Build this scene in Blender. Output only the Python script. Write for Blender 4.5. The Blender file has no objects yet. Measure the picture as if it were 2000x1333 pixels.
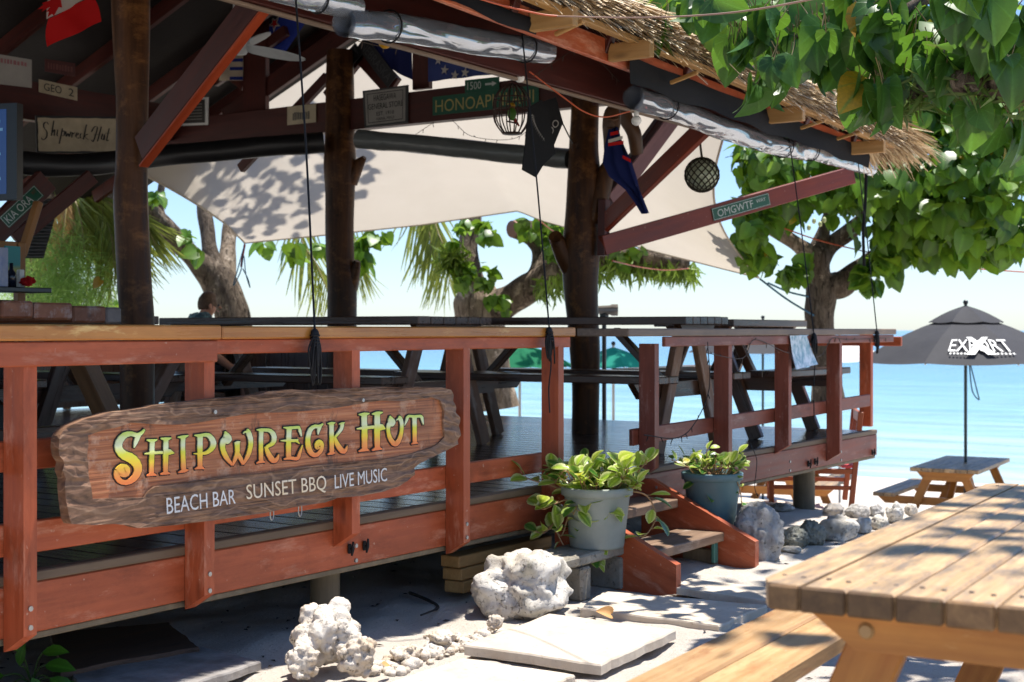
import bpy, bmesh, math, random
import numpy as np
from mathutils import Vector, Matrix, noise
from mathutils.geometry import tessellate_polygon
random.seed(7)
rng = np.random.default_rng(7)
S = bpy.context.scene
COL = S.collection
R = math.radians
V = Vector

# ------------------------------------------------------------------ camera, sky, sun, exposure
EYE = 1.16
HEAD = R(33.95)            # camera heading measured from the deck edge (world X)
cam_d = bpy.data.cameras.new('camera')
cam_d.lens = 50.0
cam_d.sensor_width = 36.0
cam_d.shift_y = -21.5 / 2000
cam_d.clip_start = 0.05
cam_d.clip_end = 20000
cam_d.dof.use_dof = True
cam_d.dof.focus_distance = 5.3
cam_d.dof.aperture_fstop = 5.6
cam = bpy.data.objects.new('camera', cam_d)
cam.location = (0, 0, EYE)
cam.rotation_euler = (R(90), 0, HEAD - R(90))
COL.objects.link(cam)
S.camera = cam

SUN_DIR = V((0.235, -0.085, 0.97)).normalized()     # towards the sun
w = bpy.data.worlds.new('World')
S.world = w
w.use_nodes = True
wn = w.node_tree.nodes
sky = wn.new('ShaderNodeTexSky')
sky.sky_type = 'NISHITA'
sky.sun_disc = False
sky.sun_elevation = math.asin(SUN_DIR.z)
sky.sun_rotation = math.atan2(SUN_DIR.x, SUN_DIR.y)
sky.air_density = 1.0
sky.dust_density = 0.25
sky.ozone_density = 3.0
wn['Background'].inputs['Strength'].default_value = 0.098
tint = wn.new('ShaderNodeMix'); tint.data_type = 'RGBA'; tint.blend_type = 'MULTIPLY'
tint.inputs[0].default_value = 1.0
tint.inputs[7].default_value = (.85, .95, 1.15, 1)
w.node_tree.links.new(sky.outputs[0], tint.inputs[6])
w.node_tree.links.new(tint.outputs[2], wn['Background'].inputs['Color'])
sun_d = bpy.data.lights.new('sun', 'SUN')
sun_d.energy = 5.0
sun_d.angle = R(0.53)
sun_d.color = (1.0, 0.95, 0.88)
sun = bpy.data.objects.new('sun', sun_d)
sun.rotation_euler = SUN_DIR.to_track_quat('Z', 'Y').to_euler()
COL.objects.link(sun)
S.view_settings.view_transform = 'Standard'
S.view_settings.look = 'None'
S.view_settings.gamma = 1.0
S.view_settings.use_curve_mapping = False
S.view_settings.exposure = 0.8
S.cycles.max_bounces = 8
S.cycles.transparent_max_bounces = 24

# ------------------------------------------------------------------ measuring helpers (photo pixel + a known plane -> metres)
FPX, HZ = 2778.0, 645.0
CA, SA = math.cos(HEAD), math.sin(HEAD)
def ray(px, py):
    t = (px - 1000) / FPX
    return V((CA + SA * t, SA - CA * t, (HZ - py) / FPX))
def at(px, py, d):
    r = ray(px, py) * d
    return V((r.x, r.y, r.z + EYE))
def on_y(px, py, y):
    r = ray(px, py)
    return at(px, py, y / r.y)
def on_x(px, py, x):
    r = ray(px, py)
    return at(px, py, x / r.x)
def on_z(px, py, z):
    r = ray(px, py)
    return at(px, py, (z - EYE) / r.z)

# ------------------------------------------------------------------ objects
WM = {}
def place(o, W, parent=None):
    COL.objects.link(o)
    WM[o.name] = W.copy()
    if parent is not None:
        o.parent = parent
        o.matrix_parent_inverse = WM[parent.name].inverted()
    o.matrix_basis = W
    return o
def tag(o, label, cat, group=None, kind=None):
    if label: o['label'] = label
    if cat: o['category'] = cat
    if group: o['group'] = group
    if kind: o['kind'] = kind
    return o
def thing(name, label, cat, loc=(0, 0, 0), rz=0.0, group=None):
    e = bpy.data.objects.new(name, None)
    e.empty_display_size = 0.1
    place(e, Matrix.Translation(V(loc)) @ Matrix.Rotation(rz, 4, 'Z'))
    return tag(e, label, cat, group)
def copy_tree(root, W, label=None):
    def rec(o, parent):
        c = o.copy()
        COL.objects.link(c)
        if parent is not None: c.parent = parent
        for ch in o.children: rec(ch, c)
        return c
    n = rec(root, None)
    n.matrix_basis = W
    WM[n.name] = W.copy()
    if label: n['label'] = label
    return n
I4 = Matrix.Identity(4)

class MB:
    def __init__(s): s.v, s.f, s.m, s.sm = [], [], [], []
    def add(s, vs, fs, mi=0, smooth=False):
        b = len(s.v)
        s.v += [tuple(p) for p in vs]
        for f in fs:
            s.f.append(tuple(i + b for i in f)); s.m.append(mi); s.sm.append(smooth)
        return s
    def convex(s, vs, fs, mi=0, smooth=False):
        c = sum((V(p) for p in vs), V()) / len(vs)
        out = []
        for f in fs:
            p = [V(vs[i]) for i in f]
            n = (p[1] - p[0]).cross(p[2] - p[0])
            m = sum(p, V()) / len(p) - c
            out.append(f if n.dot(m) > 0 else tuple(reversed(f)))
        return s.add(vs, out, mi, smooth)
    def box(s, c, sz, W=None, ch=0.003, mi=0):
        a, b, d = sz[0] / 2, sz[1] / 2, sz[2] / 2
        k = min(ch, a * .6, b * .6, d * .6)
        c = V(c)
        vs, idx = [], {}
        for sx in (-1, 1):
            for sy in (-1, 1):
                for sz_ in (-1, 1):
                    for ax in range(3):
                        p = V((sx * (a - (k if ax != 0 else 0)), sy * (b - (k if ax != 1 else 0)), sz_ * (d - (k if ax != 2 else 0))))
                        idx[(sx, sy, sz_, ax)] = len(vs)
                        vs.append(p + c)
        fs = []
        for ax in range(3):
            o1, o2 = [i for i in range(3) if i != ax]
            for sg in (-1, 1):
                q = []
                for (u, w_) in ((-1, -1), (1, -1), (1, 1), (-1, 1)):
                    k3 = [0, 0, 0]; k3[ax] = sg; k3[o1] = u; k3[o2] = w_
                    q.append(idx[(*k3, ax)])
                fs.append(tuple(q))
            for u in (-1, 1):
                for w_ in (-1, 1):
                    e = []
                    k0 = [0, 0, 0]; k0[ax] = -1; k0[o1] = u; k0[o2] = w_
                    k1 = list(k0); k1[ax] = 1
                    fs.append((idx[(*k0, o1)], idx[(*k1, o1)], idx[(*k1, o2)], idx[(*k0, o2)]))
        for sx in (-1, 1):
            for sy in (-1, 1):
                for sz_ in (-1, 1):
                    fs.append(tuple(idx[(sx, sy, sz_, ax)] for ax in range(3)))
        t = MB().convex(vs, fs, mi)
        if W is not None: t.v = [tuple(W @ V(p)) for p in t.v]
        return s.add(t.v, t.f, mi)
    def tube(s, pts, r, n=8, mi=0, cap=True, smooth=True, squash=1.0):
        pts = [V(p) for p in pts]
        rr = r if hasattr(r, '__len__') else [r] * len(pts)
        up = V((0, 0, 1))
        d0 = (pts[1] - pts[0]).normalized()
        if abs(d0.z) > .9: up = V((1, 0, 0))
        rings = []
        for i, p in enumerate(pts):
            d = (pts[min(i + 1, len(pts) - 1)] - pts[max(i - 1, 0)]).normalized()
            x = up.cross(d)
            if x.length < 1e-5: x = V((1, 0, 0)).cross(d)
            x.normalize()
            y = d.cross(x).normalized()
            up = y
            rings.append([p + x * math.cos(2 * math.pi * k / n) * rr[i] + y * math.sin(2 * math.pi * k / n) * rr[i] * squash for k in range(n)])
        vs = [p for g in rings for p in g]
        fs = []
        for i in range(len(rings) - 1):
            for k in range(n):
                a, b = i * n + k, i * n + (k + 1) % n
                fs.append((a, b, b + n, a + n))
        s.add(vs, fs, mi, smooth)
        if cap:
            s.add(rings[0], [tuple(reversed(range(n)))], mi)
            s.add(rings[-1], [tuple(range(n))], mi)
        return s
    def lathe(s, prof, n=24, c=(0, 0, 0), mi=0, smooth=True):
        c = V(c)
        vs = [c + V((r * math.cos(2 * math.pi * k / n), r * math.sin(2 * math.pi * k / n), z)) for r, z in prof for k in range(n)]
        fs = []
        for i in range(len(prof) - 1):
            for k in range(n):
                a, b = i * n + k, i * n + (k + 1) % n
                fs.append((a, b, b + n, a + n))
        return s.add(vs, fs, mi, smooth)
    def sphere(s, c, r, n=12, m=8, mi=0, sc=(1, 1, 1)):
        prof = [(max(r * math.sin(math.pi * i / m), 1e-4), -r * math.cos(math.pi * i / m)) for i in range(m + 1)]
        t = MB().lathe(prof, n)
        return s.add([(c[0] + p[0] * sc[0], c[1] + p[1] * sc[1], c[2] + p[2] * sc[2]) for p in t.v], t.f, mi, True)
    def prism(s, loop, n_vec, mi=0, holes=()):
        """loop of 3D points (flat), extruded by n_vec; loop is the front face"""
        loops = [[V(p) for p in loop]] + [[V(p) for p in h] for h in holes]
        tris = tessellate_polygon(loops)
        flat = [p for l in loops for p in l]
        n = V(n_vec)
        b = len(flat)
        fs = []
        for t in tris:
            p = [flat[i] for i in t]
            nn = (p[1] - p[0]).cross(p[2] - p[0])
            t = tuple(t) if nn.dot(n) < 0 else tuple(reversed(t))
            fs.append(t); fs.append(tuple(i + b for i in reversed(t)))
        o = 0
        for l in loops:
            for i in range(len(l)):
                j = (i + 1) % len(l)
                fs.append((o + i, o + j, o + j + b, o + i + b))
            o += len(l)
        return s.add(flat + [p + n for p in flat], fs, mi)
    def mesh(s, name, mats):
        me = bpy.data.meshes.new(name)
        me.from_pydata(s.v, [], s.f)
        for m in (mats if isinstance(mats, (list, tuple)) else [mats]): me.materials.append(m)
        me.polygons.foreach_set('material_index', s.m)
        me.polygons.foreach_set('use_smooth', s.sm)
        me.update()
        return me
    def build(s, name, mats, parent=None, W=I4):
        """vertices are given in world space when W is the identity"""
        return place(bpy.data.objects.new(name, s.mesh(name, mats)), W, parent)

def frame(x, z, o):
    x = V(x).normalized(); z = V(z)
    y = z.cross(x).normalized()
    z = x.cross(y)
    return Matrix(((x.x, y.x, z.x, o[0]), (x.y, y.y, z.y, o[1]), (x.z, y.z, z.z, o[2]), (0, 0, 0, 1)))
BOXC = {}
def beam(name, p0, p1, wd, ht, m, parent=None, up=(0, 0, 1), ch=.004):
    p0, p1 = V(p0), V(p1)
    L = (p1 - p0).length
    key = (round(L, 4), round(wd, 4), round(ht, 4), m.name)
    if key not in BOXC: BOXC[key] = MB().box((0, 0, 0), (L, wd, ht), ch=ch).mesh(name, m)
    return place(bpy.data.objects.new(name, BOXC[key]), frame(p1 - p0, up, (p0 + p1) / 2), parent)
def cat(pts, k=6):
    """Catmull-Rom through tuples"""
    P = [np.array(p, float) for p in pts]
    if len(P) < 3: return [tuple(p) for p in P]
    P = [2 * P[0] - P[1]] + P + [2 * P[-1] - P[-2]]
    out = []
    for i in range(1, len(P) - 2):
        for j in range(k):
            t = j / k
            a, b, c, d = P[i - 1], P[i], P[i + 1], P[i + 2]
            out.append(tuple(.5 * (2 * b + (c - a) * t + (2 * a - 5 * b + 4 * c - d) * t * t + (3 * b - a - 3 * c + d) * t ** 3)))
    out.append(tuple(P[-2]))
    return out

# ------------------------------------------------------------------ materials
def newmat(name):
    m = bpy.data.materials.new(name)
    m.use_nodes = True
    t = m.node_tree
    return m, t.nodes, t.links, t.nodes['Principled BSDF']
def c4(c): return (c[0], c[1], c[2], 1)
def ramp(n, stops):
    r = n.new('ShaderNodeValToRGB')
    e = r.color_ramp.elements
    e[0].position, e[0].color = stops[0][0], c4(stops[0][1])
    e[1].position, e[1].color = stops[-1][0], c4(stops[-1][1])
    for p, c in stops[1:-1]:
        x = e.new(p); x.color = c4(c)
    return r
def coords(n, l, scale=(1, 1, 1), rnd=True, kind='Object'):
    tc = n.new('ShaderNodeTexCoord')
    mp = n.new('ShaderNodeMapping')
    mp.inputs['Scale'].default_value = scale
    l.new(tc.outputs[kind], mp.inputs['Vector'])
    if rnd:
        oi = n.new('ShaderNodeObjectInfo')
        mu = n.new('ShaderNodeVectorMath'); mu.operation = 'SCALE'
        mu.inputs[0].default_value = (13.1, 7.7, 5.3)
        l.new(oi.outputs['Random'], mu.inputs['Scale'])
        l.new(mu.outputs[0], mp.inputs['Location'])
    return mp.outputs[0]
def tex(n, l, vec, scale, detail=4, rough=.6, dist=0.0):
    t = n.new('ShaderNodeTexNoise')
    t.inputs['Scale'].default_value = scale
    t.inputs['Detail'].default_value = detail
    t.inputs['Roughness'].default_value = rough
    t.inputs['Distortion'].default_value = dist
    l.new(vec, t.inputs['Vector'])
    return t.outputs['Fac']
def mix(n, l, fac, a, b, mode='MIX'):
    x = n.new('ShaderNodeMix'); x.data_type = 'RGBA'; x.blend_type = mode
    for sock, val in ((x.inputs[0], fac), (x.inputs[6], a), (x.inputs[7], b)):
        if isinstance(val, bpy.types.NodeSocket): l.new(val, sock)
        elif isinstance(val, (int, float)): sock.default_value = val
        else: sock.default_value = c4(val)
    return x.outputs[2]
def mrange(n, l, v, a, b, c=0., d=1.):
    x = n.new('ShaderNodeMapRange')
    for i, q in enumerate((a, b, c, d)): x.inputs[i + 1].default_value = q
    l.new(v, x.inputs[0])
    return x.outputs[0]
def bump(n, l, h, b, strength=.3, dist=.01):
    x = n.new('ShaderNodeBump')
    x.inputs['Strength'].default_value = strength
    x.inputs['Distance'].default_value = dist
    l.new(h, x.inputs['Height'])
    l.new(x.outputs[0], b.inputs['Normal'])
def objvary(n, l, col, amt=.25, hue=.0):
    oi = n.new('ShaderNodeObjectInfo')
    hs = n.new('ShaderNodeHueSaturation')
    l.new(mrange(n, l, oi.outputs['Random'], 0, 1, 1 - amt, 1 + amt), hs.inputs['Value'])
    l.new(col, hs.inputs['Color'])
    return hs.outputs[0]

def wood(name, c1, c2, rough=.55, grain=(1.2, 22, 22), wear=None, wear_lo=.55, wear_hi=.7, vary=.2, bmp=.25, knots=True, spec=.4, wearscale=2.2, grime=0.0):
    m, n, l, b = newmat(name)
    v = coords(n, l, grain)
    g = tex(n, l, v, 2.0, 6, .62, .3)
    col = ramp(n, [(.3, c1), (.72, c2)])
    l.new(g, col.inputs[0])
    o = col.outputs[0]
    v2 = coords(n, l, (1, 2.2, 2.2))
    big = tex(n, l, v2, wearscale, 5, .65)
    o = mix(n, l, mrange(n, l, big, .3, .75, .0, .55), o, tuple(x * .45 for x in c1))
    if wear is not None:
        o = mix(n, l, mrange(n, l, tex(n, l, coords(n, l, (1, 4, 4)), wearscale * 1.6, 7, .72), wear_lo, wear_hi), o, wear)
    if knots:
        vo = n.new('ShaderNodeTexVoronoi'); vo.inputs['Scale'].default_value = 1.0
        l.new(coords(n, l, (2.2, 7, 7)), vo.inputs['Vector'])
        o = mix(n, l, mrange(n, l, vo.outputs['Distance'], .04, .13, .55, 0.), o, tuple(x * .25 for x in c1))
    if grime:
        o = mix(n, l, mrange(n, l, tex(n, l, coords(n, l, (.7, 2, 2)), 5.0, 7, .75), .5, .72, 0, grime), o, tuple(x * .22 for x in c1))
        o = mix(n, l, mrange(n, l, tex(n, l, coords(n, l), 38, 3, .6), .70, .73, 0, .6), o, (.55, .34, .24))
    o = objvary(n, l, o, vary)
    l.new(o, b.inputs['Base Color'])
    l.new(mrange(n, l, g, .3, .8, rough - .1, rough + .12), b.inputs['Roughness'])
    b.inputs['Specular IOR Level'].default_value = spec
    bump(n, l, g, b, bmp, .006)
    return m
def flat(name, col, rough=.6, metal=0., vary=0., var2=None, scale=6., bmp=0., bscale=30., spec=.5, emit=None, es=0.):
    m, n, l, b = newmat(name)
    b.inputs['Roughness'].default_value = rough
    b.inputs['Metallic'].default_value = metal
    b.inputs['Specular IOR Level'].default_value = spec
    v = coords(n, l)
    o = mix(n, l, mrange(n, l, tex(n, l, v, scale, 5), .3, .72), col, var2 if var2 is not None else tuple(x * .8 for x in col))
    if vary: o = objvary(n, l, o, vary)
    l.new(o, b.inputs['Base Color'])
    if bmp: bump(n, l, tex(n, l, v, bscale, 6), b, bmp, .01)
    if emit is not None:
        b.inputs['Emission Color'].default_value = c4(emit)
        b.inputs['Emission Strength'].default_value = es
    return m
def leafmat(name, g1, g2, trans, mixf=.38, rough=.38, island=True, edge=None, yellow=None, radial=False):
    m, n, l, b = newmat(name)
    if island:
        rn = n.new('ShaderNodeNewGeometry').outputs['Random Per Island']
    else:
        rn = n.new('ShaderNodeObjectInfo').outputs['Random']
    r = ramp(n, [(0, g1), (.55, g2), (1, tuple(min(1, x * 1.35) for x in g2))])
    l.new(rn, r.inputs[0])
    o = r.outputs[0]
    if yellow is not None:
        gt = n.new('ShaderNodeMath'); gt.operation = 'GREATER_THAN'; gt.inputs[1].default_value = yellow[1]
        l.new(rn, gt.inputs[0])
        o = mix(n, l, gt.outputs[0], o, yellow[0])
    at_ = n.new('ShaderNodeAttribute'); at_.attribute_name = 'edge'
    v = coords(n, l)
    if edge is not None:
        sm = n.new('ShaderNodeMath'); sm.operation = 'ADD'
        l.new(at_.outputs['Fac'], sm.inputs[0])
        l.new(mrange(n, l, tex(n, l, v, 40, 3), .2, .8, -.35, .35), sm.inputs[1])
        o = mix(n, l, mrange(n, l, sm.outputs[0], .45, .8), o, edge)
    vein = n.new('ShaderNodeAttribute'); vein.attribute_name = 'vein'
    o = mix(n, l, mrange(n, l, vein.outputs['Fac'], .5, 1.0, 0, .5), o, tuple(min(1, x * 1.9) for x in g2))
    vein_out = vein.outputs['Fac']
    if radial:
        tcv = n.new('ShaderNodeTexCoord'); sxv = n.new('ShaderNodeSeparateXYZ'); l.new(tcv.outputs['Object'], sxv.inputs[0])
        an = n.new('ShaderNodeMath'); an.operation = 'ARCTAN2'; l.new(sxv.outputs['X'], an.inputs[0]); l.new(sxv.outputs['Y'], an.inputs[1])
        mm = n.new('ShaderNodeMath'); mm.operation = 'MULTIPLY'; l.new(an.outputs[0], mm.inputs[0]); mm.inputs[1].default_value = 11.0
        cc_ = n.new('ShaderNodeMath'); cc_.operation = 'COSINE'; l.new(mm.outputs[0], cc_.inputs[0])
        vein_out = mrange(n, l, cc_.outputs[0], .82, 1.0)
        o = mix(n, l, mrange(n, l, vein_out, 0, 1, 0, .45), o, tuple(min(1, x * 1.8 + .02) for x in g2))
        rnd2 = tex(n, l, coords(n, l), 2.5, 5, .7)
        o = mix(n, l, mrange(n, l, rnd2, .66, .72, 0, .5), o, (.14, .13, .03))
    o = mix(n, l, mrange(n, l, tex(n, l, v, 14, 4), .35, .7, 0, .35), o, tuple(x * .5 for x in g1))
    l.new(o, b.inputs['Base Color'])
    b.inputs['Roughness'].default_value = rough
    tr = n.new('ShaderNodeBsdfTranslucent')
    l.new(mix(n, l, .5, o, trans), tr.inputs['Color'])
    ms = n.new('ShaderNodeMixShader'); ms.inputs[0].default_value = mixf
    l.new(b.outputs[0], ms.inputs[1]); l.new(tr.outputs[0], ms.inputs[2])
    l.new(ms.outputs[0], n['Material Output'].inputs[0])
    bump(n, l, vein_out, b, .2 if radial else .25, .01 if radial else .004)
    return m
def clothmat(name, col, mixf=.35, col2=None, rough=.8, bmp=.15, bscale=8.):
    m, n, l, b = newmat(name)
    v = coords(n, l, rnd=False)
    o = mix(n, l, mrange(n, l, tex(n, l, v, 3, 5), .35, .7), col, col2 or tuple(x * .9 for x in col))
    l.new(o, b.inputs['Base Color'])
    b.inputs['Roughness'].default_value = rough
    b.inputs['Specular IOR Level'].default_value = .2
    tr = n.new('ShaderNodeBsdfTranslucent'); l.new(o, tr.inputs['Color'])
    ms = n.new('ShaderNodeMixShader'); ms.inputs[0].default_value = mixf
    l.new(b.outputs[0], ms.inputs[1]); l.new(tr.outputs[0], ms.inputs[2])
    l.new(ms.outputs[0], n['Material Output'].inputs[0])
    bump(n, l, tex(n, l, coords(n, l, (1, 1, 3), rnd=False), bscale, 3), b, bmp, .02)
    return m

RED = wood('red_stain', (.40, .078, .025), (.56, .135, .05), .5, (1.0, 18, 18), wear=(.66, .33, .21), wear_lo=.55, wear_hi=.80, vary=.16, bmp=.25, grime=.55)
REDOLD = wood('weathered_red_stain', (.20, .045, .022), (.32, .088, .05), .5, (1.0, 18, 18), wear=(.42, .23, .18), wear_lo=.55, wear_hi=.8, vary=.15, bmp=.2, grime=.35)
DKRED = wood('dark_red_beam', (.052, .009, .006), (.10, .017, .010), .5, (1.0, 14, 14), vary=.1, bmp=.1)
BRACE = wood('brace_red', (.17, .022, .009), (.26, .042, .016), .45, (1.0, 14, 14), vary=.1, bmp=.1, grime=.25)
BAR = wood('varnished_bar_top', (.44, .15, .024), (.62, .27, .055), .3, (1.0, 20, 20), wear=(.72, .45, .15), wear_lo=.58, wear_hi=.68, vary=.15, bmp=.1, spec=.5)
GREYTOP = wood('grey_weathered_top', (.20, .14, .10), (.34, .25, .18), .6, (1.2, 24, 24), vary=.15)
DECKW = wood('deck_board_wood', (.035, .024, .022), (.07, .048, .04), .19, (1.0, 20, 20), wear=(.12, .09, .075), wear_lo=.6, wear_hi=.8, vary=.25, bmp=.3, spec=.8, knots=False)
TRIM = wood('deck_edge_trim', (.13, .085, .05), (.23, .16, .10), .6, (1.0, 20, 20), vary=.1)
DKTABLE = wood('dark_oiled_table', (.058, .027, .014), (.14, .064, .033), .32, (1.2, 18, 18), wear=(.12, .055, .03), wear_lo=.6, wear_hi=.8, vary=.25, spec=.55)
ENDG = wood('worn_table_wood', (.16, .075, .04), (.30, .17, .10), .5, (2, 12, 12), wear=(.38, .32, .28), wear_lo=.52, wear_hi=.75, vary=.25)
OILED = wood('orange_oiled_pine', (.42, .15, .025), (.60, .26, .055), .42, (1.0, 18, 18), wear=(.62, .36, .13), wear_lo=.62, wear_hi=.8, vary=.12)
SUNWOOD = wood('sun_bleached_pine', (.42, .26, .12), (.66, .46, .26), .5, (1.0, 26, 26), wear=(.21, .155, .11), wear_lo=.46, wear_hi=.64, vary=.2, wearscale=3.6, grime=.45, bmp=.4)
BENCHW = wood('bench_pine', (.42, .23, .09), (.60, .39, .19), .5, (1.0, 24, 24), wear=(.34, .15, .055), wear_lo=.54, wear_hi=.68, vary=.16, wearscale=3.0, grime=.25, bmp=.35)
POLEW = wood('varnished_tree_pole', (.032, .013, .006), (.125, .05, .017), .40, (10, 10, 1.0), wear=(.20, .085, .026), wear_lo=.52, wear_hi=.75, vary=.1, spec=.15, bmp=.4, wearscale=1.6)
PILE = wood('timber_pile', (.13, .10, .06), (.24, .19, .12), .75, (10, 10, 1.0), vary=.15)
RAWPINE = wood('raw_pine', (.42, .22, .07), (.58, .34, .13), .6, (1.5, 24, 24), vary=.1)
PLANK = wood('old_brown_plank', (.09, .05, .03), (.18, .10, .06), .7, (1.0, 20, 20), vary=.2)
BLACK = flat('black_cord', (.008, .008, .009), .6, spec=.3)
BLACKCLOTH = clothmat('black_tarp', (.012, .012, .014), .08)
STEEL = flat('galvanised_steel', (.45, .44, .42), .4, .9)
WHITE = flat('white_paint', (.75, .75, .72), .5)
PLUG = flat('tan_wood_plug', (.42, .25, .10), .5)
TREADW = wood('worn_brown_tread', (.17, .10, .06), (.34, .22, .14), .6, (1.0, 22, 22), wear=(.42, .33, .26), wear_lo=.55, wear_hi=.75, vary=.15, grime=.3)
ENDDK = wood('dark_end_grain', (.13, .065, .025), (.30, .17, .07), .6, (20, 20, 20), wear=(.10, .11, .03), wear_lo=.58, wear_hi=.75, vary=.3)
INK = flat('black_lettering', (.012, .012, .012), .6)
# ================================================================== the setting: sand, sea
def gz(x, y):
    return float(np.interp(x, GX, GZ))
GX, GZ = [-20, 7.6, 9, 10.5, 12, 14, 16, 18, 20, 22.5, 25, 28, 34, 90], [0, 0, -.05, -.19, -.40, -.72, -1.05, -1.27, -1.43, -1.57, -1.67, -1.77, -2.1, -6]
def gzb(x, y):
    f = 1.0 if x < 26 else 0.0
    near = .024 * noise.noise((x * 1.7, y * 1.7, 3.1)) + .020 * noise.noise((x * 4.5, y * 4.5, 1.2)) - .020 * abs(noise.noise((x * 6.5, y * 6.5, 5.2))) + .008 * noise.noise((x * 10.5, y * 10.5, 8.2))
    return gz(x, y) + near * f
xs = list(np.arange(-12, .8, .8)) + list(np.arange(.8, 9.5, .045)) + list(np.arange(9.5, 26, .22)) + [27, 28.5, 30, 34, 46, 60, 90]
ys = [-90, -50, -30, -18, -11, -7, -4, -2.4] + list(np.arange(-1.2, 5.2, .05)) + list(np.arange(5.2, 14, .4)) + [16, 20, 26, 34, 48, 70, 110]
vs = [(x, y, gzb(x, y)) for x in xs for y in ys]
ny = len(ys)
fs = [(i * ny + j, (i + 1) * ny + j, (i + 1) * ny + j + 1, i * ny + j + 1) for i in range(len(xs) - 1) for j in range(ny - 1)]
m, n, l, b = newmat('coral_sand')
v = coords(n, l, rnd=False)
o = mix(n, l, mrange(n, l, tex(n, l, v, 3.0, 6, .65), .3, .7), (.66, .60, .52), (.58, .51, .43))
o = mix(n, l, mrange(n, l, tex(n, l, v, 90, 3, .7), .60, .74), o, (.22, .18, .15))
o = mix(n, l, mrange(n, l, tex(n, l, v, 160, 2, .6), .58, .7), o, (.72, .68, .62))
l.new(o, b.inputs['Base Color'])
b.inputs['Roughness'].default_value = .95
b.inputs['Specular IOR Level'].default_value = .1
bump(n, l, tex(n, l, v, 45, 9, .8), b, .9, .02)
SAND = m
g = MB().add(vs, fs, 0, True).build('sand', SAND)
tag(g, 'pale coral sand sloping down to the water', None, kind='structure'); 

m, n, l, b = newmat('lagoon_water')
ge = n.new('ShaderNodeNewGeometry')
sx = n.new('ShaderNodeSeparateXYZ'); l.new(ge.outputs['Position'], sx.inputs[0])
# reef patches and deepening water: colour of the bottom and depth, by distance off the beach
depth = mrange(n, l, sx.outputs['X'], 27, 150)
nv = coords(n, l, (.10, .035, .1), rnd=False)
patch = tex(n, l, nv, 2.0, 6, .62)
dm = n.new('ShaderNodeMath'); dm.operation = 'MULTIPLY_ADD'
l.new(patch, dm.inputs[0]); dm.inputs[1].default_value = .34; l.new(depth, dm.inputs[2])
ds = n.new('ShaderNodeMath'); ds.operation = 'SUBTRACT'; l.new(dm.outputs[0], ds.inputs[0]); ds.inputs[1].default_value = .17
cr = ramp(n, [(0., (.56, .60, .56)), (.06, (.37, .54, .53)), (.20, (.20, .42, .46)), (.50, (.10, .30, .40)), (1., (.05, .20, .32))])
l.new(ds.outputs[0], cr.inputs[0])
o = mix(n, l, mrange(n, l, tex(n, l, coords(n, l, (.62, .11, .5), rnd=False), 1.0, 8, .7), .40, .66, 0, .7), cr.outputs[0], (.055, .17, .31))
l.new(o, b.inputs['Base Color'])
b.inputs['Roughness'].default_value = .16
b.inputs['IOR'].default_value = 1.33
bump(n, l, tex(n, l, coords(n, l, (1.6, .45, 1), rnd=False), 2.6, 8, .7), b, .45, .25)
WATER = m
sv = []
xs2 = [22, 30, 60, 150, 500, 2000, 9000]
ys2 = [-9000, -1500, -300, -60, 0, 60, 300, 1500, 9000]
sv = [(x, y, -1.75) for x in xs2 for y in ys2]
k = len(ys2)
sf = [(i * k + j, (i + 1) * k + j, (i + 1) * k + j + 1, i * k + j + 1) for i in range(len(xs2) - 1) for j in range(k - 1)]
tag(MB().add(sv, sf).build('sea', WATER), 'turquoise lagoon out to the horizon', None, kind='structure')

# ================================================================== deck
YF = 3.54                      # front face of the deck edge beam
ZD = .44                       # deck surface
X0, X1 = -1.2, 9.97
deck = thing('deck', 'long raised timber deck with rust red edge beam, under the thatched roof', 'deck', (4, YF, 0))
bw = .142
nb = int((X1 - .06 - X0) / bw)
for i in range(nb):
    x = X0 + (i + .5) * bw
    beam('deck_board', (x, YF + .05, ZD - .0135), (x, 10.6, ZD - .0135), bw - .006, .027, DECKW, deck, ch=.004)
beam('edge_trim', (X0, YF + .022, ZD - .0125), (X1, YF + .022, ZD - .0125), .046, .031, TRIM, deck)
JT, JB = ZD - .030, ZD - .180
beam('edge_beam', (X0, YF + .024, (JT + JB) / 2), (5.72, YF + .024, (JT + JB) / 2), .044, JT - JB, RED, deck)
beam('edge_beam', (5.724, YF + .024, (JT + JB) / 2), (X1, YF + .024, (JT + JB) / 2), .044, JT - JB, REDOLD, deck)
beam('end_beam', (X1 - .022, YF + .05, (JT + JB) / 2), (X1 - .022, 10.6, (JT + JB) / 2), .044, JT - JB, REDOLD, deck)
for y in (4.6, 6.2, 8.0, 9.8):
    beam('joist', (X0, y, JB + .06), (X1 - .05, y, JB + .06), .045, .12, PILE, deck)
# lower raw edge under the red face of the beam
beam('bottom_batten', (X0, YF + .030, JB - .012), (X1 - .01, YF + .030, JB - .012), .036, .022, PILE, deck)
def pile(px, pyb, y, r, zt=JB - .02):
    p = on_y(px, pyb, y)
    z0 = gz(p.x, y) - .1
    return MB().tube([(p.x, y, z0), (p.x + .004, y, (z0 + zt) / 2), (p.x, y, zt)], [r * 1.02, r, r], 18).build('pile', PILE, deck)
pile(634, 1195, 3.72, .058)
pile(1570, 1005, 3.86, .075)
pile(250, 1250, 5.2, .06)
pile(1100, 1000, 5.2, .07)

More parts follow.
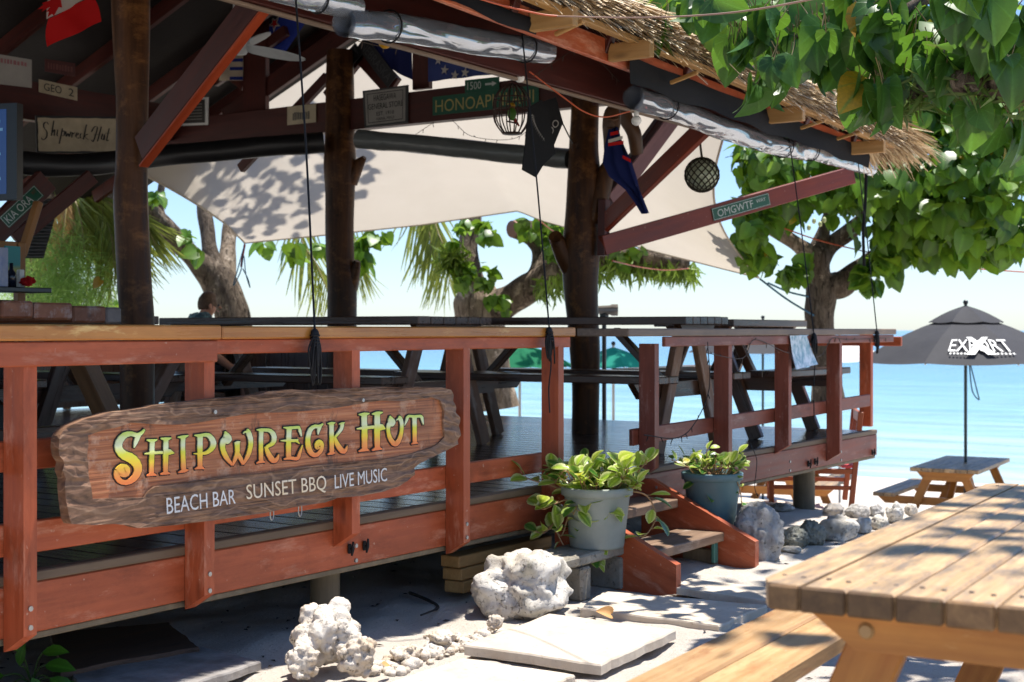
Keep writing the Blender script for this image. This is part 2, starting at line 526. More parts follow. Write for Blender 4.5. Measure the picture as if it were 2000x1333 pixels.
# bolts and cleats on the edge beam
for (px, py) in ((470, 1105), (500, 1100)):
    pass
cl_lab = ['black cord cleat on the red edge beam, left of the pair by the sign', 'black cord cleat on the red edge beam, right of the pair by the sign',
          'black cleat on the edge beam above the right hand pile, left of two', 'black cleat on the edge beam above the right hand pile, right of two', 'black cleat at the far right end of the deck edge beam']
for i, (px, py) in enumerate(((681, 1072), (710, 1066), (1578, 906), (1591, 902), (1703, 884))):
    p = on_y(px, py, YF)
    c = thing('cleat', cl_lab[i], 'cleat', p, 0, 'cleats on the deck edge')
    s_ = .75 if i < 2 else .8
    mb = MB().box((p.x, YF - .005, p.z), (.022 * s_, .010, .05 * s_), ch=.003)
    mb.build('back_plate', BLACK, c)
    mb = MB().tube([(p.x, YF - .010, p.z), (p.x, YF - .022, p.z + .002)], .006 * s_, 8)
    mb.tube([(p.x - .003, YF - .018, p.z - .034 * s_), (p.x, YF - .021, p.z), (p.x + .006, YF - .018, p.z + .036 * s_)], [.004, .007, .004], 8)
    mb.build('horn', BLACK, c)

# added boards that darken the gaps under the rail by hiding the bright sea
hw = thing('added_dark_screen', 'added dark board screen at the back of the deck, darkening the railing gaps', 'wall', (9.8, 10.4, ZD))
for i in range(16):
    x = 1.2 + i * .54
    beam('board', (x + .27, 10.5, ZD + .02), (x + .27, 10.5, 1.10), .53, .03, DKTABLE, hw, up=(0, -1, 0))
for i in range(4):
    y = 8.35 + i * .54
    beam('board', (9.86, y + .27, ZD + .02), (9.86, y + .27, 1.10), .53, .03, DKTABLE, hw, up=(-1, 0, 0))
# ------------------------------------------------------------------ railings
PW, PD = .046, .092            # post: narrow face forward
def rail_post(px_front_right, ztop, zbot, par, mt, chop=True):
    """px_front_right = pixel x of the right edge of the lighter front face"""
    x1 = on_y(px_front_right, 700, YF - PD).x
    x0 = x1 - PW
    y0, y1 = YF - PD, YF - .0008
    bz = zbot
    prof = [(y0, ztop), (y1, ztop), (y1, bz), (y0, bz + (.055 if chop else .0))]
    mb = MB().prism([(x0, y, z) for y, z in prof], (PW, 0, 0))
    o = place(bpy.data.objects.new('post', None), I4) if False else None
    me = mb.mesh('post', mt)
    # grain runs upward: bake a frame whose X is up
    W = frame((0, 0, 1), (0, -1, 0), ((x0 + x1) / 2, (y0 + y1) / 2, (ztop + bz) / 2))
    Wi = W.inverted()
    me.transform(Wi)
    p = place(bpy.data.objects.new('post', me), W, par)
    for z in (.355, .30):
        MB().tube([((x0 + x1) / 2, y0 - .004, z), ((x0 + x1) / 2, y0 + .004, z)], .008, 8).build('bolt', STEEL, p)
    return x0, x1
RT = 1.176
railL = thing('railing', 'rust red deck railing with varnished bar top, carrying the carved sign', 'railing', (3.6, YF, ZD))
railR = thing('railing', 'faded red deck railing with grey top, right of the steps', 'railing', (8.2, YF, ZD))
pxs = [72, 419, 703, 918, 1101]
zb = [.222, .232, .345, .225, .36]
for px, z in zip(pxs, zb): rail_post(px, 1.06 if px < 400 else 1.085, z, railL, RED)
pxr = [1287, 1430, 1546, 1645]
for px, z in zip(pxr, (.40, .40, .40, .29)): rail_post(px, 1.09, z, railR, REDOLD)
def xr(px, y=YF - PD): return on_y(px, 640, y).x
YT = YF - PD - .028            # front of the bar top
# bar top planks (thick), two lengths
TOPD = .30
for (a, b_, zt, th, mt) in ((-.9, xr(434, YT), RT, .047, BAR), (xr(434, YT) + .003, xr(1125, YT), RT - .003, .043, BAR)):
    beam('bar_top', (a, YT + TOPD / 2, zt - th / 2), (b_, YT + TOPD / 2, zt - th / 2), TOPD, th, mt, railL, ch=.005)
ra = xr(426, YF - PD - .022)
beam('under_rail', (-.9, YF - PD - .0115, RT - .0475 - .038), (ra, YF - PD - .0115, RT - .0475 - .038), .022, .072, RED, railL)
beam('under_rail', (ra + .002, YF - PD + .012, RT - .047 - .024), (xr(1115), YF - PD + .012, RT - .047 - .024), .022, .05, RED, railL)
# low rails fixed behind the posts
zl = on_y(300, 1010, YF + .02).z
def low(pxa, pxb, za, zb_, h, par, mt, y=YF - .020):
    xa = on_y(pxa, 700, y).x if pxa > -100 else -.9
    beam('low_rail', (xa, y + .012, za), (on_y(pxb, 700, y).x, y + .012, zb_), .024, h, mt, par)
low(-200, 918, .545, .545, .095, railL, RED, YF + .003)
low(860, 1085, .545, .545, .09, railL, RED, YF + .03)
low(-200, 918, .79, .79, .09, railL, RED, YF + .003)
low(1236, 1700, .61, .66, .085, railR, REDOLD, YF + .003)
x_a, x_b = xr(1228, YT), xr(1751, YT)
beam('bar_top', (x_a, YT + TOPD / 2, RT - .008 - .020), (x_b, YT + TOPD / 2, RT - .008 - .020), TOPD, .040, GREYTOP, railR, ch=.005)
beam('under_rail', (xr(1292), YF - PD - .0115, RT - .050 - .026), (xr(1740), YF - PD - .0115, RT - .050 - .026), .022, .052, REDOLD, railR)
# end post and return at the right end
pe = on_y(1702, 700, YF + .16)
MBp = beam('end_post', (pe.x, YF + .20, ZD), (pe.x, YF + .20, 1.128), .05, .09, RED, railR, up=(0, -1, 0))
beam('return_rail', (pe.x + .06, YF - .05, RT - .10), (pe.x + .06, YF + .9, RT - .10), .03, .07, RED, railR)

# ------------------------------------------------------------------ steps
st = thing('steps', 'two tread steps with rust red stringers climbing to the deck', 'steps', (6.1, 3.2, 0))
XL, XR_ = 5.635, 6.47
def stringer(x, th, mt):
    prof = [(YF - .002, ZD - .045), (YF - .06, ZD - .045), (2.905, .122), (2.905, -.005), (3.02, -.03), (YF - .002, -.03)]
    me = MB().prism([(x - th / 2, y, z) for y, z in prof], (th, 0, 0)).mesh('stringer', mt)
    W = frame((0, -1, -.35), (0, 0, 1), (x, 3.2, .2)); me.transform(W.inverted())
    return place(bpy.data.objects.new('stringer', me), W, st)
stringer(XL, .045, RED); stringer(XR_, .045, RED)
for yf, z in ((3.325, .304), (3.069, .156)):
    beam('tread', (XL + .024, yf + .125, z - .022), (XR_ - .024, yf + .125, z - .022), .25, .044, TREADW, st)
beam('cleat_block', (XR_ - .045, 3.10, .02), (XR_ - .045, 3.28, .02), .04, .10, PILE, st)
teal = flat('chipped_teal_paint', (.05, .16, .13), .6)
beam('cleat_block', (XR_ - .10, 3.095, .07), (XR_ - .06, 3.095, .07), .02, .12, teal, st)

# ================================================================== hut: poles, beams, thatched roof
hut = thing('thatched_hut', 'open sided thatched hut roof on dark varnished tree trunk poles', 'hut', (6.5, 5.1, ZD))
def pole(base, pts, name='pole', mt=POLEW, n=20, seed=0):
    """pts: (dx, dy, z, r)"""
    P = cat([(base[0] + dx, base[1] + dy, z, r) for dx, dy, z, r in pts], 6)
    rr = [p[3] * (1 + .05 * noise.noise((seed, p[2] * 3, 0))) for p in P]
    return MB().tube([p[:3] for p in P], rr, n).build(name, mt, hut)
def polepts(px_list, d):
    """outline of a pole read as (centre px, py, half width px) at depth d"""
    out = []
    for cx, py, hw in px_list:
        p = at(cx, py, d)
        out.append((p.x, p.y, p.z, hw * d / FPX))
    return out
dA = 6.55
PA = polepts([(270, 1000, 33), (268, 800, 33), (268, 640, 33), (263, 560, 33), (258, 460, 33), (255, 380, 33), (257, 330, 31), (258, 200, 31), (256, 60, 36), (254, -60, 38)], dA)
P = cat(PA, 6); poleA = MB().tube([p[:3] for p in P], [p[3] for p in P], 22).build('pole', POLEW, hut)
dC = 9.95
PC = polepts([(1143, 850, 26.5), (1144, 760, 27), (1142, 680, 30), (1138, 620, 31), (1134, 560, 34), (1134, 500, 37), (1138, 420, 34), (1141, 350, 33), (1140, 290, 29), (1143, 200, 27), (1144, 100, 26)], dC)
P = cat(PC, 6); poleC = MB().tube([p[:3] for p in P], [p[3] for p in P], 22).build('pole', POLEW, hut)
def stub(par, lst, d, dd=0.0):
    P = cat([(*at(x, y, d + dd * i), hw * d / FPX) for i, (x, y, hw) in enumerate(lst)], 5)
    MB().tube([p[:3] for p in P], [p[3] for p in P], 14).build('branch_stub', POLEW, par)
stub(poleC, [(1142, 560, 26), (1108, 510, 20), (1088, 470, 15), (1084, 462, 13)], dC, -.03)
stub(poleC, [(1150, 430, 30), (1172, 370, 22), (1186, 332, 16), (1190, 322, 13)], dC, -.03)
stub(poleC, [(1140, 350, 24), (1128, 300, 12), (1122, 278, 6)], dC, -.04)
dB = 11.15
PB = polepts([(668, 850, 30), (668, 640, 29), (668, 560, 29), (665, 520, 28), (663, 450, 28), (664, 380, 29), (664, 320, 32), (664, 260, 29), (664, 170, 28), (664, 100, 26)], dB)
P = cat(PB, 6); poleB = MB().tube([p[:3] for p in P], [p[3] for p in P], 22).build('pole', POLEW, hut)
stub(poleB, [(680, 350, 22), (700, 322, 12), (712, 308, 5)], dB, -.03)
stub(poleB, [(680, 560, 20), (692, 530, 12), (698, 510, 6)], dB, -.03)
XB = PC[0][0]                                   # line of the seaward beam
# beams
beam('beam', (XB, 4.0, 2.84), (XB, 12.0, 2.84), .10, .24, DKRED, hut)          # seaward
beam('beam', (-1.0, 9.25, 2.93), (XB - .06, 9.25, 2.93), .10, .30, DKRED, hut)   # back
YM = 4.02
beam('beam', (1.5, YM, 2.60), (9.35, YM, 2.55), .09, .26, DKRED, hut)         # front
beam('beam_edge_strip', (1.5, YM - .01, 2.461), (9.35, YM - .01, 2.411), .03, .016, GREYTOP, hut)
# braces
def brace(name, a, b_, w_, h_, mt, up=(0, 0, 1)): return beam(name, a, b_, w_, h_, mt, hut, up)
pA = V(PA[6][:3])
b0 = at(280, 292, dA - .10); b1 = on_y(560, -70, 3.95)
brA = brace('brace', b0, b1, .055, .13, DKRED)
# bright red face along the lower edge of the near brace
k0, k1 = b0 + V((0, 0, -.078)), b1 + V((0, 0, -.078))
REDB = wood('bright_red_stain', (.36, .05, .015), (.48, .085, .028), .45, (1, 14, 14), vary=.05, bmp=.1, knots=False)
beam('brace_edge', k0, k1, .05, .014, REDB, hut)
brO = brace('brace', at(1176, 480, 9.8), on_y(1665, 342, 3.98), .05, .135, BRACE)
brace('brace', at(1176, 442, 9.85), at(1385, 240, 8.95), .05, .12, BRACE)
LIL = wood('pale_mauve_red', (.26, .12, .12), (.36, .19, .19), .55, (1, 14, 14), vary=.05, bmp=.1)  # paler mauve red for one side face of the dark brace
brace('brace', at(1178, 400, 10.05), at(1318, 205, 10.6), .055, .12, DKRED)
beam('brace_edge', at(1196, 395, 9.98), at(1332, 212, 10.5), .012, .12, LIL, hut)
brace('pole_cleat', at(1178, 500, 9.83), at(1180, 390, 9.83), .07, .06, DKRED, up=(0, -1, 0))
brace('brace', at(-40, 485, 8.6), at(90, 352, 8.9), .06, .15, DKRED)       # with the KIA ORA sign
brace('brace', at(30, 470, 9.2), at(180, 345, 9.5), .05, .10, DKRED)
# gable rafters on the seaward side (dark diagonals against the shade sail)
for a, b_, h in (((440, 230), (690, 55), .15), ((640, 150), (470, 330), .08), ((640, 190), (720, 90), .10), ((700, 96), (770, 172), .17), ((345, 60), (480, 165), .12), ((560, 60), (420, 160), .09)):
    pa, pb = on_x(a[0], a[1], XB + .12), on_x(b_[0], b_[1], XB + .12)
    beam('gable_rafter', pa, pb, .05, h, DKRED, hut, up=(1, 0, 0) if False else (0, 0, 1))
beam('king_post', on_x(825, 175, XB + .1), on_x(825, 40, XB + .1), .05, .16, DKRED, hut, up=(0, 1, 0))
beam('king_post', on_x(500, 260, XB + .1), on_x(500, 20, XB + .1), .05, .26, DKRED, hut, up=(0, 1, 0))

# roof: front and back slopes
def eave_z(x): return 2.555 - .031 * (x - 5.12)
YE, YR, ZR = 3.27, 7.3, 4.12
XG = 9.75                       # gable edge
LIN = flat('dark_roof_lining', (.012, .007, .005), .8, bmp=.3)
th = .10
def slope(ye, sgn):
    mb = MB()
    xs_ = np.linspace(-1.6, XG, 12)
    top, bot = [], []
    for x in xs_:
        e = eave_z(x) + .03
        top += [(x, ye, e + th), (x, YR, ZR + th + .05)]
        bot += [(x, ye, e), (x, YR, ZR)]
    nn = len(top)
    f = []
    for i in range(len(xs_) - 1):
        a, b2, c, d = 2 * i, 2 * i + 1, 2 * i + 3, 2 * i + 2
        f += [(a, d, c, b2), (nn + a, nn + b2, nn + c, nn + d), (a, nn + a, nn + d, d), (b2, c, nn + c, nn + b2)]
    f += [(0, 1, nn + 1, nn), (nn - 2, 2 * nn - 2, 2 * nn - 1, nn - 1)]
    mb.add(top + bot, f)
    return mb.build('roof_lining', LIN, hut)
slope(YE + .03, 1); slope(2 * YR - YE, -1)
for x in np.arange(-.6, 9.8, .82):
    e = eave_z(x)
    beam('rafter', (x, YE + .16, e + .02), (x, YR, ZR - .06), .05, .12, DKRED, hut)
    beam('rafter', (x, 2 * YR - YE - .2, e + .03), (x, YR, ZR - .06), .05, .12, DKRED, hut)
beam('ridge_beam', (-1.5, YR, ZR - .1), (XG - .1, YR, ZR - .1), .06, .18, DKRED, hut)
# eave: red board, wood batten, rafter tail blocks
beam('eave_board', (-1.2, YE + .20, eave_z(-1.2) - .018), (9.55, YE + .20, eave_z(9.55) - .018), .03, .115, RED, hut)
beam('eave_batten', (-1.2, YE + .035, eave_z(-1.2) + .012), (9.72, YE + .035, eave_z(9.72) + .012), .05, .03, RAWPINE, hut)
for px, py, L in ((1083, 38, .2), (1234, 99, .2), (1536, 225, .17), (1697, 288, .2)):
    p = on_y(px, py, YE + .06)
    beam('rafter_tail', (p.x, YE - .05, p.z), (p.x, YE + .18, p.z), .045, .085, RAWPINE, hut)
for px, py in ((1110, 50), (1335, 148), (1588, 240), (1658, 262)):
    p = on_y(px, py, YE + .05)
    beam('fixing_batten', (p.x, YE - .03, p.z + .01), (p.x + .05, YE + .15, p.z - .02), .02, .02, RAWPINE, hut)
# thatch
m, n, l, b = newmat('palm_thatch')
rn = n.new('ShaderNodeNewGeometry').outputs['Random Per Island']
r_ = ramp(n, [(0, (.16, .085, .035)), (.25, (.42, .28, .14)), (.65, (.66, .50, .29)), (1, (.82, .70, .50))])
l.new(rn, r_.inputs[0]); l.new(r_.outputs[0], b.inputs['Base Color'])
b.inputs['Roughness'].default_value = .7
THATCH = m
def strands(N, x0, x1, fn):
    VS, FS = [], []
    for i in range(N):
        pts, wv, wd = fn(rng.random() * (x1 - x0) + x0)
        b0_ = len(VS)
        for p, k in zip(pts, np.linspace(1, .35, len(pts))):
            VS.append(tuple(p - wv * wd * k)); VS.append(tuple(p + wv * wd * k))
        for j in range(len(pts) - 1):
            FS.append((b0_ + 2 * j, b0_ + 2 * j + 1, b0_ + 2 * j + 3, b0_ + 2 * j + 2))
    return VS, FS
SL = V((0, YE - YR, 2.55 - ZR)).normalized()      # down-slope
def th_front(x):
    up_ = rng.random() ** 1.2 * .5
    h = rng.random() * .14 * (1.0 if up_ > .05 else .8)
    L = .22 + rng.random() * .25
    e = V((x, YE, eave_z(x) + .05 + h)) - SL * up_
    d = (SL + V((rng.normal(0, .16), 0, rng.normal(-.02, .07)))).normalized()
    pts = [e, e + d * L * .5, e + d * L + V((0, 0, -.025 * rng.random() - (.04 if h < .03 else 0)))]
    lim = YE - .03 - rng.random() * .06
    if pts[2].y < lim:
        k_ = max(.12, (e.y - lim) / max(e.y - pts[2].y, 1e-4))
        pts = [e + (q_ - e) * k_ for q_ in pts]
    wv = (V((1, 0, 0)) + V((0, 0, rng.normal(0, .5)))).normalized()
    return pts, wv, .0045 + rng.random() * .006
VS, FS = strands(10500, 3.6, 9.78, th_front)
def th_side(x):
    y = YE + rng.random() * 2.6
    t_ = (y - YE) / (YR - YE)
    z = eave_z(XG) + (ZR - eave_z(XG)) * t_ + .06 + rng.random() * .14
    e = V((XG - .25 + rng.random() * .2, y, z))
    d = (SL * .8 + V((.55 + rng.normal(0, .15), 0, rng.normal(-.1, .12)))).normalized()
    L = .18 + rng.random() * .2
    pts = [e, e + d * L * .5, e + d * L + V((0, 0, -.05 * rng.random()))]
    return pts, V((rng.normal(0, .3), .8, rng.normal(0, .4))).normalized(), .004 + rng.random() * .006
V2, F2 = strands(2600, 0, 1, th_side)
k = len(VS); VS += V2; FS += [tuple(i + k for i in f) for f in F2]
def th_corner(x):
    e = V((XG - .30 + rng.random() * .30, YE + rng.random() * .35, eave_z(XG) + .03 + rng.random() * .15))
    d = V((.75 + rng.normal(0, .12), -.28 + rng.normal(0, .15), -.24 + rng.normal(0, .10))).normalized()
    L = .14 + rng.random() * .24
    return [e, e + d * L * .5, e + d * L + V((0, 0, -.09 * rng.random()))], V((rng.normal(0, .3), .7, rng.normal(0, .5))).normalized(), .004 + rng.random() * .007
V2, F2 = strands(700, 0, 1, th_corner)
k = len(VS); VS += V2; FS += [tuple(i + k for i in f) for f in F2]
tho = MB().add(VS, FS).build('thatch', THATCH, hut)
tho['kind'] = 'stuff'
# upper thatch surface (closed bulk of the thatch)
mb = MB()
for ye in (YE + .05, 2 * YR - YE):
    q = []
    for x in np.linspace(-1.6, XG + .02, 14):
        q.append([(x, ye, eave_z(x) + .13), (x, (ye + YR) / 2, (eave_z(x) + ZR) / 2 + .15), (x, YR, ZR + .20)])
    vv = [p for r3 in q for p in r3]
    ff = [(3 * i + j, 3 * i + 3 + j, 3 * i + 4 + j, 3 * i + 1 + j) for i in range(13) for j in range(2)]
    mb.add(vv, ff)
BULK = flat('thatch_bulk', (.30, .21, .12), .9, var2=(.14, .09, .05), scale=14, bmp=.8, bscale=60)
mb.build('thatch_bulk', BULK, hut)
# ================================================================== lettering helpers
TXT = {}
def text_mesh(s):
    if s not in TXT:
        cu = bpy.data.curves.new('txt', 'FONT'); cu.body = s; cu.resolution_u = 3; cu.offset = .0
        o = bpy.data.objects.new('txt', cu); COL.objects.link(o)
        dg = bpy.context.evaluated_depsgraph_get()
        me = bpy.data.meshes.new_from_object(o.evaluated_get(dg))
        bpy.data.objects.remove(o); bpy.data.curves.remove(cu)
        v = np.array([q.co[:] for q in me.vertices]); f = [tuple(p.vertices) for p in me.polygons]
        lo, hi = v.min(0), v.max(0)
        TXT[s] = ((v[:, :2] - lo[:2]) / (hi[:2] - lo[:2]), f)
        bpy.data.meshes.remove(me)
    return TXT[s]
def lettering(s, mapf, mt, parent, name='lettering'):
    """mapf(u, v) -> world point on the sign, u right, v up (0..1 over the word)"""
    uv, f = text_mesh(s)
    o = MB().add([mapf(u, v) for u, v in uv], f).build(name, mt, parent)
    o['kind'] = 'stuff'
    return o
def quad(lb, rb, rt, lt):
    lb, rb, rt, lt = map(V, (lb, rb, rt, lt))
    return lambda u, v: (lb * (1 - u) + rb * u) * (1 - v) + (lt * (1 - u) + rt * u) * v
def sub(q, u0, u1, v0, v1, off=V((0, 0, 0))):
    return lambda u, v: q(u0 + (u1 - u0) * u, v0 + (v1 - v0) * v) + off

# ================================================================== carved sign on the railing
YS = YF - PD - .036          # front plane of the sign board
carved = thing('carved_sign', 'large carved wooden sign with yellow orange letters and ragged bark edge on the railing', 'sign', on_y(510, 1000, YS))
outer = [(115, 858), (118, 850), (124, 842), (136, 832), (150, 826), (168, 818), (184, 814), (205, 808), (227, 804), (252, 802), (270, 799), (289, 796), (301, 792), (322, 790), (342, 787), (370, 785), (400, 781), (430, 778), (465, 776), (500, 772), (525, 765), (548, 764), (570, 761), (598, 763), (625, 762), (650, 761), (675, 759), (712, 758), (750, 756), (790, 757), (830, 756), (862, 757), (882, 762), (887, 772), (886, 784), (892, 797), (891, 806), (899, 817), (897, 832), (900, 850), (895, 860), (896, 868), (875, 880), (858, 888), (837, 897), (820, 906), (812, 915), (812, 928), (800, 936), (788, 944), (780, 950), (751, 960), (708, 969), (660, 973), (636, 982), (580, 990), (516, 1003), (449, 1012), (420, 1017), (360, 1024), (300, 1030), (270, 1032), (255, 1027), (225, 1024), (185, 1026), (140, 1024), (135, 1015), (131, 990), (127, 950), (128, 935), (122, 920), (125, 904), (117, 892), (114, 875)]
inner = [(173, 851), (200, 842), (228, 835), (256, 826), (300, 829), (340, 830), (370, 829), (400, 824), (436, 817), (470, 811), (505, 807), (560, 806), (620, 801), (660, 797), (695, 791), (740, 783), (790, 784), (845, 777), (860, 782), (863, 792), (867, 803), (866, 830), (869, 854), (856, 868), (842, 875), (800, 888), (755, 897), (690, 903), (620, 909), (595, 912), (520, 924), (445, 931), (370, 942), (330, 947), (302, 951), (290, 960), (283, 972), (240, 973), (182, 975), (178, 950), (175, 930), (173, 905), (171, 891), (174, 870)]
def onS(p, dy=0.0): return on_y(p[0], p[1], YS) + V((0, dy, 0))
m, n, l, b = newmat('carved_panel')
v = coords(n, l, (1.2, 1, 60), rnd=False)
g1 = tex(n, l, v, 2.0, 4, .6)
col = ramp(n, [(.3, (.19, .058, .022)), (.5, (.42, .14, .05)), (.72, (.58, .25, .11))])
l.new(g1, col.inputs[0])
v3 = coords(n, l, rnd=False)
o = mix(n, l, mrange(n, l, tex(n, l, v3, 7, 6, .7), .54, .70), col.outputs[0], (.66, .42, .27))
o = mix(n, l, mrange(n, l, tex(n, l, coords(n, l, (1, 1, .45), rnd=False), 16, 6, .7), .58, .70, 0, .8), o, (.05, .025, .014))
o = mix(n, l, mrange(n, l, tex(n, l, v3, 3.0, 4, .6), .5, .7, 0, .55), o, (.10, .05, .025))
l.new(o, b.inputs['Base Color']); b.inputs['Roughness'].default_value = .55
bump(n, l, g1, b, .6, .006)
PANEL = m
m, n, l, b = newmat('dark_bark_border')
v = coords(n, l, (3, 3, 9), rnd=False)
g1 = tex(n, l, v, 3.0, 7, .68, 1.2)
col = ramp(n, [(.28, (.06, .031, .017)), (.5, (.19, .098, .052)), (.66, (.27, .15, .085)), (.8, (.40, .25, .155))])
l.new(g1, col.inputs[0])
wv = n.new('ShaderNodeTexWave'); wv.wave_type = 'BANDS'; wv.bands_direction = 'Z'
wv.inputs['Scale'].default_value = 7; wv.inputs['Distortion'].default_value = 26; wv.inputs['Detail'].default_value = 4; wv.inputs['Detail Scale'].default_value = .6
l.new(coords(n, l, (.45, 1, 1), rnd=False), wv.inputs['Vector'])
o = mix(n, l, mrange(n, l, wv.outputs['Fac'], .93, .998, 0, .6), col.outputs[0], (.36, .22, .13))
l.new(o, b.inputs['Base Color']); b.inputs['Roughness'].default_value = .6
bump(n, l, wv.outputs['Fac'], b, .3, .008)
BARK = m
MB().prism([onS(p, .012) for p in outer], (0, .024, 0)).build('board', BARK, carved)
MB().prism([onS(p, .0095) for p in inner], (0, .002, 0)).build('panel', PANEL, carved)
# raised border: ring with an uneven carved surface
def ring_mesh():
    bm = bmesh.new()
    lo = [onS(p, 0) for p in outer]; li = [onS(p, 0) for p in inner]
    tris = tessellate_polygon([lo, li])
    vs_ = [bm.verts.new(p) for p in lo + li]
    for t in tris:
        try: bm.faces.new([vs_[i] for i in t])
        except ValueError: pass
    for _ in range(4):
        es = [e for e in bm.edges if e.calc_length() > .022]
        if not es: break
        bmesh.ops.subdivide_edges(bm, edges=es, cuts=1, use_grid_fill=False)
        bmesh.ops.triangulate(bm, faces=[f for f in bm.faces if len(f.verts) > 3])
    for v_ in bm.verts:
        x, z = v_.co.x, v_.co.z
        hgt = .007 * noise.noise((x * 9, z * 22, 1)) + .006 * abs(noise.noise((x * 16 + z * 20, z * 34, 7))) - .002
        v_.co.y = YS - hgt
    # rim pulled back
    rim = [e for e in bm.edges if e.is_boundary]
    ex = bmesh.ops.extrude_edge_only(bm, edges=rim)
    for q in ex['geom']:
        if isinstance(q, bmesh.types.BMVert): q.co.y = YS + .013
    bmesh.ops.recalc_face_normals(bm, faces=bm.faces)
    me = bpy.data.meshes.new('border'); bm.to_mesh(me); bm.free()
    me.materials.append(BARK)
    return me
place(bpy.data.objects.new('border', ring_mesh()), I4, carved)
for px, py in ((417, 805), (706, 782)):
    p = onS((px, py)); MB().tube([p + V((0, -.004, 0)), p + V((0, -.010, 0))], .007, 10).build('screw', STEEL, carved)
for px, py in ((531, 1005), (586, 998)):
    p = on_y(px, py, YS + .02)
    MB().tube(cat([p + V((-.008, 0, .02)), p + V((-.008, 0, -.008)), p + V((0, 0, -.020)), p + V((.008, 0, -.008)), p + V((.008, 0, .02))], 4), .0022, 6).build('wire_hook', STEEL, carved)

# letters, painted from pale green through yellow to orange
m, n, l, b = newmat('graded_letter_paint')
tc = n.new('ShaderNodeTexCoord'); sp = n.new('ShaderNodeSeparateXYZ'); l.new(tc.outputs['Generated'], sp.inputs[0])
nz = tex(n, l, coords(n, l, rnd=False), 30, 4)
ad = n.new('ShaderNodeMath'); ad.operation = 'MULTIPLY_ADD'; l.new(nz, ad.inputs[0]); ad.inputs[1].default_value = .12; l.new(sp.outputs['Z'], ad.inputs[2])
r_ = ramp(n, [(.06, (.88, .20, .05)), (.28, (.90, .36, .07)), (.46, (.90, .64, .04)), (.62, (.74, .74, .06)), (.78, (.74, .80, .50)), (.92, (.68, .76, .36)), (1., (.58, .72, .14))])
l.new(ad.outputs[0], r_.inputs[0]); l.new(r_.outputs[0], b.inputs['Base Color']); b.inputs['Roughness'].default_value = .5
LETTER = m
OUTL = flat('black_letter_outline', (.012, .010, .010), .7)  # black painted outline round each carved letter
CREAM = flat('cream_letter_paint', (.80, .62, .36), .5, var2=(.80, .74, .62), scale=18)
Z1, Z2, Z3 = (100, 780), (370, 780), (620, 740)
sc = 300 / 2000
